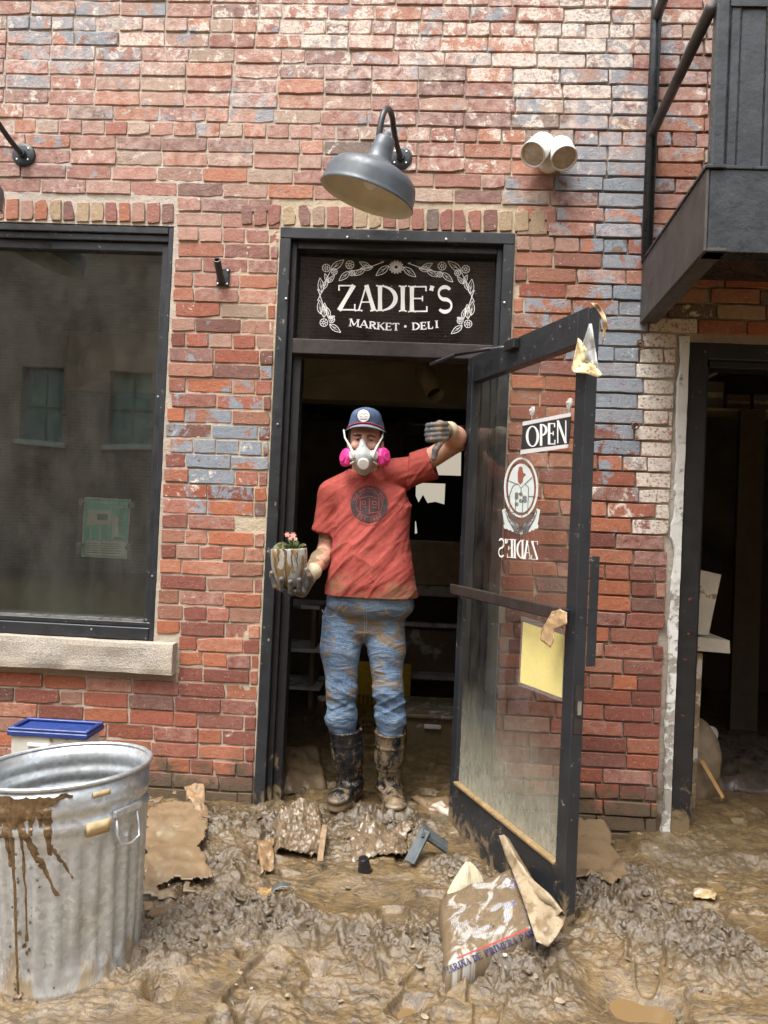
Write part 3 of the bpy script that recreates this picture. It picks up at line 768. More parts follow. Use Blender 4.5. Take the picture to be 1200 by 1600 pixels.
# ---- side opening frame
so = empty('side_entrance', (RO_L+.6, .05, 0), 'black frame of the side opening with flaking red underpaint', 'door frame', kind='thing')
M['blackflake'] = mat('black_paint_over_red', (.013,.013,.014), .45, var=.3, vs=10, flecks=(30,.335,(.36,.06,.05)), mud=(10,.30,-.1,.5))
MB().box(RO_L+.0045, RO_L+.088, .008, .16, -.16, RO_T-.002, .003).build('jamb', M['blackflake'], so)
MB().box(RO_L+.0885, RO_L+.106, .045, .16, -.16, RO_T-.10, .002).build('inner_jamb', M['blackplain'], so)
MB().box(RO_L+.0885, 2.6, .008, .16, RO_T-.075, RO_T-.002, .003).build('head', M['blackflake'], so)
MB().box(RO_L+.1065, 2.6, .045, .16, RO_T-.105, RO_T-.0755, .002).build('inner_head', M['blackplain'], so)

# ================================================================== THE OPEN GLASS DOOR
HX, HY = .203, -.030
DT = np.array([.372, -.928]); DT /= np.linalg.norm(DT); DN = np.array([DT[1], -DT[0]])       # along the leaf / towards the shop side
DLEN, DZ0, DZ1 = .935, -.045, 2.075
def dpt(s, d, z): return (HX+DT[0]*s+DN[0]*d, HY+DT[1]*s+DN[1]*d, z)
def dbox(s0, s1, d0, d1, z0, z1, b=.002):
    m = MB().box(s0, s1, d0, d1, z0, z1, b); m.v = [dpt(*p) for p in m.v]; m.f = [f[::-1] for f in m.f] if (DT[0]*DN[1]-DT[1]*DN[0]) < 0 else m.f; return m
def onleaf(u, v, d=.0045):           # pixel -> (s, z) on the leaf
    r = ray(u, v); o = np.array([HX+DN[0]*d, HY+DN[1]*d]); n = DN
    k = ((o-CAM_LOC[:2])@n)/(r[:2]@n); p = CAM_LOC+r*k
    return float((p[:2]-o)@DT), float(p[2])
gd = empty('glass_door', dpt(0, 0, DZ0), 'open black framed glass door, mud smeared along its bottom', 'door', kind='thing')
ST = .062
dbox(0, .05, -.0225, .0225, DZ0, DZ1).build('hinge_stile', M['blackmetal'], gd)
dbox(DLEN-ST, DLEN, -.0225, .0225, DZ0, DZ1).build('lock_stile', M['blackmetal'], gd)
dbox(.0505, DLEN-ST-.0005, -.0225, .0225, DZ1-.115, DZ1).build('top_rail', M['blackmetal'], gd)
dbox(.0505, DLEN-ST-.0005, -.0225, .0225, DZ0, .185).build('bottom_rail', M['blackmetal'], gd, label='mud caked bottom rail')
one_face(dbox(.0505, DLEN-ST-.0005, -.003, .003, .186, DZ1-.1155, 0).build('pane', M['doorglass'], gd, label='door glass with a film of dried mud below'), lambda n: abs(n.x*DN[0]+n.y*DN[1]) > .9 and (n.x*DN[0]+n.y*DN[1]) > 0)
M['wetsilt'] = mat('wet_silt', (.27,.185,.09), .35, var=.3, vs=20, bump=.4)
dbox(.051, DLEN-ST-.001, .0035, .030, .1855, .199, .003).build('silt_ledge', M['wetsilt'], gd)
zpb = onleaf(722, 918, .03)[1]; zpe = onleaf(886, 966, .05)[1]; zb_ = (zpb+zpe)/2
pb = dbox(.005, DLEN-.03, .048, .068, zb_-.022, zb_+.022, .004).build('push_bar', M['brownmetal'], gd)
dbox(.012, .032, .023, .0475, zb_-.016, zb_+.016).build('bar_bracket', M['blackplain'], pb); dbox(DLEN-.055, DLEN-.035, .023, .0475, zb_-.016, zb_+.016).build('bar_bracket', M['blackplain'], pb)
zl = onleaf(905, 1085, .02)[1]
lk = MB().box(-.013, .013, 0, .002, zl-.14, zl+.02); lk.v = [dpt(DLEN+.0005+p[1], p[0], p[2]) for p in lk.v]
lo = lk.build('lock_plate', M['brownmetal'], gd)
lk = MB().box(-.007, .007, .0022, .010, zl-.075, zl-.03); lk.v = [dpt(DLEN+.0005+p[1], p[0], p[2]) for p in lk.v]; lk.build('latch', M['steel'], lo)
dbox(DLEN-.002, DLEN+.004, -.060, -.024, zb_-.17, zb_+.20).build('pull_handle', M['blackmetal'], gd)
# door closer arm
ca = empty('door_closer', W(712, 553, -.02), 'black door closer arm between the transom bar and the top rail', 'door closer', kind='thing')
a = W(712, 554, -.03); e_ = onleaf(800, 540, .03); b = dpt(e_[0], .034, e_[1])
mb = MB(); mb.tube([a, np.array(a)*.35+np.array(b)*.65], .0075, 10); mb.build('rod', M['blackplain'], ca, smooth=True)
mb = MB(); mb.tube([np.array(a)*.36+np.array(b)*.64, b], .0045, 8); mb.build('piston_rod', M['steel'], ca, smooth=True)
x = MB().box(e_[0]-.035, e_[0]+.05, .0235, .05, e_[1]-.02, e_[1]+.02, .003); x.v = [dpt(*p) for p in x.v]; x.build('bracket', M['blackplain'], ca)
a2 = W(672, 570, .03); MB().tube([a2, a], .010, 8).build('knuckle', M['blackplain'], ca)

# ================================================================== BALCONY
bal = empty('steel_balcony', (1.3, -.4, 2.3), 'black painted steel balcony projecting over the side opening', 'balcony', kind='thing')
M['blacksteel'] = mat('black_enamel_on_steel', (.030,.035,.039), .32, var=.35, vs=14, bump=.30, bs=45, flecks=(60,.30,(.16,.16,.15)))
M['brownsteel'] = mat('dusty_black_steel', (.055,.047,.043), .6, var=.3, vs=9, bump=.15)
bwt = W(1003, 411); bwb = W(1002, 506)
BX = bwt[0]; BZ1 = bwt[2]; BZ0 = bwb[2]
# front corner: same x and z as at the wall, depth found from the corner's picture position
def depth_on(u, v, z):
    p = G(u, v, z); return p
fc = G(1104, 264, BZ1); BY = fc[1]
print('balcony', BX, BZ0, BZ1, fc, G(1100, 392, BZ0))
BX2 = fc[0]
ex = Vector((BX2-BX, BY, 0)); exn = ex.normalized(); side = Vector((-exn.y, exn.x, 0))
def bpt(s, d, z): p = Vector((BX, 0, 0))+exn*s+side*d; return (p.x, p.y-.002, z)
LE = ex.length
def bbox(s0, s1, d0, d1, z0, z1, m, name, b=.002, parent=bal):
    q = MB().box(s0, s1, d0, d1, z0, z1, b); q.v = [bpt(*p) for p in q.v]; return q.build(name, m, parent)
sgn = 1 if side.x > 0 else -1
bbox(0, LE, 0, sgn*.010, BZ0, BZ1, M['brownsteel'], 'side_channel'); bbox(0, LE, sgn*.0105, sgn*.075, BZ0, BZ0+.012, M['brownsteel'], 'flange')
bbox(0, LE+.008, -sgn*.006, sgn*.06, BZ1+.0005, BZ1+.012, M['blacksteel'], 'top_flange')
MB().box(BX2+.012, 3.2, BY, BY+.010, BZ0, BZ1, .002).build('front_channel', M['blacksteel'], bal)
MB().box(BX2+.012, 3.2, BY-.006, BY+.06, BZ1+.0005, BZ1+.012, .002).build('front_flange', M['blacksteel'], bal)
MB().box(BX2+.0125, 3.2, BY+.0105, BY+.07, BZ0, BZ0+.012).build('front_flange', M['blacksteel'], bal)
mb = MB(); mb.prism([(BX+.03,-.004,BZ1-.07), (3.2,-.004,BZ1-.07), (3.2,BY+.02,BZ1-.07), (BX2+.03,BY+.02,BZ1-.07)], (0,0,.065)); mb.build('deck', M['blacksteel'], bal)
pw = W(1012, 395, -.05); pt_ = W(1026, 5, -.05)
pxw = (W(1013,395,-.05)[0]+W(1023,30,-.05)[0])/2
print('post', W(1013,395,-.05), W(1023,30,-.05))
MB().tube([(pxw, -.05, BZ1+.005), (pxw, -.05, 4.6)], .024, 14).build('rail_post', M['blacksteel'], bal, smooth=True)
zr = W(1022, 210, -.05)[2]; d2 = G(1112, 15, zr)
MB().tube([(pxw, -.05, zr), (pxw+(BX2-BX)*1.05, BY+.02, zr)], .021, 14).build('side_rail', M['brownsteel'], bal, smooth=True)
MB().tube([(pxw, -.05, zr+.52), (pxw+(BX2-BX)*1.05, BY+.02, zr+.52)], .021, 14).build('side_rail', M['brownsteel'], bal, smooth=True)
fp = BX2+.038
MB().box(fp-.022, fp+.022, BY+.002, BY+.046, BZ1+.0125, 4.6, .006).build('corner_post', M['blacksteel'], bal)
x = fp+.028; k = 0
while x < 2.6:
    w = .086 if k else .035
    MB().box(x, x+w-.004, BY+.010+(.004 if k % 2 else 0), BY+.03, BZ1+.0125, 3.23+.9, .003).build('board', M['blacksteel'], bal); x += w; k += 1
MB().box(fp+.0225, 2.6, BY+.004, BY+.009, W(1180,8,BY)[2], W(1180,8,BY)[2]+.06).build('front_rail', M['blacksteel'], bal)
# ================================================================== LETTERING AND FLAT PRINT
class Decal:
    """flat print: ribbons and polygons drawn in picture units, then laid on a surface by `mp(u, v, lift)`"""
    def __init__(s, mp, lift=.0006): s.mp = mp; s.v = []; s.f = []; s.k = 0; s.lift = lift
    def poly(s, pts):
        n = len(s.v); h = s.lift+.00006*(s.k % 12); s.k += 1
        s.v += [s.mp(p[0], p[1], h) for p in pts]; s.f.append(tuple(range(n, n+len(pts))))
    def ribbon(s, pts, w, close=False):
        P = [np.array(p, float) for p in pts]; m = len(P); w = list(w) if hasattr(w, '__len__') else [w]*m
        n = len(s.v); h = s.lift+.00006*(s.k % 12); s.k += 1
        for i in range(m):
            a = P[i-1] if (i > 0 or close) else P[i]; b = P[(i+1) % m] if (i < m-1 or close) else P[i]
            t = b-a; L = math.hypot(*t) or 1; nx = np.array([-t[1], t[0]])/L*w[i]/2
            s.v += [s.mp(*(P[i]+nx), h), s.mp(*(P[i]-nx), h)]
        for i in range(m if close else m-1):
            j = (i+1) % m; s.f.append((n+2*i, n+2*j, n+2*j+1, n+2*i+1))
    def ring(s, cx, cy, rx, ry, w, n=28, a0=0, a1=360):
        full = abs(a1-a0) >= 360
        pts = [(cx+rx*math.cos(R(a0+(a1-a0)*i/n)), cy+ry*math.sin(R(a0+(a1-a0)*i/n))) for i in range(n if full else n+1)]
        s.ribbon(pts, w, full)
    def disc(s, cx, cy, rx, ry, n=24): s.poly([(cx+rx*math.cos(2*math.pi*i/n), cy+ry*math.sin(2*math.pi*i/n)) for i in range(n)])
    def leaf(s, x0, y0, x1, y1, k=.30, w=3.0):
        a = np.array([x0, y0]); b = np.array([x1, y1]); d = b-a; nn = np.array([-d[1], d[0]])
        for sg in (1, -1): s.ribbon([a+d*t_+nn*sg*k*math.sin(math.pi*t_**.85)*.75 for t_ in np.linspace(0, 1, 9)], w)
        s.ribbon([a, a+d*.8], [w, w*.4])
        for sg in (1, -1): s.ribbon([a+d*.3, a+d*.55+nn*sg*k*.35], w*.5)
    def flower(s, cx, cy, r, w=3.0, n=7):
        s.ring(cx, cy, r, r, w, 22); s.ring(cx, cy, r*.33, r*.33, w*.9, 12)
        for i in range(n):
            a = 2*math.pi*i/n; s.ribbon([(cx+r*.35*math.cos(a), cy+r*.35*math.sin(a)), (cx+r*math.cos(a), cy+r*math.sin(a))], w*.8)
    def build(s, name, m, parent=None, **k): return obj(name, s.v, s.f, m, parent, **k)
_AR = lambda cx, cy, rx, ry, a0, a1: ('a', cx, cy, rx, ry, a0, a1)
# letter strokes in a unit box, y up: ('l', x0,y0,x1,y1, weight) and ('a', centre, radii, angles)
GL = {
 'A': [('l',.5,1,.08,0,.35), ('l',.5,1,.92,0,1), ('l',.22,.34,.76,.34,.3)], 'D': [('l',.16,0,.16,1,1), _AR(.16,.5,.76,.48,-90,90)],
 'E': [('l',.16,0,.16,1,1), ('l',.16,.975,.88,.975,.35), ('l',.16,.52,.7,.52,.35), ('l',.16,.025,.92,.025,.35), ('l',.88,1,.88,.8,.35), ('l',.92,0,.92,.22,.35), ('l',.7,.62,.7,.42,.3)],
 'H': [('l',.15,0,.15,1,1), ('l',.85,0,.85,1,1), ('l',.15,.5,.85,.5,.35)], 'I': [('l',.5,0,.5,1,1)], 'J': [('l',.65,.25,.65,1,1), _AR(.4,.25,.25,.24,-180,0)],
 'K': [('l',.15,0,.15,1,1), ('l',.2,.42,.9,1,.4), ('l',.4,.55,.92,0,1)], 'L': [('l',.2,0,.2,1,1), ('l',.2,.025,.9,.025,.35), ('l',.9,0,.9,.25,.35)],
 'M': [('l',.12,0,.12,1,.5), ('l',.12,1,.5,.15,1), ('l',.5,.15,.88,1,.4), ('l',.88,0,.88,1,1)], 'N': [('l',.14,0,.14,1,.5), ('l',.14,1,.86,0,1), ('l',.86,0,.86,1,.5)],
 'O': [_AR(.5,.5,.42,.48,0,360)], 'P': [('l',.18,0,.18,1,1), _AR(.18,.73,.66,.25,-90,90)], 'R': [('l',.16,0,.16,1,1), _AR(.16,.74,.6,.24,-90,90), ('l',.42,.5,.9,0,1)],
 'S': [_AR(.5,.74,.36,.24,35,270), _AR(.5,.26,.38,.24,90,-145)], 'T': [('l',.5,0,.5,1,1), ('l',.06,.975,.94,.975,.35), ('l',.06,1,.06,.78,.35), ('l',.94,1,.94,.78,.35)],
 'Z': [('l',.1,.975,.88,.975,.35), ('l',.88,1,.1,0,1), ('l',.1,.025,.92,.025,.35), ('l',.1,1,.1,.78,.35), ('l',.92,0,.92,.25,.35)],
 "'": [('l',.5,1,.3,.75,1)], '1': [('l',.5,0,.5,1,1), ('l',.5,1,.25,.8,.5)], '9': [_AR(.5,.7,.33,.28,0,360), _AR(.1,.7,.73,.7,-75,0)], '0': [_AR(.5,.5,.36,.48,0,360)],
 '5': [('l',.2,.97,.8,.97,.5), ('l',.22,1,.2,.55,.5), _AR(.45,.3,.38,.28,100,-150)]}
SERIF = {'A': [(.08,0),(.92,0)], 'D': [(.16,0),(.16,1)], 'E': [(.16,0),(.16,1)], 'H': [(.15,0),(.15,1),(.85,0),(.85,1)], 'I': [(.5,0),(.5,1)], 'K': [(.15,0),(.15,1),(.92,0)], 'L': [(.2,1)],
         'M': [(.12,0),(.88,0),(.12,1),(.88,1)], 'N': [(.14,0),(.86,1),(.14,1)], 'P': [(.18,0),(.18,1)], 'R': [(.16,0),(.16,1),(.92,0)], 'T': [(.5,0)], 'J': [(.65,1)]}
def glyph(D, ch, box, thick, thin=.3, serif=.11, rot=0.0):
    """box = (x_left, y_bottom, x_right, y_top) in picture units (y down); thick = stem width in units"""
    x0, yb, x1, yt = box; cx, cy_ = (x0+x1)/2, (yb+yt)/2; c, s_ = math.cos(rot), math.sin(rot)
    def T(x, y):
        px, py = x0+(x1-x0)*x-cx, yb+(yt-yb)*y-cy_; return (cx+c*px-s_*py, cy_+s_*px+c*py)
    for st_ in GL.get(ch, []):
        if st_[0] == 'l':
            w = max(thick*st_[5], thick*thin)
            D.ribbon([T(st_[1], st_[2]), T((st_[1]+st_[3])/2, (st_[2]+st_[4])/2), T(st_[3], st_[4])], [w*1.12, w*.92, w*1.12] if serif else w)
        else:
            _, ax, ay, rx, ry, a0, a1 = st_; n = max(8, int(abs(a1-a0)/12)); pts = []; ww = []
            for i in range(n+1):
                a = R(a0+(a1-a0)*i/n); pts.append(T(ax+rx*math.cos(a), ay+ry*math.sin(a)))
                k = abs(math.cos(a)) if ch not in 'S5' else abs(math.sin(a+.5)); ww.append(thick*(thin+(1.08-thin)*k**1.3) if ch not in 'S5' else thick*(.95-.5*abs(math.cos(a))**2))
            D.ribbon(pts, ww)
    if serif:
        for sx, sy in SERIF.get(ch, []):
            a = T(sx, sy); hw = abs(x1-x0)*0+thick*.95; ux = (c*hw, s_*hw); lift = thick*.16*(1 if sy == 0 else -1)*(-1 if yb > yt else 1)
            D.ribbon([(a[0]-ux[0], a[1]-ux[1]), (a[0]-ux[0]*.4, a[1]-ux[1]*.4+lift), (a[0]+ux[0]*.4, a[1]+ux[1]*.4+lift), (a[0]+ux[0], a[1]+ux[1])], [thick*.42, thick*.26, thick*.26, thick*.42])
def text_line(D, txt, xa, ya, xb, yb, h, thick, gap=.18, **k):
    """letters set along a straight line from (xa, ya) to (xb, yb) = baseline ends"""
    wd = {'I': .45, "'": .3, ' ': .45, 'M': 1.2, '1': .6}; tot = sum(wd.get(c, .85) for c in txt)+gap*(len(txt)-1)
    L = math.hypot(xb-xa, yb-ya); dx, dy = (xb-xa)/L, (yb-ya)/L; un = L/tot; x = 0
    for c in txt:
        w = wd.get(c, .85)*un; mx_, my_ = xa+dx*(x+w/2), ya+dy*(x+w/2)
        cxm_, cym_ = mx_+dy*h/2, my_-dx*h/2
        if c != ' ': glyph(D, c, (cxm_-w/2, cym_+h/2, cxm_+w/2, cym_-h/2), thick, rot=math.atan2(dy, dx), **k)
        x += w+gap*un
M['white'] = mat('white_sign_paint', (.80,.80,.77), .55, var=.06, bump=.03)
M['ink'] = mat('black_print', (.02,.02,.022), .6, var=.1, bump=.02)
# ---- transom: wreath and name
S5 = lambda x, y: (400+x/3, 330+y/3)
def on_transom(x, y, l): u, v = S5(x, y); p = W(u, v, TGY-l); return (p[0], p[1], p[2])
D = Decal(on_transom)
for ch, b in zip("ZADIE'S", [(380,465,470,346), (474,467,560,346), (566,468,662,348), (668,469,708,350), (716,472,808,351), (812,440,842,350), (845,474,926,353)]): glyph(D, ch, b, 19, .26)
D.build('lettering', M['white'], tp)
D = Decal(on_transom)
for ch, (x0, x1, yc, r_) in zip("MARKETDELI", [(437,484,523,.07), (486,526,529,.07), (531,565,534,.06), (568,604,538,.05), (608,636,541,.03), (640,672,542,.0), (732,767,539,-.03), (772,799,537,-.05), (804,830,534,-.06), (836,858,530,-.07)]):
    glyph(D, ch, (x0, yc+17, x1, yc-17), 8.0, .45, rot=r_)
D.disc(700, 540, 6, 6); D.build('lettering', M['white'], tp)
D = Decal(on_transom)
for i in range(14):
    a = 2*math.pi*i/14; ca_, sa_ = math.cos(a), math.sin(a); D.leaf(657+12*ca_, 262+11*sa_, 657+35*ca_, 262+32*sa_, .28, 2.6)
D.ring(657, 262, 9, 9, 3)
for sgx in (1, -1):
    X = (lambda x: x) if sgx == 1 else (lambda x: 1312-x)
    Y = (lambda x, y: y+(0 if sgx == 1 else 6))
    lf = [(622,256,562,302), (538,265,484,238), (512,268,462,302), (440,282,389,326), (548,262,488,270), (350,275,412,228), (338,332,322,292), (338,335,368,300), (308,382,300,312), (316,365,336,318), (303,482,297,416), (318,498,322,430), (345,498,330,448), (345,500,370,492), (345,530,397,568), (312,440,330,470)]
    for a, b, c, d in lf: D.leaf(X(a), Y(a,b), X(c), Y(c,d), .26, 2.8)
    for cx, cy_, r_ in [(440,251,19), (450,290,13), (329,266,18), (367,283,14), (318,522,18), (355,508,14)]: D.flower(X(cx), Y(cx,cy_), r_, 2.8)
    for path in [[(600,237), (560,252), (520,266), (480,275), (440,282)], [(598,240),(588,234)], [(350,278), (330,320), (318,360), (300,395), (288,420)], [(290,365), (300,395), (312,430), (330,475), (348,525)], [(286,365),(296,372)]]:
        D.ribbon([(X(a), Y(a,b)) for a, b in path], 3.2)
D.build('floral_wreath', M['white'], tp)
# ---- prints on the door glass (seen from the shop side, so mirrored)
S6 = lambda x, y: (680+x/4.2857, 680+y/4.2857)
def on_doorglass(x, y, l): s_, z = onleaf(*S6(x, y), .0032+l); return dpt(s_, .0032+l, z)
D = Decal(on_doorglass)
for i, ch in enumerate("ZADIE'S"):
    xr = [690,640,592,543,520,478,466][i]; xl_ = [642,594,546,522,480,466,420][i]; sl_ = lambda x: (x-555)*.075
    glyph(D, ch, (xr, 825+sl_((xl_+xr)/2), xl_, 700+sl_((xl_+xr)/2)), 12, .35)
D.build('mirrored_lettering', M['white'], gd)
D = Decal(on_doorglass)
M['decal'] = mat('pale_vinyl_print', (.60,.66,.63), .5, var=.05); M['decalred'] = mat('red_vinyl_print', (.30,.10,.07), .5)
D.ring(575, 350, 108, 195, 14, 40); D.poly([(575+88*math.cos(2*math.pi*i/36), 355+165*math.sin(2*math.pi*i/36)) for i in range(36)])
for sg in (1, -1):
    D.poly([(575+sg*105, 490), (575+sg*128, 500), (575+sg*112, 590), (575+sg*60, 640), (575, 665), (575+sg*20, 600), (575+sg*80, 560)])
    for k in range(4): D.disc(575+sg*(30+24*k), 640-10*k, 15, 18, 12)
D.build('emblem', M['decal'], gd)
D = Decal(on_doorglass, .0016)
D.poly([(560,215),(572,208),(584,215),(588,250),(608,262),(588,285),(586,310),(570,330),(553,310),(552,250)])
D.ring(575, 350, 97, 180, 4, 40)
D.build('bird_figure', M['decalred'], gd)
D = Decal(on_doorglass, .0016); M['greyline'] = mat('grey_line_print', (.10,.11,.11), .5)
for path in [[(500,515),(498,400),(520,340),(552,325),(575,355),(600,325),(625,350),(622,430),(618,522),(500,515)], [(535,520),(540,400)], [(583,520),(588,405)], [(530,530),(532,575),(548,590)], [(580,530),(580,575),(600,595)], [(480,300),(552,330)], [(602,325),(650,280)], [(478,410),(500,412)], [(625,410),(672,410)], [(575,355),(575,400)]]: D.ribbon(path, 4.5)
for k in range(7): D.flower(545+(k % 3)*28, 395+22*(k//2), 11, 3.2, 5)
for sg in (1, -1):
    for k in range(5): D.leaf(575+sg*10, 660-8*k, 575+sg*(50+14*k), 640-34*k, .22, 4)
D.build('line_drawing', M['greyline'], gd)

# ---- OPEN sign hanging on two suction cups
def leafq(name, m, c, d0, th, parent, **k):      # flat plate on the leaf through four picture corners
    P = [onleaf(u, v, d0) for u, v in c]
    a = [dpt(s_, d0, z) for s_, z in P]; b = [dpt(s_, d0+th, z) for s_, z in P]
    mb = MB(); mb.add(a+b, [(0,1,2,3), (7,6,5,4)]+[(i, (i+1) % 4+0, 4+(i+1) % 4, 4+i)[::-1] for i in range(4)]); return mb.build(name, m, parent, **k)
S7 = lambda x, y: (660+x/4, 460+y/4)
osn = empty('open_sign', dpt(onleaf(*S7(770, 900))[0], .01, onleaf(*S7(770, 990))[1]), 'black and silver OPEN sign hung on the door glass', 'sign')
M['silver'] = mat('silver_plastic', (.62,.63,.62), .4, var=.06)
leafq('board', M['ink'], [S7(632,824), S7(933,766), S7(917,934), S7(621,970)], .010, .004, osn)
leafq('stripe', M['silver'], [S7(634,797), S7(937,739), S7(934,763), S7(632,821)], .010, .005, osn)
leafq('stripe', M['silver'], [S7(621,973), S7(917,937), S7(914,960), S7(618,1000)], .010, .005, osn)
def on_sign(x, y, l): s_, z = onleaf(*S7(x, y), .0143+l); return dpt(s_, .0143+l, z)
D = Decal(on_sign)
for ch, (xa, xb, yb, yt) in zip('OPEN', [(648,728,952,822), (733,782,946,810), (784,832,938,804), (836,906,930,788)]):
    glyph(D, ch, (xa, yb, xb, yt), 15, .42, serif=0)
D.build('lettering', M['white'], osn)
def clear_plastic(name, a=.25, c=(.7,.73,.7), rough=.15):
    t = NT(name); tr = t.n('ShaderNodeBsdfTransparent'); p = t.n('ShaderNodeBsdfPrincipled'); p.inputs['Base Color'].default_value = (*c, 1); p.inputs['Roughness'].default_value = rough
    mx = t.n('ShaderNodeMixShader'); t.put(mx.inputs[0], t.rmap(t.noise(60, 4), .3, .7, a*.7, min(1, a*1.3))); t.l(tr.outputs[0], mx.inputs[1]); t.l(p.outputs[0], mx.inputs[2]); t.l(mx.outputs[0], t.out.inputs['Surface']); return t.m
M['cup'] = clear_plastic('clear_suction_cup', .45); M['clear'] = clear_plastic('clear_sleeve', .09)
def cup_on_door(u, v, parent, r=.019):
    s_, z = onleaf(u, v, .004); c = Vector(dpt(s_, .0035, z)); nrm = Vector((DN[0], DN[1], 0)); q = nrm.to_track_quat('Z', 'Y').to_matrix().to_4x4()
    MB().lathe([(r,0), (r*.96,.003), (r*.5,.007), (r*.32,.008), (r*.32,.013), (.001,.014)], 20, Matrix.Translation(c)@q, close=True).build('suction_cup', M['cup'], parent, smooth=True)
cup_on_door(*S7(688,728), osn); cup_on_door(*S7(920,680), osn)
mb = MB()
for u, v in (S7(688,745), S7(920,697)):
    s_, z = onleaf(u, v, .01); z0 = onleaf(u, v+13, .01)[1]; mb.tube([dpt(s_, .012, z), dpt(s_, .012, z0-.012)], .0014, 6)
mb.build('hook', M['steel'], osn)
# ---- yellow notice in a clear sleeve under the push bar
yn = empty('yellow_notice', dpt(onleaf(848,1085)[0], .008, onleaf(848,1085)[1]), 'yellow paper in a clear sleeve below the push bar', 'notice')
M['yellow'] = mat('yellow_paper', (.86,.72,.20), .7, var=.06, vs=12, flecks=(7,.36,(.86,.80,.52)), mud=(14,.20))
leafq('paper', M['yellow'], [(818,972), (882,993), (878,1090), (813,1066)], .006, .0015, yn); leafq('sleeve', M['clear'], [(815,962), (885,985), (880,1097), (810,1071)], .0085, .0008, yn)
# torn paper tied round the bar end, and yellow wadding on the door's top corner
def crumple(name, c, size, m, seed=0, n=26, flat=.35, **k):
    """an irregular crumpled sheet folded over itself, closed and a few millimetres thick"""
    g = np.linspace(-1, 1, n); A, B = np.meshgrid(g, g); c = np.array(c); sx, sy, sz = size
    ed = 1+.16*fbm(A*2.2, B*2.2, o=2, seed=seed+3)
    X = A*sx*ed; Y = B*sy*ed; Z = sz*(ridge(A*1.5+seed, B*1.5, 3, seed)-.6)*2+sz*flat*fbm(A*3, B*3, o=2, seed=seed+7)
    return X, Y, Z
def sheet(name, grid, m, th=.004, mask=None, **k):        # grid: (n, m, 3) points -> thin closed sheet; mask: which cells are there
    n, m_ = grid.shape[:2]; P = grid.reshape(-1, 3); i = np.arange(n*m_).reshape(n, m_)
    q = np.stack([i[:-1,:-1], i[:-1,1:], i[1:,1:], i[1:,:-1]], -1).reshape(-1, 4)
    N = vnormals(P, q); P2 = P-N*th; k2 = len(P)
    if mask is not None: q = q[mask.reshape(-1)]
    ed = set()
    for f in q.tolist():
        for a in range(4): ed.add((f[a], f[(a+1) % 4]))
    side = np.array([(b_, a_, a_+k2, b_+k2) for a_, b_ in ed if (b_, a_) not in ed])
    fa = np.concatenate([q, q[:, ::-1]+k2, side]); us = np.unique(fa); rem_ = np.zeros(2*k2, int); rem_[us] = np.arange(len(us))
    if mask is None: us = np.arange(2*k2); rem_ = us
    return obj(name, np.concatenate([P, P2])[us], rem_[fa], m, smooth=True, **k)
M['kraft'] = mat('wet_kraft_paper', (.42,.28,.15), .45, var=.3, vs=20, bump=.3, mud=(14,.35))
M['wad'] = mat('yellow_wadding', (.72,.58,.32), .8, var=.25, vs=40, bump=.5)
M['film'] = clear_plastic('grey_film', .75, (.45,.46,.44), .25)
def hang(name, pix, dd, m, parent=None, th=.002, amp=.008, seed=0, **k):    # hanging sheet on the leaf: pix = rows of picture points
    rows = []
    for r_ in pix:
        row = []
        for j in range(len(r_)-1):
            for t_ in np.linspace(0, 1, 7)[:-1]: row.append(np.array(r_[j])*(1-t_)+np.array(r_[j+1])*t_)
        row.append(np.array(r_[-1])); rows.append(row)
    out = []
    for a in range(len(rows)-1):
        for t_ in np.linspace(0, 1, 7)[:-1]: out.append([p*(1-t_)+q_*t_ for p, q_ in zip(rows[a], rows[a+1])])
    out.append(rows[-1]); g = np.zeros((len(out), len(out[0]), 3))
    for i, r_ in enumerate(out):
        for j, (u, v) in enumerate(r_):
            d = dd+amp*(1.2+2*float(fbm(u*.11, v*.07, o=3, seed=seed))); s_, z = onleaf(u, v, d); g[i, j] = dpt(s_, d, z)
    return sheet(name, g, m, th, parent=parent, **k)
tw = empty('torn_wadding', dpt(DLEN-.03, .03, 1.8), 'torn yellow wadding and grey film stuck on the upper corner of the open door', 'debris')
hang('film', [[(904,560),(921,506),(925,506)], [(898,575),(918,560),(933,560)], [(896,582),(920,580),(936,585)]], .026, M['film'], tw, seed=4)
hang('wadding', [[(904,528),(908,533),(915,543)], [(897,560),(913,562),(929,570)], [(893,578),(920,577),(941,585)], [(897,582),(918,584),(936,590)]], .029, M['wad'], tw, amp=.012, seed=5)
hang('paper_strip', [[(922,473),(935,474)], [(930,480),(946,492)], [(943,500),(951,515)], [(941,540),(948,512)]], -.01, M['kraft'], tw, seed=6)
hang('torn_paper_tag', [[(863,955),(876,952),(886,957)], [(858,965),(864,960),(886,975)], [(846,985),(858,975),(866,985)], [(845,1000),(860,1012),(866,1002)]], .074, M['kraft'], None, amp=.004, seed=8, label='brown torn paper knotted over the end of the push bar', cat='paper')
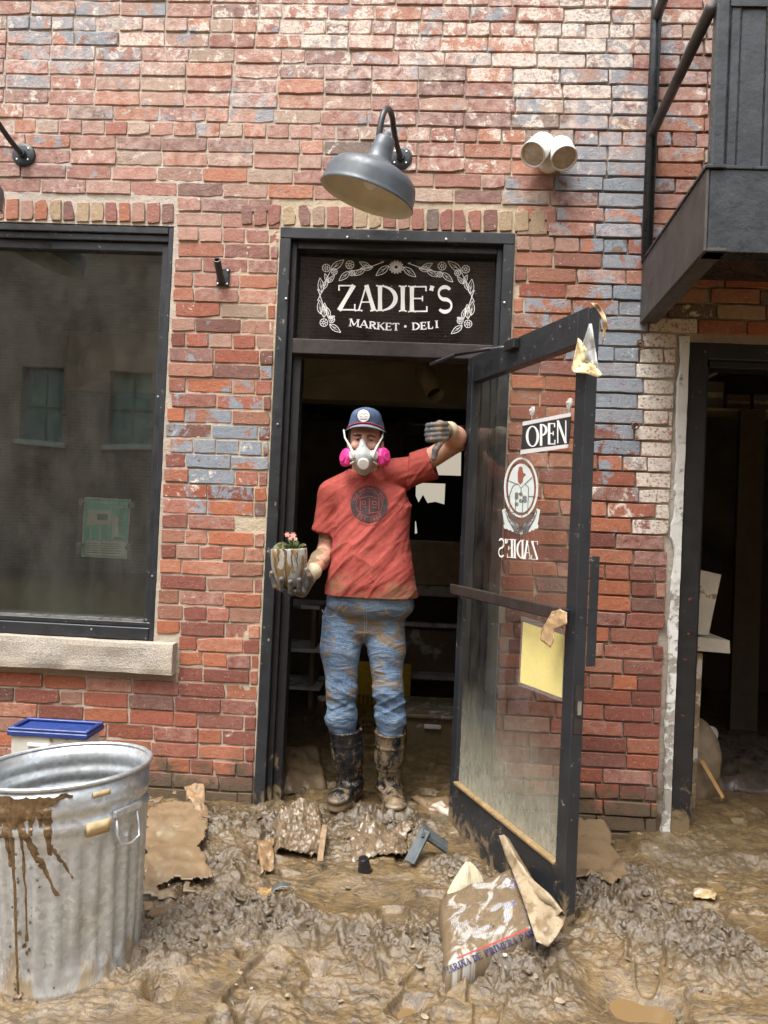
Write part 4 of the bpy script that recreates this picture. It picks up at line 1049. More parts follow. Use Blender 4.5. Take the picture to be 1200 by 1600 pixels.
# ---- poster in a clear holder behind the shop window
M['teal'] = mat('teal_print', (.05,.70,.52), .5, var=.12); M['tealpale'] = mat('pale_green_print', (.70,.80,.72), .5, var=.1); M['tealdk'] = mat('dark_teal_print', (.03,.17,.17), .5)
po = empty('poster', W(165, 873, .084), 'green event poster with a white house drawing, stuck inside the shop window', 'poster')
S8 = lambda x, y: (x/3, 700+y/3)
def pq(name, m, c, y, th, parent, **k):
    P = [W(*S8(*q), y) for q in c]; return MB().prism(P, (0, th, 0)).build(name, m, parent, **k)
pq('border', M['tealpale'], [(397,230),(614,240),(594,520),(380,508)], .0835, .001, po)
pq('sheet', M['teal'], [(401,236),(608,245),(589,514),(386,502)], .0825, .0009, po)
pq('sleeve', M['clear'], [(370,230),(632,240),(612,525),(360,505)], .0805, .0008, po)
def on_poster(x, y, l): p = W(*S8(x, y), .0823-l); return tuple(p)
D = Decal(on_poster, .0003)
D.poly([(412,290),(522,292),(520,362),(406,360)]); D.poly([(526,300),(556,330),(552,420),(526,418)])
for x in (425, 470, 508): D.ribbon([(x,365),(x-2,430)], 7)
D.poly([(402,432),(590,438),(586,508),(398,500)])
text_line(D, "OLD MARSHALL JAIL", 428, 258, 600, 266, 13, 3.2, serif=0); text_line(D, "ZADIE'S", 532, 283, 598, 285, 12, 3, serif=0)
D.build('print', M['tealpale'], po)
D = Decal(on_poster, .0011)
D.poly([(456,308),(506,310),(504,340),(455,338)]); D.poly([(535,415),(578,420),(576,432),(534,428)])
for r_ in range(5): D.ribbon([(404,445+11*r_),(455+10*(r_ % 3),447+11*r_)], 2.4); D.ribbon([(470,448+11*r_),(560+8*(r_ % 2),451+11*r_)], 2.4)
for k in range(3): D.ribbon([(590-10*k,270+6*k),(570-8*k,330+12*k),(580-6*k,400+6*k)], 3)
D.build('print_lines', M['tealdk'], po)
for x, y in ((383,254), (616,270), (372,455), (603,466)):
    p = W(*S8(x, y), .073); MB().lathe([(.017,0),(.016,.002),(.006,.005),(.006,.008),(.001,.0085)], 18, Matrix.Translation((p[0], .0715, p[2]))@Matrix.Rotation(R(-90),4,'X'), close=True).build('suction_cup', M['cup'], po, smooth=True)
# ---- dim things on the ledge inside the shop window
lg = MB().box(-3.0, WIN_R-.02, .10, .62, WIN_B-.02, WIN_B+.03, .006).build('window_ledge', M['room'], label='dark ledge inside the shop window', cat='ledge')

# ================================================================== THINGS ON THE WALL
M['enamel'] = mat('grey_blue_enamel', (.075,.090,.105), .42, var=.3, vs=9, bump=.06, spec=.5, flecks=(50,.27,(.2,.2,.19)))
M['cream'] = mat('cream_enamel', (.62,.60,.50), .45, var=.08, bump=.03)
M['blackiron'] = mat('black_iron', (.022,.026,.03), .4, var=.3, vs=20, bump=.15, flecks=(50,.28,(.14,.14,.13)))
def barn_lamp(shift, label):
    sx = Vector(shift); base = Vector(W(626, 248, 0))+sx
    la = empty('barn_lamp', base, label, 'lamp', 'barn lamps on arms above the shopfront')
    P = [(626,247,-.012), (624,240,-.045), (619,222,-.10), (615,200,-.165), (613,184,-.21), (609,172,-.26), (604,170,-.30), (599,178,-.335), (594,198,-.345), (592,214,-.345)]
    pts = [Vector(W(*p))+sx for p in P]; fine = []
    for i in range(len(pts)-1):
        p0, p1, p2, p3 = pts[max(0,i-1)], pts[i], pts[i+1], pts[min(len(pts)-1,i+2)]
        for t_ in np.linspace(0, 1, 5)[:-1]:
            t_ = float(t_); fine.append(.5*((2*p1)+(p2-p0)*t_+(2*p0-5*p1+4*p2-p3)*t_*t_+(3*p1-p0-3*p2+p3)*t_**3))
    fine.append(pts[-1]); MB().tube(fine, .0125, 12).build('gooseneck_arm', M['blackiron'], la, smooth=True)
    mw = Matrix.Translation(base)@Matrix.Rotation(R(90),4,'X')
    wp = MB(); wp.lathe([(.001,-.004),(.053,-.004),(.055,.004),(.052,.012),(.040,.016),(.020,.018),(.018,.034),(.001,.034)], 28, mw, close=True); wpo = wp.build('wall_plate', M['blackiron'], la, smooth=False)
    for k in range(4):
        a = R(45+90*k); MB().lathe([(.005,0),(.004,.003),(.0005,.004)], 8, mw@Matrix.Translation((.037*math.cos(a), .037*math.sin(a), .015)), close=True).build('screw', M['steel'], wpo)
    rim = Vector(W(573, 308, -.345))+sx; top = Vector(W(592, 217, -.345))+sx
    ax = (top-rim); ax.x += .032; ax.y -= .02; H = ax.length; ax.normalize(); q = ax.to_track_quat('Z', 'Y').to_matrix().to_4x4(); m4 = Matrix.Translation(rim)@q
    Rr = .196; prof = [(Rr+.004,-.004),(Rr+.006,0),(Rr+.003,.006),(Rr,.02),(Rr-.004,.06),(Rr-.012,.085),(Rr-.03,.104),(Rr-.07,.122),(.085,.136),(.062,.146),(.052,.160),(.046,.20),(.040,H-.012),(.034,H-.004),(.018,H),(.016,H+.016),(.0005,H+.018)]
    MB().lathe(prof, 48, m4).build('shade', M['enamel'], la, smooth=True)
    inn = [(Rr+.004,-.004),(Rr-.004,0),(Rr-.006,.02),(Rr-.012,.06),(Rr-.022,.082),(Rr-.045,.098),(.08,.120),(.05,.135),(.0005,.14)]
    s2 = MB().lathe([p for p in inn], 48, m4); s2.f = [f[::-1] for f in s2.f]; s2.build('shade_lining', M['cream'], la, smooth=True)
    MB().lathe([(.02,.14),(.02,.105),(.024,.095),(.033,.075),(.030,.05),(.018,.035),(.0005,.03)], 20, m4).build('bulb', M['white'], la, smooth=True)
barn_lamp((0,0,0), 'grey enamel barn lamp on a gooseneck arm above the shop door')
sh = Vector(W(38, 243, 0))-Vector(W(626, 248, 0)); barn_lamp(sh, 'barn lamp on a gooseneck arm above the large shop window')
# twin floodlight
tf = empty('twin_floodlight', W(857, 262, 0), 'white twin headed security floodlight on the bricks above the door', 'floodlight')
M['whiteplastic'] = mat('white_plastic', (.78,.77,.73), .45, var=.08, vs=8, bump=.03)
M['lens'] = mat('dusty_lens', (.48,.42,.33), .3, var=.2, vs=60)
p = Vector(W(857, 255, 0)); mw = Matrix.Translation(p)@Matrix.Rotation(R(90),4,'X')
MB().lathe([(.001,0),(.050,0),(.052,.014),(.046,.03),(.03,.04),(.001,.042)], 26, mw, close=True).build('mount', M['whiteplastic'], tf, smooth=True)
for (lu, lv, ly), (bu, bv, by) in (((832,242,-.13), (851,223,-.06)), ((882,248,-.13), (874,228,-.06))):
    a = Vector(W(lu, lv, ly)); b = Vector(W(bu, bv, by)); ax = (a-b); L = ax.length; ax.normalize(); m4 = Matrix.Translation(b)@ax.to_track_quat('Z','Y').to_matrix().to_4x4()
    hd = MB().lathe([(.001,-.022),(.030,-.018),(.044,-.006),(.050,.018),(.055,.022),(.057,L-.006),(.058,L),(.053,L+.001),(.051,L-.010)], 32, m4).build('head', M['whiteplastic'], tf, smooth=True)
    MB().lathe([(.0515,L-.010),(.04,L-.006),(.0005,L-.003)], 32, m4).build('lens', M['lens'], hd, smooth=True)
    MB().tube([p+Vector((0,-.03,0)), b], .014, 10).build('swivel_arm', M['whiteplastic'], tf, smooth=True)
# flag bracket
fb = empty('flagpole_bracket', W(347, 445, 0), 'empty black flagpole bracket between the shop window and the door', 'bracket')
c = W(349, 434, 0)
MB().box(c[0]-.030, c[0]+.030, -.010, .002, c[2]-.042, c[2]+.042, .004).build('plate', M['blackiron'], fb)
a = Vector(W(346, 440, -.012)); b = Vector(W(339, 406, -.10)); ax = (b-a); L = ax.length; q = ax.normalized().to_track_quat('Z','Y').to_matrix().to_4x4()
MB().lathe([(.016,0),(.016,L),(.0125,L+.0005),(.0125,L-.05),(.0005,L-.05)], 20, Matrix.Translation(a)@q).build('socket_tube', M['blackiron'], fb, smooth=False)
for dx, dz in ((-.022,-.032),(.022,-.032),(.022,.030),(-.022,.030)):
    MB().lathe([(.0055,0),(.0045,.004),(.0005,.005)], 8, Matrix.Translation((c[0]+dx,-.0105,c[2]+dz))@Matrix.Rotation(R(90),4,'X'), close=True).build('screw', M['steel'], fb)
for (u, v), lab in (((998,538), 'rusty eye bolt in the bricks just below the balcony'), ((990,667), 'rusty eye bolt in the bricks level with the OPEN sign')):
    p = W(u, v, 0); M.setdefault('rust', mat('rusty_iron', (.11,.055,.035), .8, var=.4, vs=40, bump=.4)); e = empty('eye_bolt', p, lab, 'bolt', kind='thing')
    MB().tube([(p[0], .01, p[2]), (p[0], -.022, p[2])], .006, 8).build('shank', M['rust'], e)
    MB().tube([(p[0]+.014*math.cos(a), -.030, p[2]+.014*math.sin(a)) for a in np.linspace(0, 2*math.pi, 15)[:-1]], .0045, 8, close=True).build('eye', M['rust'], e, smooth=True)
# ================================================================== STREET THINGS
def gz(x, y): return float(mud_h(np.array([x]), np.array([y]))[0][0])
# ---- galvanised bin
M['galv'] = None
t = NT('galvanised_steel')
sp = t.noise(22, 3, .5, stretch=(1,1,.7)); vo = t.n('ShaderNodeTexVoronoi'); t.l(t.pos(), vo.inputs['Vector']); vo.inputs['Scale'].default_value = 75
cc = t.mix(t.rmap(vo.outputs['Color'], .2, .8), (.50,.53,.545), (.70,.735,.75)); cc = t.mix(t.rmap(sp, .4, .62, 0, .55), cc, (.48,.50,.50))
m = t.math('ADD', t.noise(9, 7, .68, dist=.5, stretch=(1,1,.42)), t.rmap(t.z(), .0, .34, .20, -.03))
mk = t.rmap(m, .60, .70); cc = t.mix(mk, cc, t.mix(t.noise(30, 4), (.20,.155,.10), (.30,.235,.155)))
t.pbr(cc, t.math('ADD', t.rmap(sp, .3, .7, .28, .46), t.math('MULTIPLY', mk, .2)), t.math('SUBTRACT', .80, t.math('MULTIPLY', mk, .78)), t.bump(t.math('ADD', t.noise(14, 3), t.math('MULTIPLY', t.noise(90, 3), .3)), .07, .01)); M['galv'] = t.m
CB = np.array([-.985, -1.25]); cz0 = -.095
tilt = Matrix.Rotation(R(-4.0), 4, 'Y')@Matrix.Rotation(R(-1.5), 4, 'X')
CM = Matrix.Translation((CB[0], CB[1], cz0))@tilt
can = empty('trash_can', (CB[0], CB[1], cz0), 'open galvanised steel trash can streaked with mud beside the window', 'trash can')
rz = lambda z: .205+.040*z/.66
def flute(i, r, z, a):
    if .13 < z < .50:
        k = sstep(.13,.16,z)*sstep(.50,.47,z); w = .5+.5*math.cos(a*28); r = r-.0085*k*sstep(.38,.62,w)
    da = (a-R(-52)+math.pi) % (2*math.pi)-math.pi                       # a dent in the side
    r -= .016*math.exp(-(da/.22)**2-((z-.20-.20*(da))/.07)**2)
    return r
prof = [(.165,.004),(.20,.0),(.206,.006),(.207,.03),(.212,.036),(.212,.046),(.208,.052),(.208,.075),(.2135,.082),(.2135,.094),(rz(.1),.10)]
prof += [(rz(z), z) for z in np.linspace(.125, .51, 26)]
prof += [(rz(.52),.52),(rz(.53)+.006,.528),(rz(.53)+.006,.542),(rz(.55),.55),(rz(.565),.57),(rz(.58)+.004,.577),(rz(.58)+.004,.590),(rz(.6),.60),(rz(.64),.645)]
pin = [(r-.0035, max(z, .012)) for r, z in prof[::-1]]+[(.0005,.012)]
MB().lathe(prof+pin, 224, CM, flute).build('body', M['galv'], can, smooth=True)
r_ = rz(.65)+.002; MB().tube([CM@Vector((r_*math.cos(a), r_*math.sin(a), .650)) for a in np.linspace(0, 2*math.pi, 73)[:-1]], .0068, 10, close=True).build('rim', M['galv'], can, smooth=True)
for ang in (-22, 158):
    a = R(ang); hd = MB(); rr = rz(.52)+.002
    P = [CM@Vector((( rr+d)*math.cos(a+da), (rr+d)*math.sin(a+da), z)) for d, da, z in [(.004,-.16,.545),(.010,-.17,.49),(.016,-.14,.462),(.018,0,.455),(.016,.14,.462),(.010,.17,.49),(.004,.16,.545)]]
    h_ = hd.tube(P, .0045, 8).build('handle', M['galv'], can, smooth=True)
    MB().box(-.05,.05,0,.006,-.012,.012,.002).add([],[]).build('handle_clip', M['galv'], h_) if False else None
    pl = MB().box(-.052,.052,-.003,.010,-.010,.010,.002); mm = CM@Matrix.Rotation(a-math.pi/2, 4, 'Z')@Matrix.Translation((0, rr+.002, .548)); pl.v = [tuple(mm@Vector(p)) for p in pl.v]; pl.build('handle_clip', M['galv'], h_)
# mud splashes running down the can: raised runs lying on the steel
M['mudrun'] = mat('dripping_mud', (.115,.070,.032), .30, var=.35, vs=40, bump=.5, bs=70)
def canpt(ang, z, d=.002): a = R(ang); r = flute(0, rz(z), z, a)+d+.006*float(sstep(.518,.526,z)*sstep(.552,.544,z))+.004*float(sstep(.566,.575,z)*sstep(.602,.592,z))+.0085*float(sstep(.07,.08,z)*sstep(.10,.095,z)); return CM@Vector((r*math.cos(a), r*math.sin(a), z))
rr_ = random.Random(9)
D = Decal(lambda a_, z_, l_: tuple(canpt(a_, z_, .0022+l_*2)), .0006)
def run(a0, z0, a1, z1, w0, w1):
    n = 40; D.ribbon([(a0+(a1-a0)*i/n+.35*float(vn(i*.35, a0)), (z0+(z1-z0)*i/n)) for i in range(n+1)], [0]*(n+1)) if False else None
    pts = []; L_ = []; Rr2 = []
    for i in range(n+1):
        t_ = i/n; c_ = a0+(a1-a0)*t_+.5*float(vn(i*.3, a0)); z_ = z0+(z1-z0)*t_
        w_ = (w0+(w1-w0)*t_)*(1+.45*float(fbm(i*.35, a0+5., o=2)))*(1.6 if i > n-3 else 1); wd_ = w_/.22*57.3
        L_.append((c_-wd_, z_)); Rr2.append((c_+wd_, z_))
    n0 = len(D.v)
    for l_, q_ in zip(L_, Rr2): D.v += [D.mp(*l_, -.0011), D.mp((l_[0]+q_[0])/2, l_[1], .0008), D.mp(*q_, -.0011)]
    for i in range(n):
        for j in (0, 1): D.f.append((n0+3*i+j, n0+3*i+j+1, n0+3*i+j+4, n0+3*i+j+3))
for args in [(-99,.60,-98.5,.10,.006,.0035), (-92,.58,-91.5,.24,.0045,.0025), (-94,.57,-70,.36,.013,.003), (-76,.60,-74,.47,.013,.004), (-74,.50,-60,.40,.006,.002), (-103,.62,-102,.44,.014,.004), (-86,.62,-85.5,.53,.012,.004), (-114,.60,-113,.36,.004,.002), (-99,.10,-98,.0,.010,.006), (-108,.61,-107,.52,.012,.004), (-80,.61,-79,.55,.010,.003)]: run(*args)
for k in range(60):
    a_, z_ = rr_.gauss(-92,9), rr_.uniform(.05,.5); r2_ = rr_.uniform(.3,1.1); D.poly([(a_+r2_*math.cos(q_), z_+r2_*.0042*math.sin(q_)*rr_.uniform(.7,1.6)) for q_ in np.linspace(0, 2*math.pi, 8)[:-1]])
n_ = 90; V = []; F = []; n0 = len(D.v)
for i in range(n_+1):
    a = -124+(64*i/n_); amp_ = math.exp(-((a+94)/24)**4); hi_ = .636-.012*abs(float(fbm(a*.2, 9.0, o=2)))
    lo_ = hi_-.006-amp_*(.035+.07*max(0, float(fbm(a*.16, 3.0, o=3)))+.03*math.exp(-((a+97)/5)**2))
    for z in np.linspace(hi_, lo_, 6): D.v.append(D.mp(a, float(z), .0004+.0012*float(vn(a*.5, z*60))))
for i in range(n_):
    for j in range(5): D.f.append((n0+i*6+j, n0+i*6+j+1, n0+i*6+j+7, n0+i*6+j+6))
D.build('mud_runs', M['mudrun'], can, smooth=True)
M['masking'] = mat('masking_tape', (.58,.45,.25), .8, var=.25, vs=40)
tpv = [canpt(a, z, .0045) for z in (.545,.505) for a in np.linspace(-52,-36,7)]
sheet('tape_scrap', np.array([[tuple(p) for p in tpv[:7]], [tuple(p) for p in tpv[7:]]]), M['masking'], .001, parent=can)
tpv = [canpt(a, z, .0045) for z in (.625,.608) for a in np.linspace(-48,-36,5)]
sheet('tape_scrap', np.array([[tuple(p) for p in tpv[:5]], [tuple(p) for p in tpv[5:]]]), M['masking'], .001, parent=can)
# ---- white tub with a blue lid behind the can
M['blue'] = mat('blue_plastic', (.012,.035,.17), .4, var=.15); M['dirtywhite'] = mat('dirty_white_plastic', (.62,.60,.54), .5, var=.15, mud=(12,.32))
bx = W(75, 1150, -.36); bz = bx[2]
lb = empty('lidded_tub', (bx[0], -.36, 0), 'white plastic tub with a blue lid against the wall behind the trash can', 'tub')
xl_, xr_ = W(20, 1150, -.45)[0], W(135, 1150, -.45)[0]; zt = W(75, 1146, -.45)[2]
def taper(x0, x1, y0, y1, z0, z1, k): 
    return MB().add([(x0+k,y0+k,z0),(x1-k,y0+k,z0),(x1-k,y1-k,z0),(x0+k,y1-k,z0),(x0,y0,z1),(x1,y0,z1),(x1,y1,z1),(x0,y1,z1)], [(0,3,2,1),(4,5,6,7),(0,1,5,4),(1,2,6,5),(2,3,7,6),(3,0,4,7)])
taper(xl_, xr_, -.46, -.32, -.04, zt-.012, .012).build('body', M['dirtywhite'], lb)
ld = MB().box(xl_-.014, xr_+.014, -.474, -.306, zt-.011, zt+.010, .004).build('lid', M['blue'], lb)
rm = MB()
for a in [(xl_-.012, xr_+.012, -.472, -.455), (xl_-.012, xr_+.012, -.325, -.308), (xl_-.012, xl_+.006, -.4545, -.3255), (xr_-.006, xr_+.012, -.4545, -.3255)]: rm.box(a[0], a[1], a[2], a[3], zt+.0103, zt+.022, .003)
rm.build('lid_rim', M['blue'], ld)
MB().box(W(38,1160,-.49)[0], W(72,1160,-.49)[0], -.469, -.4605, W(50,1164,-.465)[2]-.006, W(50,1164,-.465)[2]+.008, .002).build('handle', M['whiteplastic'], lb)
# ---- sheets of sodden brown paper and silt slabs
M['paper'] = mat('sodden_brown_paper', (.185,.128,.072), .38, var=.25, vs=7, bump=.35, bs=30, flecks=(18,.30,(.12,.085,.05)), mud=(5,.42))
M['papertan'] = mat('tan_paper', (.24,.15,.078), .42, var=.3, vs=12, bump=.4, bs=40, mud=(12,.42))
M['plasticmud'] = mat('mud_coated_plastic', (.135,.096,.058), .30, var=.4, vs=16, bump=.6, bs=45, flecks=(14,.42,(.20,.15,.10)))
def ground_sheet(name, outline, m, lift=.02, amp=.012, n=26, seed=0, ffreq=6, wall_top=None, th=.004, edge=.03, rag=0.0, **k):
    """a sheet lying on the mud inside a picture quad (4 corners: far-left, far-right, near-right, near-left)"""
    A, B, C_, D_ = [np.array(p, float) for p in outline]; g = np.zeros((n, n, 3)); pos = []
    def wp(q, s_, t_): 
        return q
    c = [G(*p[:2], z=p[2] if len(p) > 2 else 0.03) for p in (A, B, C_, D_)]
    for i, s_ in enumerate(np.linspace(0, 1, n)):
        for j, t_ in enumerate(np.linspace(0, 1, n)):
            s2 = s_+edge*float(fbm(t_*4, seed+1.5, o=3, seed=seed))*(2*(s_ < .05)-2*(s_ > .95)+0); t2 = t_+edge*float(fbm(s_*4, seed+7.5, o=3, seed=seed+2))
            p = (c[0]*(1-t2)+c[1]*t2)*(1-s2)+(c[3]*(1-t2)+c[2]*t2)*s2
            g[i, j] = p
    H = mud_h(g[..., 0], g[..., 1])[0]
    # smooth the ground so the sheet bridges clods
    for _ in range(10):
        H[1:-1,1:-1] = np.maximum(H[1:-1,1:-1]*.3+.7*(H[:-2,1:-1]+H[2:,1:-1]+H[1:-1,:-2]+H[1:-1,2:])/4, H[1:-1,1:-1]*.6+.4*(H[:-2,1:-1]+H[2:,1:-1])/2)
    base = np.linspace(0, 1, n)[:, None]
    zz_ = sum((cc_[2]*w) for cc_, w in ((c[0], (1-base)*(1-base.T)), (c[1], (1-base)*base.T), (c[2], base*base.T), (c[3], base*(1-base.T))))
    fold = amp*(ridge(g[...,0]*ffreq+seed, g[...,1]*ffreq, 3, seed+11)-.65)*2+amp*.8*fbm(g[...,0]*ffreq*2.4, g[...,1]*ffreq*2.4, o=3, seed=seed+5)
    inside = np.minimum.outer(np.minimum(base[:,0], 1-base[:,0]), np.ones(n)); inside = np.minimum(inside, np.minimum(base.T, 1-base.T))
    g[..., 2] = np.maximum(H, zz_-.03)+lift*sstep(0, .12, inside)-.006*(inside < .01)+fold
    mk_ = None
    if rag:
        ic = (inside[:-1,:-1]+inside[1:,1:])/2; gcx, gcy = g[:-1,:-1,0], g[:-1,:-1,1]
        mk_ = (ic+rag*fbm(gcx*11, gcy*11, o=3, seed=seed+40) > rag*.42); mk_ = mk_[::-1]
    return sheet(name, g[::-1], m, th, mask=mk_, **k)
ground_sheet('paper_slab', [(215,1225,.12),(345,1225,.12),(325,1440,.02),(210,1440,.02)], M['paper'], .010, .020, 90, 3, 4, edge=.12, rag=.30, label='broad smooth tan sheet of sodden paper between the trash can and the wall', cat='paper')
ground_sheet('torn_paper', [(280,1222,.14),(322,1216,.15),(326,1290,.04),(310,1296,.04)], M['papertan'], .03, .016, 40, 5, 12, rag=.30, label='torn tan paper crumpled on top of the sheet at the wall foot', cat='paper')
ground_sheet('silt_sheet', [(880,1255,.06),(940,1262,.06),(1010,1385,.0),(880,1410,.0)], M['paper'], .02, .008, 60, 8, 4, edge=.10, rag=.22, label='smooth tan silt covered sheet behind the open door', cat='sheet')
ground_sheet('plastic_sheet', [(425,1262,.06),(500,1250,.06),(520,1318,.03),(430,1345,.02)], M['plasticmud'], .035, .026, 80, 12, 15, rag=.22, label='crumpled mud coated plastic bag beside the outward turned boot', cat='bag')
ground_sheet('plastic_sheet', [(398,1310,.02),(432,1300,.03),(430,1375,.0),(405,1380,.0)], M['papertan'], .02, .020, 40, 17, 14, rag=.22, label='brown wet plastic strip folded in the mud near the doorway', cat='bag')
ground_sheet('plastic_sheet', [(530,1290,.03),(655,1285,.03),(640,1340,.02),(545,1335,.02)], M['plasticmud'], .022, .020, 80, 22, 14, rag=.22, label='mud covered sheeting heaped in front of the boots', cat='sheeting')
ground_sheet('wet_cloth', [(640,1245,.02),(708,1240,.02),(706,1268,.02),(668,1262,.02)], M['paper'], .02, .018, 22, 31, 9, label='muddy rag with a pale torn edge inside the doorway by the door hinge', cat='rag')
M['palepaper'] = mat('pale_wet_paper', (.50,.45,.36), .5, var=.2, vs=20, mud=(20,.30))
ground_sheet('paper_scrap', [(672,1248,.05),(690,1243,.05),(709,1264,.03),(700,1268,.03)], M['palepaper'], .02, .008, 14, 33, 9, th=.002, label='pale torn paper strip lying on the muddy rag', cat='paper')
ground_sheet('dark_sheet', [(436,1170,.02),(500,1168,.02),(512,1230,.0),(440,1240,.0)], M['paper'], .05, .03, 26, 36, 6, label='dark brown folded sheet on the floor inside the doorway', cat='sheet')
rs_ = random.Random(12); mb = MB()
for k in range(150):                                  # straws, twigs and splinters
    u, v = rs_.uniform(200, 1190), rs_.uniform(1290, 1590); p = np.array(G(u, v)); 
    if p[1] > -.05: continue
    z0 = gz(p[0], p[1]); a = rs_.uniform(0, 6.28); L = rs_.uniform(.01, .05); d = np.array([math.cos(a)*L, math.sin(a)*L, rs_.uniform(-.006,.012)])
    mb.tube([p*[1,1,0]+[0,0,z0+.004], p*[1,1,0]+[0,0,z0+.007]+d*.5, p*[1,1,0]+[0,0,z0+.004]+d], [.0012,.0016,.0008], 5)
M['straw'] = mat('muddy_straw', (.16,.12,.07), .6, var=.5, vs=30)
mb.build('straw_litter', M['straw'], kind='stuff', label='bits of straw and splinters strewn over the mud', cat='litter', origin=(0,0,0))
mb = MB()
for k in range(60):                                   # small flat scraps of paper and leaf
    u, v = rs_.uniform(240, 1190), rs_.uniform(1290, 1590); p = np.array(G(u, v))
    if p[1] > -.05: continue
    z0 = gz(p[0], p[1])+.003; r = rs_.uniform(.004, .014); q = [(p[0]+r*rs_.uniform(.5,1.3)*math.cos(t_), p[1]+r*rs_.uniform(.4,1.2)*math.sin(t_), z0+rs_.uniform(0,.008)) for t_ in np.linspace(0, 6.28, 7)[:-1]]
    mb.add(q+[(x_, y_, z_-.0015) for x_, y_, z_ in q], [tuple(range(6)), tuple(range(11,5,-1))]+[(i, 6+i, 6+(i+1) % 6, (i+1) % 6) for i in range(6)])
mb.build('scrap_litter', mat('mixed_scraps', (.24,.19,.13), .5, var=.6, vs=9, flecks=(11,.42,(.45,.40,.33))), kind='stuff', label='small pale and brown scraps strewn over the mud', cat='litter', origin=(0,0,0))
# ---- bits in the mud
def lump(name, c, r, m, seed=0, h=.006, **k):
    c = np.array(c, float); r = np.array(r, float)
    def f(X, Y, Z):
        return ell(X, Y, Z, c, r)+.35*min(r)*fbm((X+Y*.7)*14, (Z-Y*.4)*14, o=2, seed=seed)+.12*min(r)*np.abs(vn(X*60, Z*60, 0, seed))
    P, F_ = nets(f, c-r*1.6, c+r*1.6, h); return obj(name, P, F_, m, smooth=False, **k)
M['blackplastic'] = mat('black_plastic', (.012,.012,.013), .25, var=.2, mud=(18,.28))
p = G(571, 1357, .0); q = Matrix.Translation((p[0], p[1], gz(p[0], p[1])-.012))@Matrix.Rotation(R(-8),4,'Y')@Matrix.Rotation(R(10),4,'X')
bc = empty('plastic_cup', q.translation, 'small black plastic cup upside down in the mud', 'cup')
MB().lathe([(.0005,.068),(.017,.068),(.019,.066),(.0195,.060),(.028,.012),(.031,.010),(.031,.004),(.029,.0)], 22, q).build('cup_wall', M['blackplastic'], bc, smooth=False)
MB().tube([q@Vector((.030*math.cos(a), .030*math.sin(a), .003)) for a in np.linspace(0, 2*math.pi, 23)[:-1]], .0028, 6, close=True).build('cup_rim', M['whiteplastic'], bc, smooth=True)
# grey corner moulding
M['greymetal'] = mat('grey_painted_metal', (.10,.115,.12), .35, .3, var=.25, mud=(14,.34))
A = np.array(G(663, 1302, .10)); B = np.array(G(640, 1348, .01)); C_ = np.array(G(697, 1325, .03))
cm_ = empty('corner_moulding', ((A+B)/2)*[1,1,0], 'grey mitred corner of metal moulding poking out of the mud', 'moulding')
for a, b in ((A, B), (A, C_)):
    a_ = Vector(a); b_ = Vector(b); d = (b_-a_).normalized(); up = Vector((0,-.5,.85)); sdv = d.cross(up).normalized(); up = sdv.cross(d)
    mb = MB(); w = .022
    prof_ = [(-w,-.006),(w,-.006),(w,.004),(w*.3,.010),(-w*.2,.006),(-w,.014)]
    v0 = [a_-d*.012+sdv*x_+up*y_ for x_, y_ in prof_]; v1 = [b_+sdv*x_+up*y_ for x_, y_ in prof_]; n = len(prof_)
    mb.add(v0+v1, [tuple(range(n)), tuple(range(2*n-1, n-1, -1))]+[(i, n+i, n+(i+1) % n, (i+1) % n) for i in range(n)]); mb.build('moulding_arm', M['greymetal'], cm_)
# crumpled pale cup
M['wax'] = mat('waxy_paper', (.50,.45,.31), .5, var=.15, vs=16, bump=.3, bs=30, mud=(14,.22))
p = G(726, 1388, .0); z0 = gz(p[0], p[1])-.01; ang = np.linspace(0, 2*math.pi, 29)[:-1]; V = []; F_ = []; lv = [(.062,0),(.060,.012),(.050,.045),(.030,.085),(.014,.108),(.002,.112)]
for i, (r_, z) in enumerate(lv):
    for a in ang:
        k = r_*(1+.22*math.cos(3*a+.6)+.12*math.cos(5*a+i*.5)); V.append((p[0]+k*math.cos(a)+.10*z, p[1]+.8*k*math.sin(a), z0+z+.004*math.sin(4*a+i)))
n = len(ang)
for i in range(len(lv)-1):
    for j in range(n): F_.append((i*n+j, i*n+(j+1) % n, (i+1)*n+(j+1) % n, (i+1)*n+j))
F_.append(tuple((len(lv)-1)*n+j for j in range(n)))
obj('crumpled_carton', V, F_, M['wax'], label='crumpled cream waxed carton beside the paper sack', cat='carton')
# flour sack
SK = [np.array(G(*p, .05)) for p in ((683,1412), (806,1366), (842,1462), (694,1526))]
M['sack'] = None
t = NT('printed_paper_sack')
t._pos = t.n('ShaderNodeTexCoord').outputs['UV']
st_ = t.n('ShaderNodeTexWave'); st_.inputs['Scale'].default_value = 9; st_.inputs['Distortion'].default_value = 1.5; t.l(t.pos(), st_.inputs['Vector'])
cc = (.38,.365,.335)
sx_ = t.n('ShaderNodeSeparateXYZ'); t.l(t.pos(), sx_.inputs[0]); U_, V_ = sx_.outputs[0], sx_.outputs[1]
blue_end = t.rmap(U_, .76, .80); cc = t.mix(t.math('MULTIPLY', blue_end, .9), cc, t.mix(t.rmap(t.noise(14, 4, vec=t.pos()), .45, .55), (.06,.07,.22), (.45,.46,.52)))
lines = t.math('MULTIPLY', t.rmap(t.math('FRACT', t.math('MULTIPLY', U_, 46)), .55, .62), t.math('MULTIPLY', t.rmap(V_, .18, .2), t.rmap(V_, .66, .64)))
lines = t.math('MULTIPLY', lines, t.rmap(t.noise(5, 3, vec=t.pos()), .46, .5)); cc = t.mix(t.math('MULTIPLY', lines, .55), cc, (.13,.16,.34))
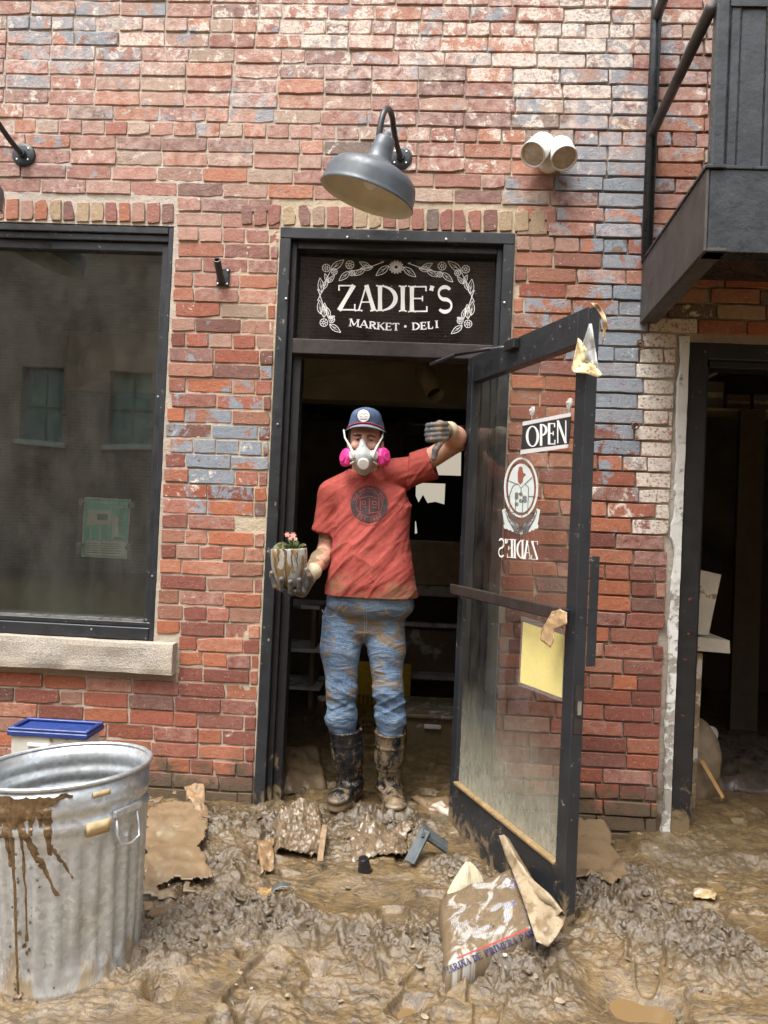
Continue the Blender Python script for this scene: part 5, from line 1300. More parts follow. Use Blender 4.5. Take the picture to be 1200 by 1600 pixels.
g_ = NT.noise(t, 4.2, 7, .68, dist=.8); mk = t.rmap(t.math('ADD', g_, t.math('ADD', t.rmap(V_, .75, 1.0, 0, .10), t.rmap(U_, .12, .0, 0, .12))), .43, .50)
mk2 = t.rmap(t.noise(11, 6, .7), .56, .60)
cc = t.mix(t.math('MULTIPLY', mk2, .8), cc, (.38,.25,.11)); cc = t.mix(mk, cc, t.mix(t.noise(20, 4), (.10,.073,.045), (.21,.15,.085)))
t.pbr(cc, t.rmap(g_, .4, .6, .25, .5), 0, t.bump(t.math('ADD', g_, t.noise(26, 4)), .5, .01)); M['sack'] = t.m
fs = empty('flour_sack', tuple((sum(SK)/4)*[1,1,0]), 'half buried printed paper flour sack against the open door', 'sack')
n = 44; gr = np.zeros((n, n, 3)); uvs = np.zeros((n, n, 2))
for i, s_ in enumerate(np.linspace(0, 1, n)):        # s: far -> near
    for j, t_ in enumerate(np.linspace(0, 1, n)):
        p = (SK[0]*(1-t_)+SK[1]*t_)*(1-s_)+(SK[3]*(1-t_)+SK[2]*t_)*s_
        e = min(s_, 1-s_)/.16; f_ = min(t_, 1-t_)/.12; bul = math.sqrt(max(0, 1-(1-min(1,e))**2))*math.sqrt(max(0, 1-(1-min(1,f_))**2))
        z = .022+.045*bul-.09*(min(s_,1-s_,t_,1-t_) < .012)+.012*float(fbm(t_*5, s_*5, o=3, seed=44))*bul+.008*float(ridge(np.array(t_*3.), np.array(s_*9.), 2, 46)-.6)*bul
        gr[i, j] = (p[0], p[1], z+.02*(1-s_)+.015*t_); uvs[i, j] = (t_, 1-s_)
so_ = sheet('sack_body', gr[::-1], M['sack'], .012, parent=fs)
uvl = so_.data.uv_layers.new(name='UVMap'); uvp = np.concatenate([uvs[::-1].reshape(-1,2)]*2); li = np.zeros(len(so_.data.loops), np.int32); so_.data.loops.foreach_get('vertex_index', li)
uvl.data.foreach_set('uv', uvp[li].astype(np.float32).ravel())
from mathutils.bvhtree import BVHTree
def bvh_of(o):
    w = WPOS[o]; me = o.data; return BVHTree.FromPolygons([v.co+w for v in me.vertices], [tuple(p.vertices) for p in me.polygons])
def on_mesh(bv, fallback_y=None):
    def f(u, v, l):
        d = Vector(ray(u, v)).normalized(); h = bv.ray_cast(Vector(CAM_LOC), d)
        if h[0] is None: return tuple(Vector(W(u, v, fallback_y if fallback_y is not None else -.5)))
        return tuple(h[0]-d*(.0012+l))
    return f
sb = on_mesh(bvh_of(so_), -1.0)
M['navy'] = mat('navy_print', (.035,.035,.10), .5, mud=(30,.38)); M['redprint'] = mat('red_print', (.45,.05,.05), .5, mud=(30,.36))
D = Decal(sb); text_line(D, "HARINA DE PRIMERA PARA", 697, 1522, 842, 1459, 10.5, 2.3, gap=.16); D.build('lettering', M['navy'], fs)
D = Decal(sb); D.ribbon([(714+i*4, 1497-i*4*.41) for i in range(29)], 2.2); D.build('red_stripe', M['redprint'], fs)
# torn sack mouth folded up against the door
def px_sheet(name, rows, m, th=.003, amp=.01, seed=0, sub=6, **k):
    """sheet through rows of (u, v, world y) picture points"""
    R_ = []
    for r_ in rows:
        row = []
        for j in range(len(r_)-1):
            for t_ in np.linspace(0, 1, sub+1)[:-1]: row.append(np.array(r_[j], float)*(1-t_)+np.array(r_[j+1], float)*t_)
        row.append(np.array(r_[-1], float)); R_.append(row)
    out = []
    for a in range(len(R_)-1):
        for t_ in np.linspace(0, 1, sub+1)[:-1]: out.append([p*(1-t_)+q_*t_ for p, q_ in zip(R_[a], R_[a+1])])
    out.append(R_[-1]); g = np.zeros((len(out), len(out[0]), 3))
    for i, r_ in enumerate(out):
        for j, (u, v, y) in enumerate(r_): g[i, j] = W(u, v, y+amp*2*float(fbm(u*.06, v*.06, o=3, seed=seed)))
    return sheet(name, g, m, th, **k)
M['oldpaper'] = mat('stained_sack_paper', (.30,.235,.15), .5, var=.2, vs=16, bump=.3, bs=40, flecks=(24,.40,(.20,.14,.08)), mud=(10,.42))
px_sheet('torn_flap', [[(780,1306,-.60),(787,1305,-.64),(795,1312,-.61)], [(793,1345,-.70),(806,1340,-.75),(815,1346,-.71)], [(812,1380,-.84),(828,1372,-.88),(836,1380,-.84)], [(842,1408,-.95),(856,1396,-.99),(864,1404,-.95)], [(868,1436,-1.02),(878,1424,-1.05),(886,1434,-1.0)]], M['oldpaper'], parent=fs, seed=51, amp=.020)
px_sheet('sack_mouth', [[(800,1360,-.80),(822,1368,-.84),(850,1404,-.95)], [(815,1400,-.93),(842,1420,-1.0),(884,1432,-1.03)], [(828,1440,-1.05),(850,1452,-1.08),(880,1446,-1.06)], [(838,1472,-1.14),(856,1480,-1.13),(868,1466,-1.10)]], M['oldpaper'], parent=fs, seed=53, amp=.015)
# can lid with a blue glint, wooden stick, wrapper
p = G(372*0+437, 1386, .02); a = p
px_sheet('broken_lid', [[(420,1391,p[1]+.02),(438,1379,p[1]+.03),(455,1381,p[1]+.03)], [(425,1393,p[1]-.01),(440,1386,p[1]),(453,1386,p[1])]], M['greymetal'], th=.002, amp=.002, seed=61, label='bent grey metal can lid sticking out of the mud', cat='lid')
M['tanscrap'] = mat('orange_tan_scrap', (.40,.25,.10), .4, var=.3, mud=(20,.36))
ground_sheet('wrapper_scrap', [(408,1385,.02),(428,1380,.02),(418,1408,.02),(398,1404,.02)], M['tanscrap'], .012, .006, 12, 63, 9, th=.002, label='small orange tan scrap next to the bent can lid', cat='scrap')
M['wood'] = mat('muddy_wood', (.25,.17,.10), .6, var=.3, vs=25, mud=(16,.44))
a = G(507, 1293, .05); b = G(500, 1345, .03); mb = MB(); d = Vector(b)-Vector(a); s_ = Vector((.011,0,0))
mb.prism([Vector(a)-s_, Vector(a)+s_, Vector(b)+s_, Vector(b)-s_], (0,.004,.010)); mb.build('wooden_stick', M['wood'], label='short muddy wooden stick below the plastic bag', cat='stick')
wr = ground_sheet('food_wrapper', [(1082,1380,.0),(1126,1383,.0),(1122,1400,.0),(1080,1394,.0)], mat('tan_wrapper', (.36,.25,.12), .45, var=.2, vs=20, flecks=(26,.42,(.55,.50,.42)), mud=(24,.38)), .010, .012, 30, 66, 16, th=.002, rag=.2, label='small tan and white food wrapper by the side step', cat='wrapper')

# ================================================================== INSIDE THE SHOP
M['beam'] = mat('olive_beam', (.60,.56,.42), .8, var=.15, vs=4)
b0 = W(470, 601, 2.6); b1 = W(735, 634, 2.6)
MB().box(-2.9, .9, 2.55, 2.8, b1[2], 2.748).build('ceiling_beam', M['beam'], label='dull olive beam under the shop ceiling', cat='beam', kind='thing')
pa = W(440, 604, 2.2); pb_ = W(640, 560, 1.9); MB().tube([pa, pb_], .016, 10).build('ceiling_pipe', M['beam'], label='thin pale conduit slanting under the shop ceiling', cat='pipe', smooth=True)
a = Vector(W(662, 577, 1.5)); b = Vector(W(676, 608, 1.38)); q = (b-a).normalized().to_track_quat('Z','Y').to_matrix().to_4x4(); L = (b-a).length
sl = empty('track_spotlight', a, 'cylindrical track spotlight hanging under the shop ceiling', 'spotlight')
M['olivecan'] = mat('olive_metal', (.66,.60,.43), .45, var=.15)
MB().lathe([(.001,-.02),(.05,-.018),(.058,-.008),(.060,L+.06),(.055,L+.06),(.052,L)], 26, Matrix.Translation(a)@q).build('barrel', M['olivecan'], sl, smooth=True)
MB().tube([a, (a.x-.01, a.y, 2.73)], .010, 8).build('stem', M['blackplain'], sl)
# glossy black header with peeling paint behind the man
t = NT('glossy_peeling_black'); h = t.noise(26, 6, .7, dist=.5, stretch=(.35,1,1)); t.pbr((.012,.012,.012), t.rmap(h, .4, .6, .10, .4), 0, t.bump(h, .9, .03)); M['gloss'] = t.m
a = W(600, 641, 3.2); b = W(745, 662, 3.2); MB().box(-1.6, .9, 3.2, 3.3, b[2]-.02, a[2]+.01).build('black_header', M['gloss'], label='glossy black header board across the back of the shop', cat='board', kind='thing')
# back window with paper patches
bwn = empty('back_window', W(690, 835, 4.2), 'bright back window with pale papers and a torn dark cover seen past the raised arm', 'window', kind='thing')
t = NT('daylit_frosted_pane'); em = t.n('ShaderNodeEmission'); t.put(em.inputs[0], t.mix(t.noise(2.2, 3), (.55,.58,.46), (.78,.60,.48))); em.inputs[1].default_value = .30; t.l(em.outputs[0], t.out.inputs['Surface']); M['daylit'] = t.m
MB().box(BW2[0], BW[0], 4.26, 4.27, BW2[2], BW[2]).build('pane', M['daylit'], bwn)
def bq(name, c, m, y=4.22, th=.01): MB().prism([W(u, v, y) for u, v in c], (0, th, 0)).build(name, m, bwn)
bq('sash_bar', [(640,741),(740,744),(740,757),(640,754)], M['blackplain']); bq('cover', [(640,770),(650,776),(654,785),(661,773),(668,786),(680,784),(694,788),(740,790),(740,842),(640,842),(640,836),(652,833),(650,815),(640,808)], M['blackplain'], 4.24)
bq('frame_side', [(696,752),(740,752),(740,795),(694,795)], M['blackplain'], 4.20); bq('frame_side', [(721,685),(742,685),(742,745),(720,745)], M['blackplain'], 4.21); bq('frame_side', [(630,685),(664,685),(664,752),(650,752),(648,842),(630,842)], M['blackplain'], 4.19); bq('frame_top', [(630,680),(745,680),(745,702),(630,702)], M['blackplain'], 4.18)
# counter, shelving
M['counter'] = mat('grimy_counter_panel', (.52,.515,.49), .5, var=.25, vs=5, mud=(4,.40,.0,1.4)); M['shelf'] = mat('grimy_steel_shelf', (.60,.59,.56), .45, var=.2, mud=(6,.42))
ct = empty('service_counter', (W(680, 1050, 2.4)[0], 2.4, 0), 'grimy grey service counter behind the man', 'counter')
z_ = lambda v, y: W(640, v, y)[2]
MB().box(-.28, .85, 2.70, 3.1, z_(912,2.7), z_(845,2.7)).build('upper_panel', mat('beige_panel', (.60,.54,.42), .6, var=.15), ct); MB().box(-.30, .87, 2.66, 3.12, z_(930,2.66), z_(914,2.66)).build('worktop', M['shelf'], ct)
MB().box(-.25, .85, 2.68, 2.72, z_(1050,2.68), z_(982,2.68)).build('lower_panel', M['counter'], ct); MB().box(-.25, .80, 2.52, 2.69, z_(1060,2.52), z_(1054,2.52)).build('foot_shelf', M['shelf'], ct); MB().box(-.25, .78, 2.60, 2.67, z_(978,2.6), z_(972,2.6)).build('rail', M['shelf'], ct)
MB().box(-.25, .85, 2.75, 3.1, -.1, z_(1062,2.75)).build('plinth', M['room'], ct)
sh_ = empty('shelf_unit', (W(455, 1150, 1.9)[0], 1.9, 0), 'dark low shelf unit inside the shop, seen past the held flower pot', 'shelf')
for v in (948, 1016, 1075): MB().box(-1.6, W(500, v, 1.8)[0], 1.80, 2.2, W(470,v,1.8)[2]-.014, W(470,v,1.8)[2]+.010, .002).build('shelf_board', M['shelf'], sh_)
for x in (-1.58, W(485,1000,1.8)[0]): MB().box(x, x+.03, 1.82, 2.2, -.1, W(470,948,1.8)[2]-.015).build('upright', M['counter'], sh_)
# yellow crate basket
M['yellowp'] = mat('yellow_plastic', (.70,.46,.03), .4, var=.1, mud=(10,.30))
yb = empty('crate_basket', (*W(580, 1100, 2.1)[:2], 0), 'yellow slotted plastic basket seen between the legs', 'basket')
x0, x1 = W(535,1080,2.05)[0], W(642,1080,2.05)[0]; zt = W(580,1046,2.05)[2]; zb0 = W(580,1104,2.05)[2]
MB().box(x0, x1, 2.04, 2.06, zt-.02, zt, .003).build('rim', M['yellowp'], yb); MB().box(x0+.02, x1-.02, 2.045, 2.058, zb0-.02, zb0+.01).build('base_band', M['yellowp'], yb)
nb = 15
for i in range(nb+1):
    x = x0+.015+(x1-x0-.03)*i/nb; MB().box(x-.004, x+.004, 2.046, 2.056, zb0+.0105, zt-.0205).build('bar', M['yellowp'], yb)
for f_ in (.33, .66): MB().box(x0+.01, x1-.01, 2.0565, 2.062, zb0+(zt-zb0)*f_-.004, zb0+(zt-zb0)*f_+.004).build('band', M['yellowp'], yb)
MB().box(x0+.005, x0+.012, 2.062, 2.35, zb0-.02, zt).build('side', M['yellowp'], yb); MB().box(x1-.012, x1-.005, 2.062, 2.35, zb0-.02, zt).build('side', M['yellowp'], yb); MB().box(x0+.013, x1-.013, 2.34, 2.35, zb0-.02, zt).build('back', M['yellowp'], yb)
# grey storage tub
M['tubgrey'] = mat('grey_translucent_plastic', (.42,.43,.43), .35, var=.15, mud=(9,.42,.0,.5))
x0, x1 = W(632,1110,1.05)[0], W(722,1110,1.05)[0]; zt = W(670,1120,1.05)[2]
st2 = empty('storage_tub', ((x0+x1)/2, 1.2, 0), 'grey lidded storage tub on the floor behind the right leg', 'tub')
taper(x0+.01, x1-.01, .1e1+.06, 1.50, -.04, zt-.014, .025).build('body', M['tubgrey'], st2); l_ = MB().box(x0, x1, 1.04, 1.52, zt-.013, zt+.012, .006).build('lid', M['tubgrey'], st2)
MB().box(x0+.05, x1-.05, 1.10, 1.46, zt+.0125, zt+.018, .003).build('lid_panel', M['tubgrey'], l_); MB().box((x0+x1)/2-.05, (x0+x1)/2+.05, 1.045, 1.058, zt-.07, zt-.045, .003).build('label_plate', M['shelf'], st2)
# jar
p = G(500, 1118, .0); y = 1.95; c = W(502, 1118, y); zb_j = W(502, 1118, y)[2]; q = Matrix.Translation((c[0], y, -.03))
jr = empty('food_jar', (c[0], y, -.03), 'small jar with a pale lid and red contents on the muddy floor', 'jar'); H = W(502, 1088, y)[2]+.03
MB().lathe([(.001,0),(.035,0),(.038,.006),(.038,H-.035),(.032,H-.026),(.030,H-.024)], 20, q).build('jar_body', mat('red_jar', (.22,.06,.03), .2, mud=(14,.36)), jr, smooth=True); MB().lathe([(.034,H-.026),(.035,H-.002),(.032,H),(.001,H)], 20, q, close=True).build('lid', M['whiteplastic'], jr)
# ================================================================== SIDE ROOM
M['planter'] = mat('stained_white_foam', (.52,.47,.38), .7, var=.15, vs=9, flecks=(9,.40,(.25,.18,.11)), mud=(12,.26))
yq = .34
def wq(name, c, m, y, th, parent=None, **k): return MB().prism([W(u, v, y) for u, v in c], (0, th, 0)).build(name, m, parent, **k)
wq('planter_box', [(1070,886),(1084,888),(1127,898),(1107,992),(1066,990)], M['planter'], yq, .18, label='stained white tapered planter box standing on the ledge in the side room', cat='planter')
wq('ledge_slab', [(1066,993),(1140,1001),(1141,1021),(1066,1015)], M['planter'], yq-.03, .30, label='stained white ledge inside the side opening', cat='ledge')
M['postwood'] = mat('weathered_post', (.28,.20,.12), .7, var=.3, vs=6, bump=.4, bs=40, flecks=(8,.46,(.58,.53,.44)), mud=(9,.30,-.1,.6))
wq('wooden_post', [(1064,1017),(1098,1021),(1084,1300),(1050,1300)], M['postwood'], yq, .08, label='wooden post with peeling white paint holding the ledge', cat='post')
sr = empty('wall_shelf', W(1150, 640, 2.4), 'cluttered dark shelf of boxes high inside the side room', 'shelf')
zs = W(1150, 640, 2.4)[2]; MB().box(1.5, 3.1, 2.35, 2.7, zs-.02, zs).build('shelf_board', M['beam'], sr)
wq('joist', [(1098,592),(1100,596),(1140,573),(1136,571)], M['shelf'], 2.2, .05, label='pale slanting brace above the side room shelf', cat='brace')
rb2 = random.Random(4); x = 1.62
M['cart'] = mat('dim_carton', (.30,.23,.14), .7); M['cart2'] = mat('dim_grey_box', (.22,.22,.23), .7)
k = 0
while x < 2.9:
    w = rb2.uniform(.10,.2); h_ = rb2.uniform(.08,.24); lab = ['tan taped carton', 'grey taped box'][k % 2]+' on the side room shelf, '+['first','second','third','fourth','fifth','sixth','seventh','eighth','ninth','tenth'][k]+' along from the doorway'
    bxo = empty('shelf_box', (x+w/2, 2.5, zs), lab, 'box', ['tan cartons on the side room shelf','grey boxes on the side room shelf'][k % 2]); m_ = [M['cart'], M['cart2']][k % 2]
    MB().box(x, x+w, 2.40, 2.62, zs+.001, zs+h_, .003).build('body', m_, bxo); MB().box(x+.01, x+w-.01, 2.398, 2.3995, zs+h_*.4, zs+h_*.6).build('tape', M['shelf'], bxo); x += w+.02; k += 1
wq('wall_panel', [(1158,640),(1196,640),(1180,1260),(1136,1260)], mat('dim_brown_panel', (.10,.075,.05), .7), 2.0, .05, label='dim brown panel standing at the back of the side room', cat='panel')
c = W(1110, 1146, .9); MB().lathe([(.001,0),(.034,0),(.040,.004),(.040,.010),(.034,.012),(.030,.008),(.001,.008)], 26, Matrix.Translation(c)@Matrix.Rotation(R(72),4,'X')@Matrix.Rotation(R(0),4,'Y'), close=True).build('round_lid', M['dirtywhite'], label='round white lid leaning in the dark side room', cat='lid')
M['sackbrown'] = mat('brown_sack', (.20,.145,.085), .6, var=.25, vs=8, bump=.3)
def sackf(X, Y, Z): return ell(X, Y, Z, (1.46,.62,.10), (.16,.16,.26))+.03*fbm(X*9+Y*4, Z*9, o=3, seed=3)
P, F_ = nets(sackf, (1.22,.38,-.1), (1.7,.86,.42), .012); obj('burlap_sack', P, F_, M['sackbrown'], smooth=True, label='slumped brown sack behind the wooden post', cat='sack')
MB().prism([W(1094,1190,.42), W(1099,1187,.42), W(1132,1245,.36), W(1128,1248,.36)], (0,.01,.004)).build('wooden_ruler', mat('ochre_wood', (.42,.24,.08), .6), label='ochre wooden ruler leaning on the brown sack', cat='ruler')
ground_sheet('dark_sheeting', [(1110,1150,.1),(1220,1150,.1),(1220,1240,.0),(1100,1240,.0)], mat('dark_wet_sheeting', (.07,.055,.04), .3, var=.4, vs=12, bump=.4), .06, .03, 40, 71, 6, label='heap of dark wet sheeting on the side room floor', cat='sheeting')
# ================================================================== THE MAN IN THE DOORWAY
K = W
PY = .08
man = empty('person', (W(570, 1280, PY)[0], PY, .02), 'man in red tee, jeans, boots and respirator, thumb down, holding a potted plant', 'person')
M['skin'] = mat('skin', (.50,.275,.195), .5, var=.10, vs=30, bump=.10, bs=160, spec=.4, mud=(15,.22,1.15,1.62))
M['tee'] = None
t = NT('coral_red_cotton')
n1 = t.noise(60, 4); cc = t.mix(t.rmap(n1, .3, .7), (.270,.051,.040), (.35,.072,.057))
mk = t.rmap(t.math('ADD', t.noise(8, 7, .68), t.rmap(t.z(), 1.0, 1.35, .17, -.08)), .62, .74); cc = t.mix(t.math('MULTIPLY', mk, .62), cc, (.20,.13,.07))
mp_ = t.n('ShaderNodeMapping'); mp_.inputs['Rotation'].default_value = (0, R(42), 0); t.l(t.pos(), mp_.inputs['Vector'])
cr_ = t.noise(5.5, 3, .5, vec=mp_.outputs[0], dist=.5, stretch=(.45,1,2.4)); cr_ = t.math('POWER', t.rmap(cr_, .36, .66), 2.0)
t.pbr(cc, .85, 0, t.bump(t.noise(420, 2), .15, .002, normal=t.bump(cr_, .38, .020)), .2); M['tee'] = t.m
t = NT('blue_denim')
w_ = t.noise(9, 5, .6, stretch=(1,1,.6)); cc = t.mix(t.rmap(w_, .36, .66), (.040,.085,.17), (.135,.21,.31)); cc = t.mix(t.rmap(t.noise(220, 3, stretch=(1,1,.25)), .3, .7, 0, .35), cc, (.30,.36,.42))
mk = t.rmap(t.math('ADD', t.noise(7.5, 7, .66, dist=.7), t.math('MINIMUM', t.rmap(t.z(), .45, .68, -.03, .05), t.rmap(t.z(), .88, 1.02, .05, -.07))), .535, .60); cc = t.mix(t.math('MULTIPLY', mk, .88), cc, t.mix(t.noise(30, 4), (.15,.105,.058), (.27,.195,.115)))
cr_ = t.noise(8, 4, .6, dist=1.0, stretch=(.6,1,2.0)); cr_ = t.math('POWER', t.rmap(cr_, .36, .62), 1.6)
cc2 = t.mix(t.math('MULTIPLY', t.rmap(cr_, .55, 1.0), .22), cc, (.34,.38,.42))
t.pbr(cc2, .85, 0, t.bump(t.math('ADD', t.noise(300, 2), t.math('MULTIPLY', mk, .8)), .3, .004, normal=t.bump(cr_, .35, .020)), .2); M['denim'] = t.m
t = NT('muddy_black_rubber')
mk = t.rmap(t.math('ADD', t.noise(26, 8, .75, dist=.4, stretch=(1,1,.6)), t.rmap(t.attr('coat', 'Fac'), 0, 1, -.05, .16)), .48, .60)
cc = t.mix(mk, (.010,.011,.013), t.mix(t.noise(34, 4), (.10,.07,.042), (.22,.155,.085)))
t.pbr(cc, t.math('ADD', t.math('MULTIPLY', mk, .22), .16), 0, t.bump(t.math('ADD', t.noise(40, 4), mk), .45, .006), .5); M['boot'] = t.m
t = NT('muddy_work_glove')
mk = t.rmap(t.noise(22, 6, .65), .44, .58); cc = t.mix(t.attr('cuff', 'Fac'), t.mix(mk, (.075,.083,.098), (.20,.145,.088)), (.50,.42,.28))
t.pbr(cc, .6, 0, t.bump(t.noise(140, 3), .3, .004)); M['glove'] = t.m
M['hair'] = mat('dark_brown_hair', (.028,.019,.013), .6, var=.4, vs=120, bump=.5, bs=300)
M['capblue'] = mat('faded_navy_canvas', (.080,.125,.215), .85, var=.25, vs=30, bump=.2, bs=300)
M['capred'] = mat('red_canvas_band', (.34,.03,.045), .8); M['capgrey'] = mat('grey_brim', (.19,.22,.27), .85, var=.15)
M['maskgrey'] = mat('grey_silicone', (.36,.375,.36), .5, var=.06, bump=.03); M['pink'] = mat('magenta_filter_plastic', (.72,.045,.27), .42, var=.08, vs=30, bump=.08); M['straps'] = mat('white_strap', (.62,.60,.56), .6, mud=(40,.28))
M['eyew'] = mat('eye_white', (.42,.39,.36), .25, var=.03); M['iris'] = mat('dark_iris', (.03,.018,.012), .15)

def pv(P):                                          # project vertices to picture coordinates
    d = P-CAM_LOC; z = d@CF; return 600+FPX*(d@CR)/z, 800-FPX*(d@CU)/z
# key joints: picture position + depth
HC = np.array(K(571, 692, .045))
neck = np.array(K(573, 752, .085)); shL = np.array(K(519, 776, .09)); shR = np.array(K(637, 738, .09))
elL = np.array(K(510, 862, .115)); wrL = np.array(K(484, 896, -.115)); haL = np.array(K(462, 908, -.16))
elR = np.array(K(717, 689, .0)); wrR = np.array(K(700, 673, -.14)); haR = np.array(K(685, 676, -.20))
# ---- body (head, neck, trunk, arms, legs: one surface)
B = Field((-.72,-.36,-.02), (.52,.32,2.02), .0045)
B.ell(HC+[0,.012,.03], (.074,.094,.098), .02)                                        # skull
B.ell(HC+[0,-.012,-.045], (.062,.074,.088), .03)                                      # face and jaw
B.ell(HC+[0,-.060,-.105], (.030,.026,.022), .025)                                     # chin
B.cone(HC+[0,.012,-.07], neck+[0,.005,-.02], .056, .066, .03)
B.ell(HC+[0,-.083,.030], (.050,.012,.012), .018)                                      # brow
B.cone(HC+[0,-.088,.018], HC+[0,-.108,-.030], .010, .015, .012)                       # nose
for s_ in (-1, 1):
    B.ell(HC+[s_*.031,-.094,.006], (.019,.013,.010), .008, 's')                       # eye sockets
    B.ell(HC+[s_*.040,-.070,-.025], (.024,.022,.020), .02)                            # cheekbones
    B.ell(HC+[s_*.076,.010,-.012], (.010,.020,.032), .008)                            # ears
B.cone(neck+[0,.01,-.03], K(575,860,.09), .085, .10, .05); B.cone(K(575,860,.085), K(572,955,.10), .10, .07, .05)
B.cone(neck+[0,.01,-.04], shL, .05, .045, .03); B.cone(neck+[0,.01,-.04], shR, .05, .045, .03)
B.cone(shL, elL, .047, .042, .02); B.cone(elL, elL*.6+wrL*.4, .043, .045, .015); B.cone(elL*.6+wrL*.4, wrL, .045, .030, .015); B.cone(wrL, haL, .029, .030, .012)
B.cone(shR, elR, .050, .045, .02); B.cone(elR, elR*.62+wrR*.38, .045, .050, .015); B.cone(elR*.62+wrR*.38, wrR, .050, .033, .015); B.cone(wrR, haR, .030, .032, .012)
for hip, kn, an in ((K(543,975,.10), K(534,1085,.085), K(541,1190,.11)), (K(598,975,.10), K(606,1088,.08), K(608,1190,.10))):
    B.cone(hip, kn, .065, .046, .03); B.cone(kn, an, .045, .034, .02)
P, F_ = B.mesh(); P = relax(P, F_, 1, .4)
body = obj('body', P, F_, M['skin'], man, smooth=True)
def ball(name, c, r, m, parent, n=14): return MB().lathe([(r*math.sin(a)+1e-5, -r*math.cos(a)) for a in np.linspace(0, math.pi, n)], n*2, Matrix.Translation(Vector(c))).build(name, m, parent, smooth=True)
for s_ in (-1, 1):
    e = ball('eye', HC+[s_*.031,-.0765,.006], .0115, M['eyew'], man)
    ball('iris', HC+[s_*.031+.001,-.0818,.0055], .0074, M['iris'], e, 9)
    br = MB().tube([HC+[s_*.013,-.095,.022], HC+[s_*.030,-.097,.026], HC+[s_*.050,-.086,.020]], [.0032,.0038,.002], 8).build('eyebrow', M['hair'], man, smooth=True)
    MB().tube([HC+[s_*.017,-.0895,.0105], HC+[s_*.031,-.0920,.0125], HC+[s_*.046,-.084,.009]], [.0028,.0042,.0028], 8).build('eyelid', M['skin'], man, smooth=True)
# hair below the cap
H_ = Field(HC-[.11,.13,.09], HC+[.11,.15,.13], .004)
H_.ell(HC+[0,.022,.022], (.083,.094,.098), .01)
H_.add(lambda X, Y, Z: -(Y-(HC[1]-.028+.25*np.clip(Z-HC[2]-.03, -1, .0))), HC-.2, HC+.2, .006, 'i')
H_.add(lambda X, Y, Z: -(Z-(HC[2]-.040)), HC-.2, HC+.2, .006, 'i')
P, F_ = H_.mesh(); P = P+vnormals(P, F_)*(.0025*vn(P[:,0]*160, P[:,2]*60, P[:,1]*160))[:, None]; obj('hair', P, F_, M['hair'], man, smooth=True)
# ---- cap
cap = empty('cap', HC+[0,0,.05], parent=man); cap['label'] = 'faded navy cap with a red band and round white badge'
C_ = Field(HC-[.12,.16,.02], HC+[.12,.15,.19], .004)
cc_ = HC+[0,.008,.050]
C_.ell(cc_, (.086,.104,.104), .01)
C_.ell(cc_+[0,-.050,.066], (.066,.054,.042), .025)
C_.add(lambda X, Y, Z: -(Z-(HC[2]+.062-.10*(Y-HC[1])*.35)), HC-.25, HC+.25, .004, 'i')
P, F_ = C_.mesh(); P = P+vnormals(P, F_)*(.0016*fbm(P[:,0]*40, P[:,2]*40, P[:,1]*40, o=2))[:, None]
crown = obj('crown', P, F_, M['capblue'], cap, smooth=True)
def brim_grid(r0, r1, z0, zdrop):
    g = np.zeros((10, 31, 3))
    for j, a in enumerate(np.linspace(-78, 78, 31)):
        ca_, sa_ = math.cos(R(a)), math.sin(R(a))
        for i, t_ in enumerate(np.linspace(0, 1, 10)):
            ex_ = 1+t_*.56*max(0, ca_)**.8; g[i, j] = cc_+np.array([sa_*.089*(1+.10*t_), -ca_*.102*ex_, z0-cc_[2]-t_*.016*ca_-.020*abs(sa_)**2*1.0])
    return g
sheet('brim', brim_grid(0, 0, HC[2]+.075, 0)[::-1], M['capgrey'], .004, parent=cap)
bd = MB(); ring = [cc_+np.array([math.sin(R(a))*.0885, -math.cos(R(a))*.1075, HC[2]+.075-cc_[2]+.006-.020*abs(math.sin(R(a)))**2]) for a in np.linspace(-75, 75, 31)]
bd.tube(ring, .0036, 8).build('band', M['capred'], cap, smooth=True)
cb = on_mesh(bvh_of(crown), HC[1]-.1)
def flatdisc(D_, cx, cy_, rx, ry, rings=5, n=24):
    base = len(D_.v); h = D_.lift; D_.v.append(D_.mp(cx, cy_, h))
    for k in range(1, rings+1):
        for i in range(n): a = 2*math.pi*i/n; D_.v.append(D_.mp(cx+rx*k/rings*math.cos(a), cy_+ry*k/rings*math.sin(a), h))
    for i in range(n): D_.f.append((base, base+1+i, base+1+(i+1) % n))
    for k in range(rings-1):
        for i in range(n): a0 = base+1+k*n; D_.f.append((a0+i, a0+n+i, a0+n+(i+1) % n, a0+(i+1) % n))
D = Decal(cb, .001); flatdisc(D, 568, 649.5, 10.4, 10.4); bdg = D.build('badge', M['white'], cap)
D = Decal(cb, .002); D.ring(568, 649.5, 10.2, 10.2, 1.0); D.ribbon([(563,655),(573,655)], 1.0); D.build('badge_ring', M['navy'], bdg)
D = Decal(cb, .002); D.ribbon([(561,649),(566,645),(569,648),(572,645),(575,648)], 1.1); D.ribbon([(562,651),(574,651)], .8); D.build('badge_drawing', M['tanscrap'], bdg)
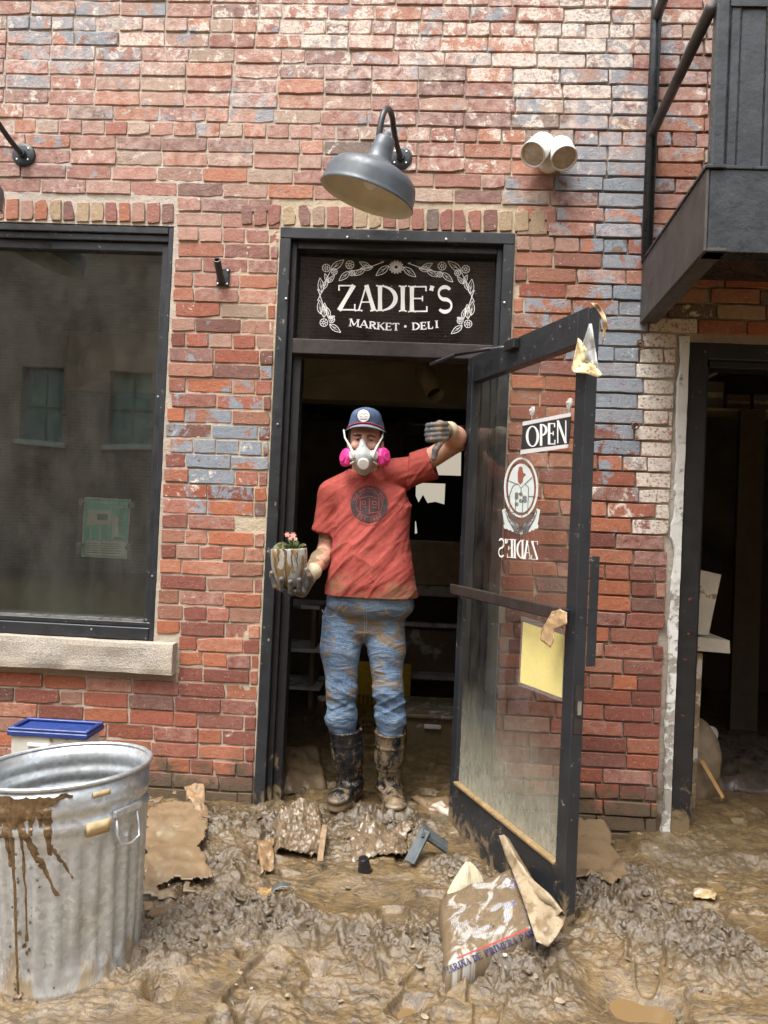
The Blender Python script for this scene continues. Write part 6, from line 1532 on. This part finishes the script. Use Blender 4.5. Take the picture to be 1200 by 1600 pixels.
# ---- respirator
rs = empty('respirator', K(568, 715, -.08), parent=man); rs['label'] = 'grey half mask respirator with two magenta filters'
m0 = np.array(K(566, 689, -.065)); m1 = np.array(K(567, 716, -.085)); m2 = np.array(K(568, 733, -.055))
Q = Field(m1-.12, m1+.12, .003)
Q.cone(m0, m1+[0,-.012,0], .011, .032, .01); Q.cone(m1+[0,0,0], m2, .038, .030, .02); Q.ell(m1+[0,.010,-.002], (.052,.040,.044), .02)
Q.cone(m1+[0,-.03,.012], m2+[0,-.030,.004], .014, .018, .012)
P, F_ = Q.mesh(); fp_ = obj('face_piece', P, F_, M['maskgrey'], rs, smooth=True)
a = Vector(K(568, 724, -.125)); ax = Vector((0,-.93,-.30)).normalized(); q = Matrix.Translation(a)@ax.to_track_quat('Z','Y').to_matrix().to_4x4()
MB().lathe([(.024,-.035),(.024,.004),(.026,.006),(.026,.014),(.022,.018),(.001,.019)], 26, q).build('exhale_valve', M['straps'], rs, smooth=False)
mb_ = on_mesh(bvh_of(fp_), -.1); D = Decal(mb_, .001); D.poly([(566,694),(573,711),(559,711)]); D.build('nose_panel', mat('dark_grey_silicone', (.13,.14,.14), .5), rs)
for s_, (u, v) in ((-1, (541,715)), (1, (599,714))):
    c = Vector(K(u, v, -.062)); nx_ = Vector((s_*.80,-.60,.05)).normalized(); q = Matrix.Translation(c)@nx_.to_track_quat('Z','Y').to_matrix().to_4x4()
    PG = [(.62,-1.0), (1.02,-.25), (.80,.72), (.10,1.08), (-.72,.86), (-1.0,.05), (-.62,-.92)]
    def shape(i, r, z, a):
        dx_, dy_ = math.cos(a)*s_, math.sin(a); best = 1.0
        for (ax_, ay_), (bx_, by_) in zip(PG, PG[1:]+PG[:1]):
            ex2, ey2 = bx_-ax_, by_-ay_; det = dx_*(-ey2)+dy_*ex2
            if abs(det) < 1e-9: continue
            tt = (ax_*(-ey2)+ay_*ex2)/det; uu2 = (dx_*ay_-dy_*ax_)/det
            if tt > 0 and -.001 <= uu2 <= 1.001: best = tt
        return r*best
    ft = MB().lathe([(.001,-.016),(.033,-.016),(.039,-.012),(.040,.004),(.036,.012),(.030,.016),(.018,.019),(.001,.020)], 40, q, shape).build('filter', M['pink'], rs, smooth=False)
    MB().lathe([(.022,.0185),(.022,.0225),(.018,.024),(.001,.024)], 20, q).build('filter_cap', M['pink'], ft)
    mc = Vector(K(568+s_*17, 711, -.098)); q2 = Matrix.Translation(mc)@Vector((s_*.72,-.69,0)).normalized().to_track_quat('Z','Y').to_matrix().to_4x4()
    MB().lathe([(.019,-.02),(.021,-.004),(.021,.006),(.015,.009),(.001,.010)], 20, q2).build('filter_mount', M['straps'], rs)
    MB().tube([K(568+s_*15, 716, -.122), K(568+s_*17, 706, -.112), K(568+s_*22, 696, -.078), K(568+s_*29, 684, -.02), K(568+s_*31, 672, .03)], [.006,.006,.005,.0042,.004], 8).build('strap', M['straps'], rs, smooth=True)
    MB().tube([K(568+s_*16, 722, -.105), K(568+s_*24, 727, -.06), K(568+s_*30, 726, .0), K(568+s_*26, 726, .08)], .004, 8).build('strap', M['straps'], rs, smooth=True)
# ---- tee shirt
def zc(v, y=.08): return float(K(575, v, y)[2])
SL = [(700,560,590,.085,.06), (748,540,608,.085,.085), (762,524,636,.085,.110), (800,524,641,.08,.128), (840,521,641,.07,.140), (880,517,645,.06,.152), (912,511,650,.058,.155), (945,504,654,.065,.150), (975,502,655,.07,.148)]
zz_ = np.array([zc(s[0]) for s in SL])[::-1]; xL = np.array([K(s[1],s[0],.08)[0] for s in SL])[::-1]; xR = np.array([K(s[2],s[0],.08)[0] for s in SL])[::-1]; yc_ = np.array([s[3] for s in SL])[::-1]; dp = np.array([s[4] for s in SL])[::-1]
def torso(X, Y, Z, off=0.0):
    l_ = np.interp(Z, zz_, xL); r_ = np.interp(Z, zz_, xR); cx = (l_+r_)/2; a = (r_-l_)/2+off; b = np.interp(Z, zz_, dp)+off; cy_ = np.interp(Z, zz_, yc_)
    k = (np.abs((X-cx)/a)**2.35+np.abs((Y-cy_)/b)**2.35)**(1/2.35); return (k-1)*np.minimum(a, b)*.9
T_ = Field((-.66,-.20,.98), (.36,.30,1.80), .0042)
T_.add(lambda X, Y, Z: smax(torso(X, Y, Z), Z-zc(757), .06), (-.65,-.2,1.0), (.3,.3,1.75), .005)
T_.cone(K(562,748,.085), K(521,771,.09), .066, .066, .05); T_.cone(K(585,742,.085), K(636,737,.09), .066, .070, .04)
T_.cone(K(570,744,.085), K(570,757,.07), .070, .09, .03)
sleL = np.array(K(507,838,.105)); sleR = np.array(K(690,719,.06))
def sleeve(a, b, r1, r2, cut):
    a = np.array(a); b = np.array(b); d = (b-a)/np.linalg.norm(b-a)
    return lambda X, Y, Z: smax(rcone(X, Y, Z, a, b+d*.06, r1, r2), (X-b[0])*d[0]+(Y-b[1])*d[1]+(Z-b[2])*d[2]-cut, .004)
T_.add(sleeve(K(519,772,.09), sleL, .062, .063, -.022), (-.66,0,1.1), (-.1,.25,1.7), .03)
T_.add(sleeve(K(632,738,.09), sleR, .074, .080, -.042), (.0,-.1,1.3), (.4,.25,1.9), .035)
# hem: a slanting cut from lower left to upper right
hl = np.array(K(504,958,.0)); hr = np.array(K(653,935,.0)); sl_h = (hr[2]-hl[2])/(hr[0]-hl[0])
T_.add(lambda X, Y, Z: (hl[2]+sl_h*(X-hl[0])-.004*np.sin((X-hl[0])*16))-Z, (-.7,-.3,.9), (.5,.4,1.9), .006, 'i')
T_.ell(HC+[0,.02,-.115], (.070,.085,.030), .012, 's')                                  # neck opening
P, F_ = T_.mesh(); P = relax(P, F_, 1, .4); N = vnormals(P, F_); u_, v_ = pv(P)
q1 = (u_*.76+v_*.65); q2 = (-u_*.65+v_*.76)
fold = fbm(q1/15, q2/85, P[:,1]*3, o=2, seed=101); fold2 = 1-2*np.abs(fbm(q1/22+3, q2/120, P[:,1]*2, o=1, seed=104))
msk = .25+.75*np.clip(np.exp(-((u_-560)/70)**2-((v_-860)/85)**2)+.9*np.exp(-((u_-640)/28)**2-((v_-790)/60)**2), 0, 1)
sl_ = np.exp(-((u_-650)/30)**2-((v_-740)/35)**2)
shp = lambda q: np.sign(q)*np.abs(q)**.75
disp = msk*(.0095*shp(fold)+.0085*(fold2**3))+sl_*.0075*fbm((u_*.3+v_*.95)/9, (u_*.95-v_*.3)/50, o=2, seed=107)+.0018*fbm(P[:,0]*22, P[:,2]*22, P[:,1]*22, o=2, seed=109)
hemz = (P[:,2]-(hl[2]+sl_h*(P[:,0]-hl[0]))); disp += np.where((hemz < .022) & (hemz > .001), .0018, 0)+.004*np.sin(P[:,0]*60+1.0)*sstep(.09, .0, hemz)*.6
P = P+N*disp[:, None]
tee = obj('tee_shirt', P, F_, M['tee'], man, smooth=True, label='coral red tee shirt with a dark round print')
tb_ = on_mesh(bvh_of(tee), -.1)
D = Decal(tb_, .0006); flatdisc(D, 577, 788, 29.5, 29, 9, 36); M['teeprint'] = mat('faded_dark_print', (.040,.026,.027), .9, var=.3, vs=50); M['teered'] = mat('red_knockout', (.32,.058,.043), .85)
lg_ = D.build('chest_print', M['teeprint'], tee)
D = Decal(tb_, .0016); D.ring(577, 788, 20.5, 20, .7, 48); D.ring(577, 788, 32.2, 31.6, .9, 48)
for txt, a0, a1, rr2 in (("OLD MARSHALL JAIL", 200, 340, 23.2), ):
    n = len(txt)
    for i, ch in enumerate(txt):
        a = R(a0+(a1-a0)*i/(n-1)); cx, cy_ = 577+25*math.cos(a), 788+24.6*math.sin(a)
        if ch != ' ': glyph(D, ch, (cx-1.9, cy_+2.3, cx+1.9, cy_-2.3), .75, .7, serif=0, rot=a+math.pi/2)
for i, ch in enumerate("EST 1905"):
    a = R(132-84*i/7); cx, cy_ = 577+25*math.cos(a), 788+24.6*math.sin(a)
    if ch != ' ': glyph(D, ch, (cx-1.9, cy_+2.3, cx+1.9, cy_-2.3), .75, .7, serif=0, rot=a-math.pi/2)
for path in [[(561,779),(577,775),(594,780)], [(563,782),(563,797)], [(577,778),(577,801)], [(592,782),(592,797)], [(560,799),(577,802),(595,799)], [(566,784),(571,783),(571,788),(566,788),(566,784)], [(582,783),(588,784),(588,789),(582,788),(582,783)], [(567,792),(572,792)], [(581,793),(589,793)], [(564,801),(560,804)], [(590,800),(595,804)]]: D.ribbon(path, 1.0)
D.build('print_knockout', M['teered'], lg_)
# ---- jeans
J = Field((-.60,-.12,.22), (.26,.26,1.16), .0045)
J.add(lambda X, Y, Z: smax(smax(torso(X, Y, Z, -.018), Z-zc(925), .01), zc(968)-Z, .09), (-.6,-.12,.85), (.3,.26,1.2), .01)
LEG = [[((534,970),.092,.085), ((532,1014),.091,.075), ((534,1076),.067,.062), ((532.5,1120),.0665,.078), ((538,1160),.052,.09)],
       [((602,966),.090,.085), ((603.5,1012),.086,.075), ((606,1076),.065,.060), ((611,1120),.0655,.078), ((610,1160),.052,.09)]]
for leg in LEG:
    for (p_, r1, y1), (q_, r2, y2) in zip(leg[:-1], leg[1:]): J.cone(K(*p_, y1), K(*q_, y2), r1, r2, .022)
J.cone(K(548,974,.085), K(590,972,.085), .088, .088, .03)
J.add(lambda X, Y, Z: (zc(1170)+.008*np.sin(X*40))-Z, (-.65,-.2,.1), (.3,.3,1.2), .008, 'i')
P, F_ = J.mesh(); P = relax(P, F_, 1, .4); N = vnormals(P, F_); u_, v_ = pv(P)
kn = np.exp(-((v_-1105)/32)**2)+.6*np.exp(-((v_-1005)/26)**2)*np.exp(-((u_-567)/40)**2)+.25
sgn_ = np.where(u_ < 567, 1.0, -1.0)
f1_ = fbm((v_+sgn_*.45*(u_-567))/11, (u_-567)/70, P[:,1]*3, o=2, seed=121); f2_ = 1-2*np.abs(fbm((v_-sgn_*.5*(u_-567))/17, (u_-567)/90, P[:,1]*3, o=1, seed=124))
P = P+N*(kn*(.0060*f1_+.0050*f2_)+.002*fbm(P[:,0]*25, P[:,2]*25, P[:,1]*25, o=2, seed=127))[:, None]
jeans = obj('jeans', P, F_, M['denim'], man, smooth=True, label='faded blue jeans smeared with mud')
jb = on_mesh(bvh_of(jeans), .0); M['stitch'] = mat('pale_seam', (.26,.29,.31), .8); 
D = Decal(jb, .0012)
for path in [[(503,952),(506,960),(514,964),(524,962),(529,952)], [(601,950),(606,960),(616,963),(628,960),(634,952)], [(568,947),(569,965),(570,985),(568,1004)], [(572,948),(573,968),(572,986)]]:
    pp = []
    for (a, b) in zip(path[:-1], path[1:]):
        for t_ in np.linspace(0, 1, 6)[:-1]: pp.append((a[0]+(b[0]-a[0])*t_, a[1]+(b[1]-a[1])*t_))
    D = Decal(jb, .0012); D.ribbon(pp+[path[-1]], 1.3); D.build('seam', M['stitch'], jeans)

# ---- boots
def boot(toe, heel, ank, top, rt, coat, lab):
    toe, heel, ank, top = [np.array(p, float) for p in (toe, heel, ank, top)]
    b = Field(np.minimum.reduce([toe, heel, ank, top])-.13, np.maximum.reduce([toe, heel, ank, top])+.13, .0042)
    ft = toe-heel; ft[2] = 0; L_ = np.linalg.norm(ft); d = ft/L_; sd_ = np.array([-d[1], d[0], 0])
    b.cone(heel+[0,0,.045], ank, .046, .054, .02); b.cone(ank, ank*.45+top*.55, .055, rt*.94, .02)
    ax_ = (top-ank)/np.linalg.norm(top-ank)
    b.add(lambda X, Y, Z: smax(rcone(X, Y, Z, ank*.5+top*.5, top+ax_*.08, rt*.93, rt*1.04), (X-top[0])*ax_[0]+(Y-top[1])*ax_[1]+(Z-top[2])*ax_[2], .003), np.minimum(ank, top)-.1, np.maximum(ank, top)+.1, .02)
    b.cone(heel+d*L_*.25+[0,0,.060], heel+d*L_*.80+[0,0,.036], .050, .042, .02); b.ell(heel+d*L_*.80+[0,0,.032], (.052,.052,.040), .02); b.ell(toe-d*.045+[0,0,.034], (.048,.048,.036), .015)
    def sole(X, Y, Z):
        sx_ = (X-heel[0])*d[0]+(Y-heel[1])*d[1]; sy_ = (X-heel[0])*sd_[0]+(Y-heel[1])*sd_[1]; t_ = np.clip(sx_/L_, 0, 1)
        w = .040+.016*np.exp(-((t_-.72)/.22)**2)-.004*np.exp(-((t_-.4)/.15)**2); q_ = np.sqrt(np.maximum(sx_-L_+w, 0)**2+np.maximum(w-sx_-.04, 0)**2+sy_**2)-w
        return smax(q_, np.abs(Z-heel[2]-.006)-.012, .003)
    b.add(sole, np.minimum(toe, heel)-.06, np.maximum(toe, heel)+.06, .003)
    b.add(lambda X, Y, Z: rcone(X, Y, Z, top, top+ax_*.09, rt-.010, rt), top-.1, top+.1, .003, 's')
    P, F_ = b.mesh(); N = vnormals(P, F_); ht = ((P-top)@ax_)
    ringm = np.exp(-((ht+.065)/.006)**2)+.8*np.exp(-((ht+.17)/.005)**2)+.9*np.exp(-((ht+.004)/.006)**2)
    P = P+N*(.0035*ringm+.002*fbm(P[:,0]*30, P[:,2]*30, P[:,1]*30, o=3, seed=131)+.0045*np.exp(-((ht+.27)/.05)**2)*np.sin(ht*160))[:, None]
    lowm = np.clip(coat+.8*sstep(heel[2]+.055, heel[2]+.0, P[:,2])+.5*np.exp(-(np.linalg.norm(P-toe, axis=1)/.09)**2), 0, 1.4)
    return obj('rubber_boot', P, F_, M['boot'], man, smooth=True, label=lab, attrs={'coat': ('FLOAT', lowm)})
boot(G(523,1268,.02), np.array(K(553,1255,.20))*[1,1,0]+[0,0,.02], K(547,1222,.135), K(540,1136,.085), .080, .05, 'black rubber boot turned outward, shiny and partly clean')
boot(G(620,1279,.02), np.array(K(604,1255,.19))*[1,1,0]+[0,0,.02], K(607,1226,.12), K(610,1142,.085), .071, .45, 'rubber boot coated brown with mud')
# ---- gloved hands
def finger(f, pts, r0, r1, k=.003):
    for i in range(len(pts)-1):
        a = r0+(r1-r0)*i/(len(pts)-1); b = r0+(r1-r0)*(i+1)/(len(pts)-1); f.cone(pts[i], pts[i+1], a, b, k)
def glove(f, wr, dirv, lab):
    P, F_ = f.mesh(); N = vnormals(P, F_); P = P+N*(.0008*fbm(P[:,0]*120, P[:,2]*120, P[:,1]*120, o=2, seed=141))[:, None]
    cuff = sstep(.012, -.002, (P-np.array(wr))@np.array(dirv)); return obj('glove', P, F_, M['glove'], man, smooth=True, label=lab, attrs={'cuff': ('FLOAT', cuff)})
# raised fist, thumb pointing down
f = Field(haR-[.11,.11,.15], haR+[.11,.12,.11], .0032)
dR = (haR-wrR)/np.linalg.norm(haR-wrR)
f.cone(wrR-dR*.012, wrR+dR*.02, .040, .038, .01)
f.ell(np.array(K(687,674,-.205)), (.036,.040,.048), .012)
fv = [664.5, 672.0, 679.5, 686.5]; L0 = [-3, 0, 0, -2]
for i, v in enumerate(fv):
    c = L0[i]
    finger(f, [K(697,v-1.5,-.215), K(687,v-1,-.252), K(675+c*.3,v,-.262), K(667.5-c*.5,v+.6,-.238), K(670,v+1,-.208), K(680,v+1,-.200)], .0128, .0112, .0025)
finger(f, [K(692,686,-.225), K(686,694,-.245), K(680.5,703,-.252), K(678,716,-.248)], .0165, .0120, .004)
glove(f, wrR+dR*.012, dR, 'muddy work glove closed in a fist, thumb pointing down')
# open hand under the pot
pc = np.array(K(454, 888, -.185)); prad = .079; pz0 = float(K(454, 917, -.185)[2]); pz1 = float(K(454, 857, -.185)[2])
f = Field((pc[0]-.14, pc[1]-.13, pz0-.07), (pc[0]+.16, pc[1]+.16, pz0+.14), .0032)
dL = (haL-wrL)/np.linalg.norm(haL-wrL); palm = np.array([pc[0]+.02, pc[1]+.01, pz0-.016])
f.cone(wrL-dL*.02, wrL+dL*.02, .038, .034, .01); f.cone(wrL+dL*.01, palm+[.03,.01,0], .032, .030, .015)
f.ell(palm, (.050,.048,.020), .012)
for i, (u, v) in enumerate(((440,913), (454,917.5), (468,914.5))):
    tip = np.array(K(u, v-4, -.185-.072)); low = np.array(K(u, v+4, -.185-.055)); finger(f, [palm+[(u-454)*.0016,-.02,-.004], (palm+low)/2+[(u-454)*.0006,0,-.012], low+[0,0,-.010], tip+[0,-.008,.012]], .0135, .0108, .004)
tip = np.array(K(427, 900, -.19)); low = np.array(K(430, 913, -.19)); finger(f, [palm+[-.03,0,-.002], low+[.0,0,-.008], tip+[-.004,-.008,.0], tip+[-.004,-.016,.014]], .0128, .0105, .004)
tip = np.array(K(485, 903, -.235)); finger(f, [palm+[.05,0,.006], tip+[.004,.02,-.012], tip+[-.006,-.006,.012], tip+[-.016,-.012,.034]], .016, .0115, .005)
glove(f, wrL+dL*.012, dL, 'muddy work glove cupped under the flower pot')
# ---- the potted plant
pot = empty('potted_plant', (pc[0], pc[1], pz0), 'mud dripped grey pot with a small pink flowering plant, held in a glove', 'plant pot', kind='thing')
t = NT('glazed_grey_pot'); mk = t.rmap(t.noise(20, 5, .6, dist=.6, stretch=(1,1,.30)), .47, .54); cc = t.mix(mk, t.mix(t.noise(14, 4), (.27,.265,.24), (.38,.37,.335)), (.19,.125,.052)); t.pbr(cc, .35, 0, t.bump(t.math('ADD', mk, t.noise(30, 3)), .35, .005)); M['potm'] = t.m
Hp = pz1-pz0; mq = Matrix.Translation((pc[0], pc[1], pz0))@Matrix.Rotation(R(-4), 4, 'Y')
def facet(i, r, z, a): return r*(1+.018*abs(math.sin(a*4.5)))
MB().lathe([(.001,0),(.040,0),(.052,.006),(.066,Hp*.28),(.076,Hp*.55),(.0785,Hp*.8),(.0775,Hp*.97),(.075,Hp),(.072,Hp*.985),(.070,Hp*.85)], 45, mq, facet).build('pot_wall', M['potm'], pot, smooth=True)
MB().lathe([(.071,Hp*.86),(.04,Hp*.90),(.001,Hp*.88)], 30, mq).build('soil', M['mud'] if False else mat('wet_soil', (.05,.032,.018), .5, var=.4, vs=80, bump=.7, bs=120), pot, smooth=True)
D = Decal(lambda a_, z_, l_: tuple(mq@Vector(((np.interp(z_, [0,Hp*.28,Hp*.55,Hp*.8,Hp], [.05,.066,.076,.0785,.077])+.0022+l_)*math.cos(R(a_)), (np.interp(z_, [0,Hp*.28,Hp*.55,Hp*.8,Hp], [.05,.066,.076,.0785,.077])+.0022+l_)*math.sin(R(a_)), z_))))
for a0, z0, z1, w in ((-92,Hp*.98,.01,9), (-72,Hp*.98,Hp*.55,6), (-115,Hp*.98,Hp*.7,8), (-55,Hp*.9,Hp*.5,5), (-130,Hp*.8,Hp*.35,5)):
    pts = [(a0+1.5*math.sin(i*.8), z0+(z1-z0)*i/12) for i in range(13)]; n0 = len(D.v)
    for i, (a_, z_) in enumerate(pts):
        ww = w*(1-.55*i/12)*(1+.2*math.sin(i*1.7)); D.v += [D.mp(a_-ww/2, z_, -.001), D.mp(a_, z_, .002), D.mp(a_+ww/2, z_, -.001)]
    for i in range(12):
        for j in (0,1): D.f.append((n0+3*i+j, n0+3*i+j+1, n0+3*i+j+4, n0+3*i+j+3))
D.build('mud_drips', M['mudrun'], pot, smooth=True)
M['leafo'] = mat('olive_leaf', (.075,.085,.03), .4, var=.35, vs=60, mud=(40,.40)); M['leafg'] = mat('green_stem', (.10,.17,.05), .5); M['petal'] = mat('pink_petal', (.72,.36,.30), .6, var=.15)
def strap_leaf(base, mid, tip, w, m, name='leaf'):
    base, mid, tip = [np.array(p, float) for p in (base, mid, tip)]; g = np.zeros((11, 3, 3))
    for i, t_ in enumerate(np.linspace(0, 1, 11)):
        p = base*(1-t_)**2+2*mid*t_*(1-t_)+tip*t_*t_; ww = w*math.sin(math.pi*min(.98, .12+.86*t_))**.7
        dv = 2*(mid-base)*(1-t_)+2*(tip-mid)*t_; sd_ = np.cross(dv, [0,-1,.3]); sd_ /= np.linalg.norm(sd_)+1e-9
        for j, o in enumerate((-1, 0, 1)): g[i, j] = p+sd_*o*ww+np.array([0, .004 if o == 0 else 0, -.004*(o == 0)])
    return sheet(name, g, m, .0015, parent=pot)
c0 = np.array([pc[0], pc[1], pz0+Hp*.88])
strap_leaf(c0+[.01,-.01,0], K(440,838,-.19), K(424,862,-.21), .010, M['leafo']); strap_leaf(c0+[0,0,0], K(437,846,-.2), K(434,858,-.26), .018, M['leafo']); strap_leaf(c0+[.02,0,0], K(470,848,-.2), K(478,852,-.23), .008, M['leafo'])
strap_leaf(c0+[0,-.01,0], K(445,848,-.22), K(442,858,-.27), .016, M['leafo']); strap_leaf(c0+[.01,.01,0], K(462,842,-.18), K(468,850,-.16), .010, M['leafo'])
for (u, v), (u2, v2) in (((455,858),(450,838)), ((459,858),(458,840)), ((463,858),(461,845))): MB().tube([K(u, v, -.19), K((u+u2)/2+1, (v+v2)/2, -.195), K(u2, v2, -.20)], [.005,.006,.004], 8).build('stem', M['leafg'], pot, smooth=True)
for (u, v), r_ in (((449,835),.012), ((458,836),.014), ((454,841),.010), ((462,842),.009)):
    c = Vector(K(u, v, -.205)); fl = MB().lathe([(.001,-.008),(.004,-.006),(.004,.003),(.001,.004)], 8, Matrix.Translation(c)).build('flower', M['petal'], pot, smooth=True)
    for k in range(6):
        a = 2*math.pi*k/6; dv = Vector((math.cos(a), -.35, math.sin(a))); sd_ = Vector((-math.sin(a), 0, math.cos(a)))
        P5 = [c+dv*r_*.15-sd_*r_*.15, c+dv*r_*.7-sd_*r_*.32, c+dv*r_*1.05, c+dv*r_*.7+sd_*r_*.32, c+dv*r_*.15+sd_*r_*.15]
        MB().prism(P5, (0,.0015,0)).build('petal', M['petal'], fl)
